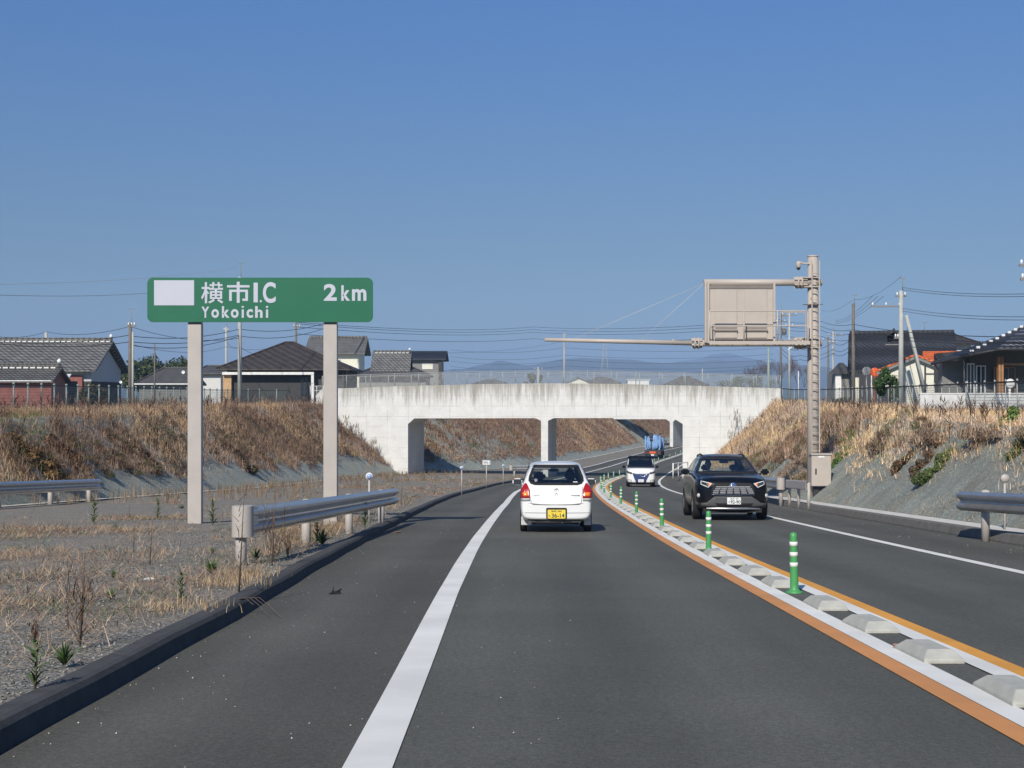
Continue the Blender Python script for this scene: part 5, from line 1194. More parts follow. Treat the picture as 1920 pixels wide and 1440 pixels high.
# small annex far left of it
d = 132; H = House('small_annex', (X(1578, d), d + 2, L0), 'small dark-roofed annex left of the big black roof', 'building')
H.put(MB().add([(X(1555, d), d, Z(699, d)), (X(1600, d), d, Z(699, d)), (X(1600, d), d + 4, Z(680, d + 4)), (X(1592, d), d + 4, Z(680, d + 4)), (X(1555, d), d, Z(701, d)), (X(1600, d), d, Z(701, d)), (X(1600, d), d + 4, Z(682, d + 4)), (X(1592, d), d + 4, Z(682, d + 4))], [(0, 1, 2, 3), (7, 6, 5, 4), (0, 4, 5, 1), (1, 5, 6, 2), (2, 6, 7, 3), (3, 7, 4, 0)]), 'roof', M_tile2)
H.put(MB().box(X(1568, d), X(1599, d), d + .6, d + 3.8, L0, Z(700, d)), 'wall', M_wallg); H.put(MB().box(X(1568, d), X(1579, d), d + .3, d + .58, L0, Z(702, d)), 'door_panel', M_trimw)
# orange roofed house
d = 92; H = House('orange_roofed_house', (X(1710, d), d, L0), 'cream gabled house with a bright orange tile roof'); H.r.rotation_euler[2] = -.27
gable_roof(H, X(1644, d), X(1790, d), d, d + 7, Z(694, d), Z(663, d), M_tileor, 'Y', ry=X(1716, d), ridge=False)
gable_wall(H, X(1652, d), X(1782, d), d + .35, d + 6.5, L0, Z(694, d), Z(667.5, d), M_wallcr, 'Y', ry=X(1716, d))
for s, xe in ((0, 1646), (1, 1786)):
    a = (X(xe, d), Z(693.5, d)); b = (X(1716, d), Z(663.5, d)); H.put(MB().prism([(a[0], a[1] - .33), (b[0], b[1] - .33), (b[0], b[1] - .15), (a[0], a[1] - .15)], d + .02, d + .3), 'barge_board', M_wallg)
gable_roof(H, X(1732, d), X(1800, d), d + 3, d + 8, Z(683, d), Z(658.5, d + 5), M_tileor, 'X', nm='side_roof', ridge=False); H.put(MB().box(X(1738, d), X(1795, d), d + 3.6, d + 7.5, L0, Z(684, d)), 'side_wall', M_wallcr)
H.put(MB().box(X(1733, d), X(1750, d), d + .25, d + .34, Z(701, d), Z(699.3, d)), 'canopy', M_wallg)
# near right house with porch
d = 72; H = House('porch_house', (X(1850, d), d + 4, L0), 'near right house with charcoal walls, black tiled roof and timber porch')
xa, xb = X(1745, d), X(2100, d)
vs = [(X(1745, d + 2), d + 2, Z(679, d + 2)), (X(1816, d), d, Z(663, d)), (xb, d, Z(663, d)), (xb, d + 5, Z(590, d + 5)), (X(1935, d + 5), d + 5, Z(606, d + 5)), (X(1862, d + 8), d + 8, Z(634, d + 8)), (X(1760, d + 9), d + 9, Z(682, d + 9))]
def roofplate(pts, th, nm, mat): n = len(pts); return H.put(MB().add(list(pts) + [(a, b, c - th) for a, b, c in pts], [tuple(range(n)), tuple(reversed(range(n, 2 * n)))] + [(i, (i + 1) % n, n + (i + 1) % n, n + i) for i in range(n)]), nm, mat)
A = (X(1746, d + 3), d + 3, Z(679, d + 3)); B = (X(1872, d), d, Z(651, d)); C = (xb, d, Z(651, d)); R0 = (X(1925, d + 5), d + 5, Z(609, d + 5)); R1 = (xb, d + 5, Z(590, d + 5))
A0 = (X(1815, d + 1), d + 1, Z(662, d + 1)); Bk = (X(1858, d + 9), d + 9, Z(636, d + 9))
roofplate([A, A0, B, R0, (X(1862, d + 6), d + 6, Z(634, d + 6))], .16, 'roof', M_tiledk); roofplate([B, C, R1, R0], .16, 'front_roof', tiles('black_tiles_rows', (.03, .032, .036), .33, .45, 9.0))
m = MB()
for k in range(9): p = Vector(A0).lerp(Vector(R0), (k + .5) / 9.5); m.box(p.x - .09, p.x + .09, p.y - .12, p.y, p.z + .0, p.z + .12)
H.put(m, 'ridge_tiles', M_pw)
m = MB(); m.path([Vector(A) + Vector((0, -.02, -.1)), Vector(A0) + Vector((0, -.05, -.12)), Vector(B) + Vector((0, -.05, -.12)), Vector(C) + Vector((0, -.05, -.12))], .08, 6); m.tube((X(1822, d), d + 1.2, L0), (X(1822, d), d + 1.2, Z(664, d)), .06, n=6); m.tube((X(1767, d), d + 3, L0), (X(1767, d), d + 3, Z(683, d)), .05, n=6); H.put(m, 'gutter', M_dark)
H.put(MB().box(X(1769, d + 3), X(1820, d + 3), d + 3.2, d + 3.9, L0, Z(676, d + 3)), 'wing_wall', M_wallg); H.put(MB().box(X(1820, d + 2.5), xb, d + 2.6, d + 9, L0, Z(656, d + 2.5)), 'wall', simple('taupe_wall', (.12, .115, .105), .9))
win_y(H, X(1843, d), X(1858, d), d + 2.6, L0 + .35, Z(679, d)); win_y(H, X(1861, d), X(1880, d), d + 2.6, L0 + .7, Z(683, d))
for (a, b) in ((1882.5, 1886.5), (1888, 1892)): H.put(MB().box(X(a, d), X(b, d), d + .8, d + 1.1, L0, Z(668, d)), 'porch_post', M_wood)
H.put(MB().box(X(1884, d), X(2000, d), d + 1.12, d + 1.3, Z(684, d), Z(680, d)), 'porch_beam', M_wood); win_y(H, X(1893, d), X(1935, d), d + 2.4, L0 + .2, Z(686, d), M_wood, M_win, 2)
H.put(MB().box(X(1812, d + 1), X(1813.5, d + 1), d + .6, d + .66, Z(664, d), Z(662, d)), 'bracket', M_dark)
# white block garden wall
d = 68; wl = House('block_wall', (X(1840, d), d, L0), 'white block garden wall behind the fence, near right', 'wall')
wl.put(MB().box(X(1725, d), X(2100, d), d, d + .2, L0 - .1, Z(738.5, d)), 'blocks', M_wblock); wl.put(MB().box(X(1723.5, d), X(2100, d), d - .03, d + .23, Z(738.5, d), Z(736.8, d)), 'coping', M_trimw)
# traffic mirrors
def tmirror(px, py, d, r, mat, label, back=True):
    rt = empty('traffic_mirror', (X(px, d), d, L0), label, 'mirror'); h = Z(py, d) - L0
    MB().tube((0, .05, 0), (0, .05, h), .05, n=8).build('post', mat, rt); m = MB().lathe([(0, .1), (r * .5, .08), (r * .9, .03), (r, 0), (r, -.03), (r * .9, -.04)], (0, 0, h), 24, 'Y'); m.build('shell', mat, rt)
    MB().lathe([(r * .88, -.035), (r * .5, -.06), (0, -.07)], (0, 0, h), 24, 'Y').build('face', mat if back else M_win, rt)
tmirror(1640, 698, 108, .36, M_mirr, 'round orange traffic mirror on an orange post behind the right fence')
tmirror(1625, 696, 110, .36, M_mirg, 'round grey traffic mirror backing the orange one')
tmirror(1894, 719, 62, .21, M_pw, 'round white disc on a post at the far right fence')
def dish(px, py, d, r, label):
    rt = empty('satellite_dish', (X(px, d), d, Z(py, d)), label, 'dish'); MB().lathe([(0, .04), (r * .6, .02), (r, -.04)], (0, 0, 0), 16, 'Y').tube((0, .03, 0), (0, .3, -.25), .02, n=6).build('reflector', M_pw, rt)
dish(226.5, 716, 99, .11, 'small white satellite dish at the right end of the far left house'); dish(343.5, 697.5, 127, .16, 'white satellite dish on the low dark roof beside the sign post')

# ------------------------------------------------------------------ poles and cables
def utility_pole(px, d, ytop, label, r=.16, mat=None, arms=(), spike=0, trans=False, base=None, lean=0):
    z1 = Z(ytop, d); zb = LAND if base is None else base
    rt = empty('utility_pole', (X(px, d), d, zb), label, 'utility pole', 'utility poles'); h = z1 - zb
    MB().tube((0, 0, 0), (lean, 0, h), r, r * .68, 12).build('shaft', mat or M_conc_pole, rt)
    if spike: MB().tube((lean + .1, 0, h - .5), (lean + .1, 0, h + spike), .03, n=6).box(lean - .1, lean + .3, -.02, .02, h + spike - .04, h + spike).build('lightning_rod', M_wallg, rt)
    for (zoff, half, asym) in arms:
        m = MB().box(-half + asym, half + asym, -.05, .05, h - zoff - .05, h - zoff + .05)
        a = m.build('crossarm', M_wallg, rt)
        n = 3
        for k in range(n):
            xx = asym - half + .1 + (2 * half - .2) * k / (n - 1); MB().lathe([(0, 0), (.06, .02), (.05, .08), (.065, .12), (.03, .2), (0, .21)], (xx, 0, h - zoff + .05), 8).build('insulator', M_pw, a)
    if trans: MB().lathe([(0, 0), (.28, .02), (.28, .75), (.2, .85), (0, .86)], (.42, 0, h - 2.6), 14).box(.1, .3, -.04, .04, h - 2.2, h - 2.1).build('transformer', M_wallg, rt)
    return rt
utility_pole(244, 96, 606, 'old brown utility pole just right of the far left house', .15, M_steelpole, [(.2, .3, .1)], 1.0)
utility_pole(249, 93, 622, 'slim grey pole hugging the brown pole right of the tiled gable', .09)
utility_pole(290, 122, 645, 'short weathered pole in front of the dark tree clump', .08, M_steelpole)
utility_pole(424, 150, 613, 'pale pole in the gap left of the brown hipped house', .15, None, [(.4, .3, 0)], .3)
p449 = utility_pole(449.5, 112, 519, 'tall concrete pole rising behind the green sign panel', .19, None, [(1.0, .9, -.6), (3.6, .7, 0)], 1.1)
utility_pole(555, 150, 604, 'dark pole behind the brown hipped roof', .16, M_steelpole, [(.5, .4, .1)])
utility_pole(86.5, 125, 622, 'pole top showing over the ridge of the far left house', .2)
utility_pole(1058, 275, 624, 'pale steel pole behind the middle of the bridge', .24, M_fposta, [(.5, .35, 0)], .4)
utility_pole(1009, 260, 688, 'short distant pole left of the bridge centre pole', .18, M_conc_pole, [(.4, .8, 0)])
utility_pole(1317, 460, 690, 'faint distant pole under the gantry sign box', .2)
utility_pole(1441, 122, 652, 'plain grey pole at the right end of the bridge', .14, M_fpost)
utility_pole(1464, 170, 588, 'dark pole with a lamp between bridge end and gantry pole', .15, M_steelpole, [(.3, .9, 0), (1.0, .6, 0)], 1.0, True)
utility_pole(1480, 165, 586, 'grey pole with two crossarms beside the dark lamp pole', .15, M_conc_pole, [(.3, .9, 0), (1.6, .5, 0)])
utility_pole(1553, 190, 632, 'brown pole just right of the gantry', .17, M_steelpole, [(.4, .8, 0)])
utility_pole(1562, 180, 622, 'spiked grey pole next to the brown one right of the gantry', .15, M_conc_pole, [(.5, .9, .3), (1.4, .6, 0)], .5)
utility_pole(1600, 112, 569, 'tall dark pole in front of the big black roof', .17, M_steelpole, (), .7)
up = utility_pole(1689.5, 88, 545, 'tall concrete pole with a long crossarm and a slanting prop', .18, None, [(.35, .35, 0), (1.0, .95, -.95), (3.0, .25, -.2)], .8, False)
h0 = Z(591, 88) - LAND; MB().tube((.33, 0, h0), (1.75, .0, 0), .11, .15, 12).build('prop', M_conc_pole, up); MB().box(-1.0, -.12, -.05, .05, Z(646, 88) - LAND - .04, Z(646, 88) - LAND + .03).build('bracket', M_wallg, up)
utility_pole(1934, 60, 489, 'pole at the right picture edge with only its insulators showing', .15, None, [(.2, .38, -.15), (.8, .33, -.15)])
for (px, d, yt, lb) in ((1497, 150, 696, 'thin white signal mast near the bridge right end'), (1634, 115, 700, 'thin white sign post near the orange mirror')):
    rt = empty('thin_mast', (X(px, d), d, LAND), lb, 'mast'); MB().tube((0, 0, 0), (0, 0, Z(yt, d) - LAND), .045, n=6).build('shaft', M_trimw, rt)
lp = empty('street_lamp', (X(1478, 163), 163, Z(655, 163)), 'small white street lamp head fixed to the grey double-arm pole', 'lamp'); MB().box(-.05, .5, -.06, .06, -.05, .05, Matrix.Rotation(R(-35), 4, 'Y')).build('lamp_head', M_trimw, lp)
# lattice pylon
pd = 700; pt = empty('lattice_pylon', (X(1134, pd), pd, LAND), 'faint distant lattice pylon in front of the mountains', 'pylon'); m = MB(); hh = Z(640, pd) - LAND
for k in range(4):
    sx = (-1, 1, 1, -1)[k]; sy = (-1, -1, 1, 1)[k]; m.tube((sx * 2.6, sy * 2.6, 0), (sx * .5, sy * .5, hh), .09, n=4)
for k in range(9):
    a, b = k / 9, (k + 1) / 9; wa, wb = 2.6 - 2.1 * a, 2.6 - 2.1 * b
    for sx in (-1, 1): m.tube((sx * wa, -wa, hh * a), (-sx * wb, -wb, hh * b), .055, n=4)
for zz, wd in ((.98, 3.2), (.87, 4.2), (.76, 3.6)): m.tube((-wd, 0, hh * zz), (wd, 0, hh * zz), .08, n=4)
m.build('frame', M_fposta, pt)
# cables
def cable(pts, r, label, sag=.4, mat=None, grp='overhead cables'):
    q = []
    for a, b in zip(pts, pts[1:]):
        a = Vector(a); b = Vector(b)
        for k in range(13): f = k / 12; p = a.lerp(b, f); p.z -= sag * 4 * f * (1 - f); q.append(p)
    o = MB().path(q, r * .8, 5).build('overhead_cable', mat or M_wire); return tag(o, label, 'cable', grp)
def ws_(*a): return [W(x, y, d) for (x, y, d) in a]
cable(ws_((-40, 625, 100), (87, 622, 124), (243, 612, 96)), .022, 'cable from the left picture edge over the tiled ridge to the brown pole')
cable(ws_((-40, 637, 100), (244, 628, 96)), .03, 'thick cable level with the ridge of the far left house')
cable(ws_((-40, 640, 90), (244, 641, 96), (449, 628, 112)), .03, 'lower cable passing the brown pole towards the sign post', .35)
cable(ws_((244, 612, 96), (449, 634, 112)), .022, 'cable drooping from the brown pole top to the tall pole', .5)
cable(ws_((244, 630, 96), (449, 617, 112), (606, 607, 130)), .03, 'thick cable under the green panel rising to the right', .4)
cable(ws_((248, 648, 96), (449, 630, 112), (612, 614, 130)), .03, 'second cable under the green panel, just below the thick one', .5)
cable(ws_((244, 645, 96), (424, 650, 150), (555, 640, 150)), .02, 'slack cable across the dark tree clump', .6)
cable(ws_((424, 640, 150), (449, 650, 112), (520, 672, 124)), .02, 'service drop from the tall pole to the brown roof', .3)
cable(ws_((-60, 551, 60), (440, 545 - 18, 112)), .014, 'thin grey pair of wires high at the left edge', .5, M_wallg)
cable(ws_((-60, 534, 60), (447, 501, 112)), .011, 'faint topmost wire high at the left edge', .3, M_wirel)
for k, (ya, yb, yc, nm) in enumerate(((604, 618, 601, 'uppermost'), (607, 623, 606, 'second'), (613, 628, 613, 'third'), (626, 640, 629, 'lowest'))):
    cable(ws_((555, ya, 150), (1000, yb - 5, 270), (1464, yc - 2, 170)), .035, '%s of the four long cables crossing above the bridge' % nm, .7)
for k, (ya, yb) in enumerate(((655, 652), (668, 664), (676, 674), (686, 684), (693, 690), (699, 697))):
    cable(ws_((845, ya + 1, 300), (1058, ya - 3 + k, 290), (1450, yb, 300)), .030, '%s faint wire counted downwards in front of the mountains' % ordn(k).replace('nearest', 'first'), .8)
for k, (ya, yb) in enumerate(((601, 604), (610, 614), (616, 622), (628, 633))):
    cable(ws_((1464, ya, 170), (1540, (ya + yb) / 2, 150), (1600, yb + 4, 112), (1925, yb + (22 if k > 1 else 28), 60)), .026, '%s cable counted downwards between gantry pole and right picture edge' % ordn(k).replace('nearest', 'first'), .25)
for k, (xa, ya) in enumerate(((1637, 554), (1646, 555), (1657, 555))):
    cable(ws_((xa, ya, 88), (1566, 600 + 3 * k, 180)), .016, '%s of three wires falling left from the long crossarm' % ('leftmost', 'middle', 'rightmost')[k], .5)
cable(ws_((1690, 518, 88), (1600, 562, 112), (1540, 582, 165)), .012, 'thin wire from the top of the propped pole down to the dark pole', .4)
for k, (ya, yb) in enumerate(((539, 551), (543, 556), (578, 594), (583, 600))):
    cable(ws_((1692, ya, 88), (1925, yb, 60)), .016, '%s wire counted downwards from the propped pole to the right edge' % ordn(k).replace('nearest', 'first'), .15, M_wire)
for k, y0 in enumerate((640, 652, 660)):
    cable(ws_((1464, y0, 170), (1500, y0 + 14, 168), (1562, y0 + 2, 180), (1600, y0 - 8, 112)), .03, '%s drooping service cable between the poles beside the gantry' % ordn(k).replace('nearest', 'upper').replace('second', 'middle').replace('third', 'lower'), .5)
cable(ws_((690, 660, 150), (1058, 640, 275)), .02, 'slack wire from the tiled roofs to the bridge centre pole', .9)

# ------------------------------------------------------------------ trees and shrubs
def leaf_cloud(name, blobs, n, size, cols, root, mat=None):
    V = []; C = []
    w = np.array([b[3] * b[4] * b[5] for b in blobs]) ** .7; w /= w.sum(); which = rng.choice(len(blobs), n, p=w)
    u = rng.normal(size=(n, 3)); u /= np.linalg.norm(u, axis=1)[:, None]; rad = rng.random(n) ** .45
    B = np.array(blobs)[which]; c = B[:, :3] + u * rad[:, None] * B[:, 3:6]
    a = rng.normal(size=(n, 3)); a /= np.linalg.norm(a, axis=1)[:, None]; b = np.cross(a, u); b /= np.linalg.norm(b, axis=1)[:, None] + 1e-6
    s = size * rng.uniform(.6, 1.4, (n, 1)); V = np.stack([c - a * s, c + b * s * .6, c + a * s, c - b * s * .6], 1).reshape(-1, 3)
    i = np.arange(n) * 4; T = np.concatenate([np.stack([i, i + 1, i + 2], 1), np.stack([i, i + 2, i + 3], 1)])
    k = rng.integers(0, len(cols), n); col = np.array(cols)[k] * rng.uniform(.7, 1.3, (n, 1)); return tri_mesh(name, V, T, np.repeat(col, 4, 0), mat or M_leaf, root)
def tree(loc, h, w, label, cols, n=2500, size=.18, group='trees behind the houses', cat='tree', trunk=.18, low=.25):
    rt = empty('broadleaf_tree', loc, label, cat, group); MB().tube((0, 0, 0), (.1, 0, h * .6), trunk, trunk * .4, 8).build('trunk', M_bark, rt)
    bl = []
    for k in range(12): bl.append((random.uniform(-.5, .5) * w, random.uniform(-.35, .35) * w, h * random.uniform(low + .1, .82), w * random.uniform(.16, .3), w * .25, h * random.uniform(.12, .2)))
    leaf_cloud('crown', bl, n, size, cols, rt); return rt
def bare_tree(loc, h, label, group='bare winter trees'):
    rt = empty('bare_tree', loc, label, 'tree', group); m = MB(); m.tube((0, 0, 0), (0, 0, h * .35), .16, .11, 6); tw = MB()
    def br(p, d, L, r, dep):
        q = p + d * L; (m if dep > 2 else tw).tube(p, q, r, r * .65, 4, False)
        if dep == 0: return
        for k in range(3 if dep > 1 else 4):
            nd = (d + Vector((random.uniform(-.6, .6), random.uniform(-.6, .6), random.uniform(-.05, .45)))).normalized(); br(p.lerp(q, random.uniform(.5, 1)), nd, L * random.uniform(.6, .8), r * .62, dep - 1)
    for k in range(4): br(Vector((0, 0, h * .3)), Vector((random.uniform(-.4, .4), random.uniform(-.4, .4), 1)).normalized(), h * .26, .08, 4)
    m.build('trunk', M_bark, rt); tw.build('crown', simple('reddish_twigs', (.13, .085, .07), .9, var=.3), rt) if not MATS.get('reddish_twigs') else tw.build('crown', MATS['reddish_twigs'], rt); return rt
G1 = [(.045, .07, .03), (.07, .095, .035), (.03, .05, .025), (.09, .10, .05)]
for k, (px, d, yt, w, lb) in enumerate(((262, 190, 668, 3.5, 'dark tree right of the brown pole'), (285, 195, 661, 5, 'tallest dark tree of the clump between far left house and sign post'), (305, 200, 666, 4.5, 'middle tree of the dark clump left of the sign post'), (330, 205, 672, 4.5, 'rounded tree in the dark clump, close to the sign post'), (345, 210, 660, 3.5, 'narrow dark tree just left of the first sign post'), (240, 180, 685, 3, 'low dark tree behind the right gable of the far left house'))):
    tree((X(px, d), d, LAND), Z(yt, d) - LAND, w, lb, G1, 1600, .22)
tree((X(1670, 90), 90.5, LAND), Z(682, 90) - LAND, 1.45, 'round green garden tree in front of the orange-roofed house', [(.05, .10, .03), (.08, .13, .04), (.03, .07, .02)], 2600, .09, None)
for px, d, yt, w, lb in ((1000, 300, 697, 3.5, 'small dark tree beyond the bridge, left of its centre pole'), (1395, 465, 700, 9, 'wide low evergreen beyond the bridge right half'), (1430, 470, 698, 8, 'low evergreen beyond the bridge, next to the plain grey pole'), (1365, 462, 710, 8, 'lowest evergreen beyond the bridge right half')):
    tree((X(px, d), d, LAND), Z(yt, d) - LAND, w, lb, G1, 900, .3)
for k, (px, d, yt) in enumerate(((1425, 480, 672), (1445, 490, 668), (1462, 485, 672), (1478, 500, 664), (1496, 490, 670), (1508, 495, 676), (1405, 480, 682), (780, 230, 655))):
    bare_tree((X(px, d), d, LAND), Z(yt, d) - LAND, ('%s bare reddish tree from the left in the row beyond the bridge right end' % ordn(k).replace('nearest', 'first')) if k < 6 else ('lower bare tree left of the reddish row' if k == 6 else 'bare tree peeping over the flat dark roof'))
def bush(loc, w, h, label, cols, n=500, size=.06, cat='bush', name='shrub', group=None):
    rt = empty(name, loc, label, cat, group); m = MB()
    for k in range(7): a = random.uniform(0, 6.28); m.tube((0, 0, 0), (math.cos(a) * w * .35, math.sin(a) * w * .3, h * .6), .015, .006, 5)
    m.build('stem', M_bark, rt); leaf_cloud('foliage', [(random.uniform(-.3, .3) * w, random.uniform(-.25, .25) * w, h * random.uniform(.35, .7), w * .28, w * .25, h * .3) for k in range(6)], n, size, cols, rt); return rt
bush((X(163, 95), 95, LAND), 2.2, 1.9, 'dark brownish shrub in front of the far left gable', [(.10, .08, .04), (.05, .055, .03)], 900, .1)
bush((X(190, 96), 96, LAND), 1.6, 1.5, 'smaller dark shrub beside the brownish shrub at the far left gable', [(.06, .06, .03), (.04, .045, .02)], 700, .1)
bush((X(1585, 120), 121, LAND), 2.2, .9, 'low hedge below the small annex', G1, 600, .1)
#PART5
# ------------------------------------------------------------------ weeds on the banks and the verge (nobody could count them)
def blades(name, base, h, w, lean, azim, col, mat=None, bend=.5):
    n = len(base); up = np.zeros((n, 3)); up[:, 2] = 1
    dirv = np.stack([np.cos(azim), np.sin(azim), np.zeros(n)], 1); side = np.stack([-np.sin(azim + rng.uniform(-1, 1, n)), np.cos(azim + rng.uniform(-1, 1, n)), np.zeros(n)], 1)
    tip = base + dirv * (h * np.sin(lean))[:, None] + up * (h * np.cos(lean))[:, None]
    mid = base + dirv * (h * .5 * np.sin(lean * bend))[:, None] + up * (h * .5 * np.cos(lean * bend))[:, None]
    s = side * w[:, None] * .5
    V = np.stack([base - s, base + s, mid + s * .8, mid - s * .8, tip], 1).reshape(-1, 3)
    i = np.arange(n) * 5; T = np.concatenate([np.stack([i, i + 1, i + 2], 1), np.stack([i, i + 2, i + 3], 1), np.stack([i + 3, i + 2, i + 4], 1)])
    return tri_mesh(name, V, T, np.repeat(col, 5, 0), mat or M_grass)
STRAW = np.array([(.37, .275, .165), (.30, .225, .14), (.45, .345, .215), (.26, .195, .13)]); BROWN = np.array([(.19, .125, .088), (.15, .10, .07), (.24, .165, .12), (.11, .075, .052)])
GREY = np.array([(.25, .20, .17), (.30, .245, .205), (.20, .16, .135)]); GREEN = np.array([(.07, .12, .03), (.10, .15, .045), (.055, .09, .03)]); RUST = np.array([(.24, .115, .05), (.19, .10, .05), (.27, .15, .07)])
def pickc(pal, n): return pal[rng.integers(0, len(pal), n)]
def bank_cover(side, t0, t1, dens, hscale, wscale, umax, label, brownness=.5):
    L = (t1 - t0); n = int(L * umax * dens); t = rng.uniform(t0, t1, n); u = rng.random(n) * umax
    tt = tL if side < 0 else tR; s = 1.15 if side < 0 else 1.1
    H = LAND - (Cz(t) + .2); ut = s * H
    # streaks of bare sprayed mat run down the lower slope
    lowlim = (.9 + 2.4 * fbm(t * .23 + u * .14, u * .1, 21 + side) + .9 * (vnoise(t * 1.1 + u * .5, u * .3, 33) - .5) )
    lowlim = np.minimum(lowlim * .6, ut * .55) if side > 0 else np.minimum(lowlim * .66, ut * .5)
    if side < 0: lowlim = np.where(t > 125, lowlim * .6, lowlim)
    if side < 0: lowlim = np.where(t < 62, lowlim * np.clip((t - 30) / 32, .35, 1), lowlim)
    clump = vnoise(t * .9, u * .9, 5)
    if side > 0: lowlim = np.where(t < 48, np.minimum(0.85 + 1.0 * fbm(t * .5 + u * .4, u * .1, 71), ut * .8), lowlim)
    keep = (u > lowlim) | ((rng.random(n) < .03) & (clump > .55)) | ((rng.random(n) < .5) & (fbm(t * .45 + u * .3, u * .2, 77) > .70) & (u > lowlim * .6))
    keep &= rng.random(n) < np.clip(.35 + 1.1 * vnoise(t * 1.7, u * 1.7, 8), 0, 1)
    cls = np.abs(t - 123.5) < 3.7; keep &= ~cls
    if t1 > 255: keep &= ~(np.abs(t - 263) < 7)
    t = t[keep]; u = u[keep]; n = len(t); ut = ut[keep]
    off = side * (tt(t) + u); b0 = P(t, off); b0[:, 2] = bank_z(t, u, side)
    kn = fbm(t * .16 + u * .1, u * .22, 50 + side); kn2 = fbm(t * .5, u * .5, 60 + side)
    m = 10; N = n * m; base = np.repeat(b0, m, 0) + np.concatenate([rng.normal(0, .12, (N, 2)), np.zeros((N, 1))], 1)
    K = np.repeat(kn, m) + rng.normal(0, .09, N); K2 = np.repeat(kn2, m)
    if side > 0: K = K + np.repeat(.34 * np.exp(-((t - 60) / 10) ** 2 - ((u - 2.2) / 1.8) ** 2) - .05, m)
    hh = np.repeat(rng.uniform(.35, 1.0, n) * (.7 + .8 * vnoise(t * .5, u * .6, 13)), m) * rng.uniform(.45, 1.15, N) * hscale
    shoulder = np.repeat(np.clip(u / np.maximum(ut, .5), 0, 1), m); hh *= np.where(shoulder >= 1, .40, .72 + .0 * shoulder)
    if side > 0: hh *= np.repeat(np.clip((t - 22) / 34, .5, 1), m)
    cut = .47 + (.5 - min(brownness, .8)) * .5
    col = pickc(STRAW, N); q = K > cut; col[q] = pickc(BROWN, int(q.sum())); q = (K2 > .6) & (K < cut + .1); col[q] = pickc(GREY, int(q.sum())); q = (K < .28) & (rng.random(N) < .4); col[q] = pickc(RUST, int(q.sum()))
    gn = np.repeat(vnoise(t * .42, u * .8, 91 + side), m); q = (gn > .80) & (rng.random(N) < .6) & (hh < .9); col[q] = pickc(GREEN, int(q.sum())); hh[q] *= .55
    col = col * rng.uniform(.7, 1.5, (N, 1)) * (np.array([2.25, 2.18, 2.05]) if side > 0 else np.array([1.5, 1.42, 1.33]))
    az = np.repeat(rng.uniform(0, 6.28, n), m) * .25 + rng.uniform(0, 6.28, N) * .75; lean = np.abs(rng.normal(.72, .5, N)).clip(0, 1.55)
    fz = rng.random(N) < .6; base[:, 2] += np.where(fz, rng.uniform(.05, .8, N) * hh, 0); lean = np.where(fz, rng.uniform(.25, 2.1, N), lean); hh = np.where(fz, hh * .38, hh)
    w = rng.uniform(.5, 1.3, N) * wscale * np.where(fz, .8, 1.1) * (1 + b0.repeat(m, 0)[:, 1] / 90)
    o = blades('dry_weeds', base, hh, w, lean, az, col); tag(o, label, 'weeds', kind='stuff')
bank_cover(-1, 24, 119, 42, 1.0, .008, 13.5, 'tangled brown and straw weeds covering the left bank', .55)
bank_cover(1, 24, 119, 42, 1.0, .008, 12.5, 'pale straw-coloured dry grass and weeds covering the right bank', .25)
bank_cover(-1, 127.5, 330, 20, 1.0, .014, 12, 'reddish-brown weeds on the left bank beyond the nearer bridge', 1.0)
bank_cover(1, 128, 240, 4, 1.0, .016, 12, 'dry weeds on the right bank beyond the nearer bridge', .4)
def mat_tufts(side, t0, t1, n, label):
    t = t0 + (t1 - t0) * rng.random(n); tt = tL if side < 0 else tR; u = rng.random(n) ** 1.2 * 4.5; b = P(t, side * (tt(t) + u)); b[:, 2] = bank_z(t, u, side) - .01
    dry = fbm(t * .9 + u * .7 * 1, u * .35, 19) > .56; col = np.where(dry[:, None], pickc(np.array([(.46, .37, .27), (.38, .30, .22), (.32, .25, .18)]), n), pickc(np.array([(.34, .37, .33), (.40, .43, .385), (.50, .53, .47), (.28, .31, .27)]), n))
    o = blades('slope_turf', b, rng.uniform(.015, .045, n) * np.where(dry, 1.6, 1), rng.uniform(.008, .016, n), rng.uniform(.2, 1.4, n), rng.uniform(0, 6.28, n), col); tag(o, label, 'ground cover', kind='stuff')
mat_tufts(1, 22, 100, 90000, 'short crisp turf and thatch on the grey lower slope of the right bank'); mat_tufts(-1, 26, 118, 70000, 'short crisp turf and thatch on the grey lower slope of the left bank')
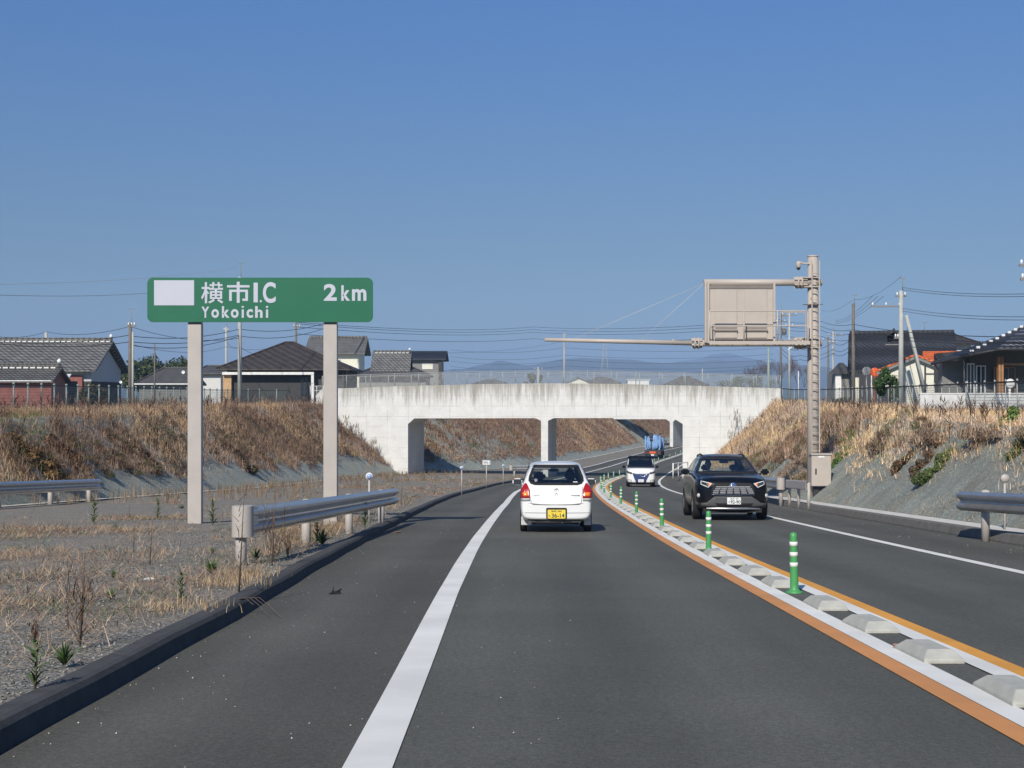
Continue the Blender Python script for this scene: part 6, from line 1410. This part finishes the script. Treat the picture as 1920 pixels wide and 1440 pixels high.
def brambles(side, t0, t1, n, label, pal, seed):
    tt = tL if side < 0 else tR; bl = []
    for k in range(n):
        t = random.uniform(t0, t1); h = LAND - float(Cz(t)) - .2; s = 1.15 if side < 0 else 1.1; u0 = random.uniform(.35, 1.0) * s * h; w = random.uniform(.25, .7)
        for j in range(5):
            u = max(.5 if side < 0 or t > 48 else 1.7, u0 - j * w * .5); tj = t + random.uniform(-.2, .2) - .12 * j; p = Pt(tj, side * (float(tt(tj)) + u)); z = float(bank_z(np.array([tj]), np.array([u]), side)[0]); bl.append((p.x, p.y, z + .12, w * .55, w * .6, w * random.uniform(.3, .55)))
    # twig-like leaves: long thin faces
    nb = len(bl) * 170; B = np.array(bl)[rng.integers(0, len(bl), nb)]; q = rng.normal(size=(nb, 3)); q /= np.linalg.norm(q, axis=1)[:, None]; q[:, 2] = np.abs(q[:, 2]); base = B[:, :3] + q * (rng.random((nb, 1)) ** .4) * B[:, 3:6]
    pat = np.array(pal); ci = (np.abs(B[:, 0] * 13.7 + B[:, 1] * 7.3).astype(int)) % len(pat); col = pat[ci] * rng.uniform(.6, 1.5, (nb, 1))
    o = blades('brambles', base, rng.uniform(.08, .26, nb), rng.uniform(.008, .02, nb), rng.uniform(.1, 2.0, nb), rng.uniform(0, 6.28, nb), col); tag(o, label, 'brambles', kind='stuff')
brambles(-1, 30, 117, 120, 'tangled brown and olive brambles bulging from the left bank', [(.19, .125, .085), (.13, .09, .06), (.24, .17, .12), (.13, .12, .06), (.33, .25, .18)], 1)
brambles(1, 30, 117, 95, 'tangled tan and brown brambles bulging from the right bank', [(.42, .31, .21), (.22, .14, .09), (.50, .38, .27), (.15, .095, .06), (.14, .14, .06), (.38, .30, .24)], 2)
brambles(-1, 129, 300, 150, 'reddish-brown brambles on the left bank beyond the nearer bridge', [(.24, .155, .11), (.18, .115, .08), (.31, .22, .15)], 3)
# twigs and tall dead stalks standing out of the banks
def stalks(side, t0, t1, n, label, u0, u1, hh):
    t = rng.uniform(t0, t1, n); u = rng.uniform(u0, u1, n); tt = tL if side < 0 else tR
    b = P(t, side * (tt(t) + u)); b[:, 2] = bank_z(t, u, side); m = 7; N = n * m
    base = np.repeat(b, m, 0); h0 = np.repeat(rng.uniform(.6, 1.0, n) * hh, m); k = np.tile(np.arange(m), n)
    base = base + np.stack([np.zeros(N), np.zeros(N), np.where(k == 0, 0, h0 * (.35 + .09 * k))], 1)
    h = np.where(k == 0, h0, h0 * .35); lean = np.where(k == 0, rng.uniform(0, .2, N), rng.uniform(.5, 1.0, N)); col = np.repeat(pickc(np.array([(.10, .06, .045), (.16, .11, .08), (.08, .05, .04), (.24, .18, .13)]), n), m, 0)
    o = blades('dead_stalks', base, h, np.full(N, .02) * (1 + base[:, 1] / 110), lean, rng.uniform(0, 6.28, N), col, bend=.9); tag(o, label, 'weeds', kind='stuff')
stalks(-1, 26, 118, 800, 'tall dead stalks standing above the left bank', 1.5, 8, .95)
stalks(1, 34, 118, 500, 'tall dead stalks standing above the right bank', 1.2, 6, .8)
# verge: flattened dry grass in patches, short tufts
def verge_grass():
    n = 13000; t = rng.uniform(5, 118, n) ** 1.0; t = np.where(rng.random(n) < .55, rng.uniform(5.2, 32, n), t); f = rng.random(n)
    off = -(kL(t) + .55) - f * (tL(t) - kL(t) - .9)
    dn = fbm(t * .28, off * .33, 40); near = np.exp(-(-off - kL(t) - .5) / .5); keep = (rng.random(n) < np.clip((dn - .50) * 2.6, 0, .7) + near * .5 + .015)
    t = t[keep]; off = off[keep]; n = len(t); b = P(t, off, .14); b[:, 2] += .02
    m = 34; N = n * m; base = np.repeat(b, m, 0) + np.concatenate([rng.normal(0, .15, (N, 2)), np.zeros((N, 1))], 1)
    hh = np.repeat(rng.uniform(.05, .22, n) * (1 + .6 * np.exp(-(-off - kL(t) - .5) / .4)), m) * rng.uniform(.4, 1.2, N); tint = np.repeat(rng.random(n), m)
    col = pickc(np.array([(.42, .30, .19), (.34, .24, .155), (.48, .38, .26), (.29, .20, .13)]), N); q = tint > .9; col[q] = pickc(GREEN, int(q.sum())); q = (tint > .6) & (tint < .75); col[q] = pickc(np.array([(.24, .13, .09), (.29, .18, .12)]), int(q.sum()))
    o = blades('dry_grass', base, hh, rng.uniform(.0022, .005, N) * (1 + base[:, 1] / 22), np.abs(rng.normal(1.3, .35, N)).clip(.1, 1.52), rng.uniform(0, 6.28, N), col * rng.uniform(.7, 1.25, (N, 1)), bend=1); tag(o, 'flattened straw-coloured grass in patches on the gravel verge', 'grass', kind='stuff')
verge_grass()
def stems_strip():
    n = 650; t = rng.uniform(40, 128, n); f = rng.random(n) ** 2.2; off = -(tL(t)) + .2 + f * 6; b = P(t, off, .2); m = 5; N = n * m; base = np.repeat(b, m, 0) + np.concatenate([rng.normal(0, .06, (N, 2)), np.zeros((N, 1))], 1)
    col = pickc(np.array([(.20, .12, .08), (.28, .19, .12), (.13, .09, .05), (.10, .10, .05), (.34, .25, .15)]), N)
    o = blades('low_weeds', base, rng.uniform(.12, .5, N), np.full(N, .011) * (1 + base[:, 1] / 100), rng.uniform(0, .5, N), rng.uniform(0, 6.28, N), col); tag(o, 'low brown weeds in a ragged row at the foot of the left bank', 'weeds', kind='stuff')
stems_strip()
def stones(name, n, t0, t1, offf, size, cols, label, z=.0, powr=1.0):
    t = t0 + (t1 - t0) * rng.random(n) ** powr; off = offf(t, rng.random(n)); b = P(t, off, z); oc = np.array([(1, 0, 0), (0, 1, 0), (-1, 0, 0), (0, -1, 0), (0, 0, 1), (0, 0, -.4)], float)
    s = rng.uniform(*size, (n, 1, 1)) * rng.uniform(.6, 1.3, (n, 1, 3)); V = (b[:, None, :] + oc[None] * s * rng.uniform(.7, 1.2, (n, 6, 1))).reshape(-1, 3); F_ = np.array([(0, 1, 4), (1, 2, 4), (2, 3, 4), (3, 0, 4), (1, 0, 5), (2, 1, 5), (3, 2, 5), (0, 3, 5)])
    T = (np.arange(n)[:, None, None] * 6 + F_[None]).reshape(-1, 3); col = pickc(np.array(cols), n) * rng.uniform(.6, 1.3, (n, 1)); o = tri_mesh(name, V, T, np.repeat(col, 6, 0), M_stone); tag(o, label, 'stones', kind='stuff')
stones('gravel_stones', 42000, 4.8, 42, lambda t, r: -(kL(t) + .25) - r * 9.0, (.005, .014), [(.20, .20, .175), (.28, .265, .23), (.14, .135, .12), (.38, .36, .31)], 'loose grey stones on the near verge', .125, 1.7)
stones('road_grit', 420, 5.5, 40, lambda t, r: -kL(t) + .05 + r ** 1.8 * 3.0, (.0025, .007), [(.5, .49, .45), (.65, .63, .58), (.35, .34, .3)], 'pale grit scattered on the left shoulder', .006, 1.4)
stones('road_grit', 260, 12, 60, lambda t, r: kR(t) - .05 - r ** 1.5 * 2.2, (.004, .011), [(.55, .53, .48), (.35, .33, .28)], 'pale grit scattered on the right shoulder', .006, 1.4)
# single plants one can point at
def spiky_plant(px, py, hpx, kind, label, w=.5):
    d = 3224 / (py - 873) if py > 873 else 50; d = 2600 * 1.225 / (py - 873); h = 1.2 * hpx / F * d; loc = (X(px, d), d, float(Cz(d)) + .13)
    n = {'leafy': 26, 'rosette': 46, 'stalk': 14, 'straw': 320, 'shrub': 60}[kind]; z0 = np.zeros((n, 3)); rr = w * h
    rt = empty({'leafy': 'leafy_weed', 'rosette': 'rosette_weed', 'stalk': 'dry_stalk', 'straw': 'straw_tuft', 'shrub': 'twiggy_weed'}[kind], loc, label, 'weed', 'single weeds on the gravel verge')
    gr = np.array([(.06, .11, .03), (.09, .15, .05), (.05, .085, .03)]); br = np.array([(.16, .09, .06), (.11, .07, .05)]); sw = np.array([(.46, .33, .19), (.38, .27, .16), (.52, .40, .26)])
    if kind in ('leafy',):
        z0[:, 2] = np.linspace(.08, .95, n) * h; o = blades('leaves', z0, np.full(n, h * .42) * np.linspace(1.1, .5, n) * rng.uniform(.6, 1.2, n), np.full(n, h * .06), rng.uniform(.7, 1.35, n), np.arange(n) * 2.4, pickc(gr, n) * rng.uniform(.8, 1.5, (n, 1)), M_leaf, .8)
    elif kind == 'rosette': o = blades('leaves', z0, rng.uniform(.6, 1.05, n) * h, np.full(n, h * .09), rng.uniform(.1, 1.25, n), np.arange(n) * 2.4, pickc(gr, n) * rng.uniform(.7, 1.6, (n, 1)), M_leaf, .7)
    elif kind == 'stalk':
        z0[:, 2] = np.linspace(.25, .95, n) * h; o = blades('foliage', z0, np.full(n, h * .13), np.full(n, .004 + h * .006), rng.uniform(.5, 1.1, n), np.arange(n) * 2.4, pickc(br, n), M_grass, .9)
    elif kind == 'straw': z0[:, :2] = rng.normal(0, w * .25, (n, 2)); o = blades('foliage', z0, rng.uniform(.5, 1.05, n) * h, np.full(n, .003 + .0002 * d), np.abs(rng.normal(0, .6, n)), rng.uniform(0, 6.28, n), pickc(sw, n) * rng.uniform(.7, 1.2, (n, 1)), M_grass)
    else: z0[:, 2] = rng.uniform(0, .7, n) * h; z0[:, :2] = rng.normal(0, h * .16, (n, 2)) * (z0[:, 2:3] / h); o = blades('foliage', z0, rng.uniform(.25, .45, n) * h, np.full(n, .007), rng.uniform(.1, .9, n), rng.uniform(0, 6.28, n), pickc(br, n), M_grass, .9)
    o.parent = rt
    if kind not in ('straw', 'rosette'): MB().tube((0, 0, 0), (h * .05, 0, h * .95), .006 + h * .006, .003, 6).build('stem', M_bark if kind != 'leafy' else M_soil, rt)
    return rt
for a in ((66, 1292, 85, 'leafy', 'tall green leafy weed at the lower left kerb'), (120, 1245, 45, 'rosette', 'dark green rosette weed near the lower left kerb'), (340, 1130, 50, 'leafy', 'green leafy weed left of the rail end cap'), (213, 1083, 16, 'rosette', 'small bright green tuft in the middle of the gravel'), (396, 1075, 30, 'rosette', 'light green tuft left of the end cap post'), (398, 1038, 14, 'rosette', 'small green tuft above the light green tuft, near the first sign post'),
          (208, 1123, 22, 'rosette', 'dark tuft below the small bright green one'), (480, 1050, 24, 'rosette', 'green rosette just right of the first guardrail post'), (594, 1022, 38, 'leafy', 'bushy green weed between the first and second guardrail posts'), (604, 1020, 30, 'rosette', 'dark green rosette touching the bushy weed behind the guardrail'), (684, 992, 42, 'leafy', 'green weed below the rail near the blue reflector'),
          (399, 985, 40, 'leafy', 'light green weed right of the first sign post'), (296, 975, 34, 'leafy', 'green weed in the gravel left of the first sign post'), (217, 995, 14, 'rosette', 'dark little tuft left of the first sign post'), (341, 956, 12, 'rosette', 'tiny green tuft left of the first sign post foot'), (176, 985, 45, 'leafy', 'thin upright green weed near the left guardrail'), (242, 975, 24, 'stalk', 'short brown stalk in the gravel'),
          (281, 1058, 75, 'stalk', 'single tall dead stalk in the middle of the gravel'), (250, 1040, 45, 'stalk', 'reddish dead stalk left of the tall one'), (510, 1060, 110, 'shrub', 'pale twiggy weed under the guardrail'), (150, 1210, 150, 'shrub', 'large sparse twiggy weed in the left foreground'), (65, 1210, 45, 'shrub', 'small reddish twig cluster at the left edge'),
          (540, 1045, 45, 'shrub', 'brown twigs beside the second guardrail post'), (428, 1096, 20, 'straw', 'golden straw tuft at the foot of the end cap post', .8), (458, 1080, 18, 'straw', 'golden straw tuft right of the end cap post', .7), (330, 1140, 20, 'straw', 'pale straw tuft at the kerb left of the golden one', .9), (815, 930, 40, 'stalk', 'dark stalk beyond the right end of the short guardrail'), (752, 945, 40, 'stalk', 'reddish stalk at the right end of the short guardrail'),
          (160, 935, 20, 'leafy', 'low green weed beside the end of the left guardrail'), (448, 1110, 150, 'stalk', 'thin black dead weed in front of the round end cap')):
    spiky_plant(*a)
# green shrubs hanging on the right bank
def bank_bush(px, py, d, w, h, label, cols, n=2600, flat=.35):
    loc = W(px, py, d); rt = empty('bank_shrub', loc, label, 'shrub', 'shrubs on the banks'); dn = Vector((-.62, -.25, -.62)) if px > 960 else Vector((.62, -.25, -.6))
    bl = [(dn.x * w * f + random.uniform(-.1, .1), random.uniform(-.35, .35) * w, dn.z * w * f + random.uniform(-.05, .1), w * .28, w * .35, h) for f in np.linspace(-.6, .6, 7)]
    leaf_cloud('foliage', bl, n, .035, cols, rt)
GB = [(.08, .13, .035), (.06, .10, .03), (.12, .16, .05), (.10, .09, .05)]
def bankpt(px, u, side=1):      # distance at which the view ray in column px meets the bank u metres above its toe
    best = None
    for t in np.arange(20, 118, .25):
        p = Pt(t, side * (float((tR if side > 0 else tL)(t)) + u)); x = 960 + F * p.x / p.y
        if best is None or abs(x - px) < best[0]: best = (abs(x - px), t, p)
    t = best[1]; p = best[2]; p.z = float(bank_z(np.array([t]), np.array([float(u)]), side)[0]); return p
def bbush(px, u, w, h, label, cols, n, side=1, size=.03):
    p = bankpt(px, u, side); rt = empty('bank_shrub', p, label, 'shrub', 'shrubs on the banks')
    bl = [(side * w * f * .7 + random.uniform(-.1, .1), random.uniform(-.3, .3) * w, w * f * .62 + random.uniform(0, .12), w * .22, w * .3, h) for f in np.linspace(-.6, .6, 7)]
    MB().tube((0, 0, -.1), (0, 0, h * .7), .02, .01, 6).build('stem', M_bark, rt); leaf_cloud('foliage', bl, n, size, cols, rt)
bbush(1755, 1.1, 1.0, .16, 'large green and rust creeping shrub in the middle of the right bank', GB, 5000)
bbush(1730, 1.2, .7, .14, 'rust-coloured shrub touching the large green creeping shrub', [(.16, .08, .06), (.12, .07, .05), (.09, .10, .04)], 2200)
bbush(1698, 1.25, .55, .16, 'small rusty shrub left of the large creeping shrub', [(.15, .08, .055), (.11, .075, .045), (.07, .08, .035)], 2000)
bbush(1572, 1.4, 1.0, .16, 'fresh green creeping shrub right of the control cabinet', [(.09, .16, .04), (.07, .13, .035), (.13, .18, .06)], 3500)
bbush(1590, 2.3, .6, .12, 'bright green leaves above the fresh green shrub', [(.12, .20, .05), (.09, .16, .04)], 1500)
bbush(1875, 2.55, .7, .15, 'bright green leaf patch high at the far right of the bank', [(.14, .22, .05), (.10, .17, .04)], 2400)
bbush(1915, 1.6, .5, .12, 'dark green patch at the right edge of the bank', GB, 1200)
bbush(1480, 2.2, 1.2, .3, 'dark brown thicket left of the gantry pole', [(.085, .055, .035), (.06, .042, .03), (.12, .08, .05)], 6000, size=.05)
bbush(1562, 2.9, .7, .3, 'blackish hollow thicket right of the gantry pole', [(.05, .035, .025), (.08, .055, .035)], 2500, size=.04)
bbush(60, 1.3, 1.8, .25, 'orange-brown thicket above the left guardrail', [(.19, .11, .045), (.14, .08, .035), (.10, .075, .03)], 7000, -1, .05)
bbush(130, 1.6, 1.3, .25, 'dark rusty thicket right of the orange-brown one', [(.12, .065, .035), (.08, .05, .03)], 4500, -1, .05)
bbush(265, 1.6, 1.4, .22, 'mixed green and brown thicket low on the left bank', [(.12, .075, .04), (.07, .075, .035), (.09, .05, .035)], 4500, -1, .05)
bbush(440, 1.7, 1.9, .25, 'rust-brown thicket on the left bank between the sign posts', [(.14, .08, .05), (.10, .06, .04), (.09, .08, .035)], 7000, -1, .06)
# weeds that climb against the bridge wall
for (px, py, h, lb) in ((650, 800, 1.1, 'dry seed-headed weed before the bridge wall, uppermost on the left slope'), (668, 815, 1.1, 'dry weed before the bridge wall, middle of the left slope'), (700, 838, .9, 'dry weed before the bridge wall, lowest on the left slope'), (1380, 800, 1.7, 'tall dark seed head leaning before the right bridge wall'), (1372, 830, 1.3, 'twiggy weed before the right bridge wall'), (1405, 800, 1.1, 'small twigs before the right bridge wall')):
    p = W(px, py, 119); rt = empty('dry_weed', p, lb, 'weed', 'weeds before the bridge'); n = 40; z0 = np.zeros((n, 3)); z0[:, 2] = rng.uniform(.2, 1, n) * h - h * .3; z0[:, 0] = rng.normal(0, .2, n)
    o = blades('foliage', z0, rng.uniform(.25, .5, n) * h, np.full(n, .04), rng.uniform(.1, .8, n), rng.uniform(0, 6.28, n), pickc(np.array([(.22, .16, .11), (.14, .10, .07)]), n)); o.parent = rt; MB().tube((0, 0, -h), (0, 0, h * .7), .03, .012, 5).build('stem', M_bark, rt)
# litter
def lump(name, loc, s, mat, label, cat, seed):
    random.seed(seed); bm = bmesh.new(); bmesh.ops.create_icosphere(bm, subdivisions=2, radius=1)
    for v in bm.verts: f = random.uniform(.5, 1.35); v.co = Vector((v.co.x * s[0] * f, v.co.y * s[1] * f, max(-.2, v.co.z) * s[2] * f))
    me = bpy.data.meshes.new(name); bm.to_mesh(me); bm.free(); me.materials.append(mat); o = bpy.data.objects.new(name, me); COL.objects.link(o); o.location = loc; tag(o, label, cat); return o
def gpt(px, py, z=0): d = F * (EYE - z) / (py - 873); return Vector((X(px, d), d, float(Cz(d)) + z))
o = lump('rubber_scrap', gpt(628, 1115) + Vector((0, 0, .01)), (.055, .05, .03), M_black, 'crumpled black scrap lying on the left shoulder', 'litter', 3)
MB().tube((-.02, 0, .0), (-.015, 0, .075), .008, .004, 5).tube((.02, 0, .02), (.07, .02, .05), .016, .006, 5).build('torn_strip', M_black, o)
lump('crumpled_wrapper', gpt(1684, 1217) + Vector((0, 0, .02)), (.04, .03, .02), M_pink, 'crumpled pinkish wrapper beside a separator block', 'litter', 5)
lump('paper_scrap', gpt(280, 1088, .13) + Vector((0, 0, .015)), (.06, .04, .015), M_paper, 'pale crumpled paper on the gravel', 'litter', 6)
lump('leaf_clod', gpt(745, 1000) + Vector((0, 0, .015)), (.10, .05, .025), M_soil, 'small brown clod against the left kerb', 'litter', 8)
lump('leaf_clod', gpt(1792, 1001) + Vector((0, 0, .012)), (.10, .05, .02), M_soil, 'dark clod at the foot of the right kerb', 'litter', 9)
tw = MB()
for k in range(4):
    a = gpt(440 + 3 * k, 1125, .13); q = [a, a + Vector((.1 + .03 * k, -.05, .03)), a + Vector((.2 + .04 * k, -.15 - .03 * k, -.02)), a + Vector((.32 + .05 * k, -.3 - .05 * k, -.10))]; tw.path([Vector(p) for p in q[: 3 + (k % 2)]], .003, 4)
tag(tw.build('fallen_twigs', M_bark), 'fallen dry twigs drooping over the left kerb', 'twigs')

# ------------------------------------------------------------------ mountains
def mountain(name, D, prof, depth, seed):
    xs = np.linspace(-.62 * D, .62 * D, 260); rows = []; px = 960 + F * xs / D; yy = np.interp(px, [p[0] for p in prof], [p[1] for p in prof]); hmax = (745 - yy) / F * D + EYE - LAND
    hmax = hmax + (fbm(xs / (D * .012), xs * 0, seed) - .5) * D * .0035
    for k in range(16):
        f = k / 15; s = math.sin(math.pi * min(1, f * 1.0)) ** .8 if f < 1 else 0
        rows.append(np.stack([xs, np.full_like(xs, D - depth / 2 + depth * f), LAND - 2 + hmax * s * (.82 + .36 * (fbm(xs / (D * .02) + k * .35, np.full_like(xs, k * .4), seed + 2) - .3) if 0 < k < 15 and k != 7 else s)], -1))
    return tag(grid_mesh(name, np.stack(rows, 1), M_mount), kind='structure')
mountain('hills', 5200, [(-300, 712), (0, 706), (350, 702), (450, 698), (835, 692), (880, 688), (935, 677), (985, 684), (1060, 674), (1110, 671), (1180, 676), (1240, 682), (1300, 676), (1400, 676), (1460, 680), (1560, 690), (1800, 700), (2200, 706)], 2400, 4)
mountain('mountains', 7600, [(-300, 716), (600, 712), (800, 704), (960, 696), (1100, 690), (1250, 682), (1310, 671), (1345, 664), (1358, 662.5), (1375, 665), (1430, 676), (1500, 686), (1600, 694), (2200, 712)], 1500, 11)
# the air between here and the hills
hz = MB().box(-5600, 5600, -3300, 8800, -9.6, 262).build('haze', bpy.data.materials.new('haze')); hm = hz.data.materials[0]; hm.use_nodes = True; hn = hm.node_tree; hn.nodes.clear()
pv = hn.nodes.new("ShaderNodeVolumePrincipled"); pv.inputs['Color'].default_value = (.40, .58, .88, 1); pv.inputs['Density'].default_value = .00027; pv.inputs['Anisotropy'].default_value = -.15
ho = hn.nodes.new("ShaderNodeOutputMaterial"); hn.links.new(pv.outputs[0], ho.inputs['Volume']); tag(hz, 'thin blue haze over the land', 'haze', kind='stuff')
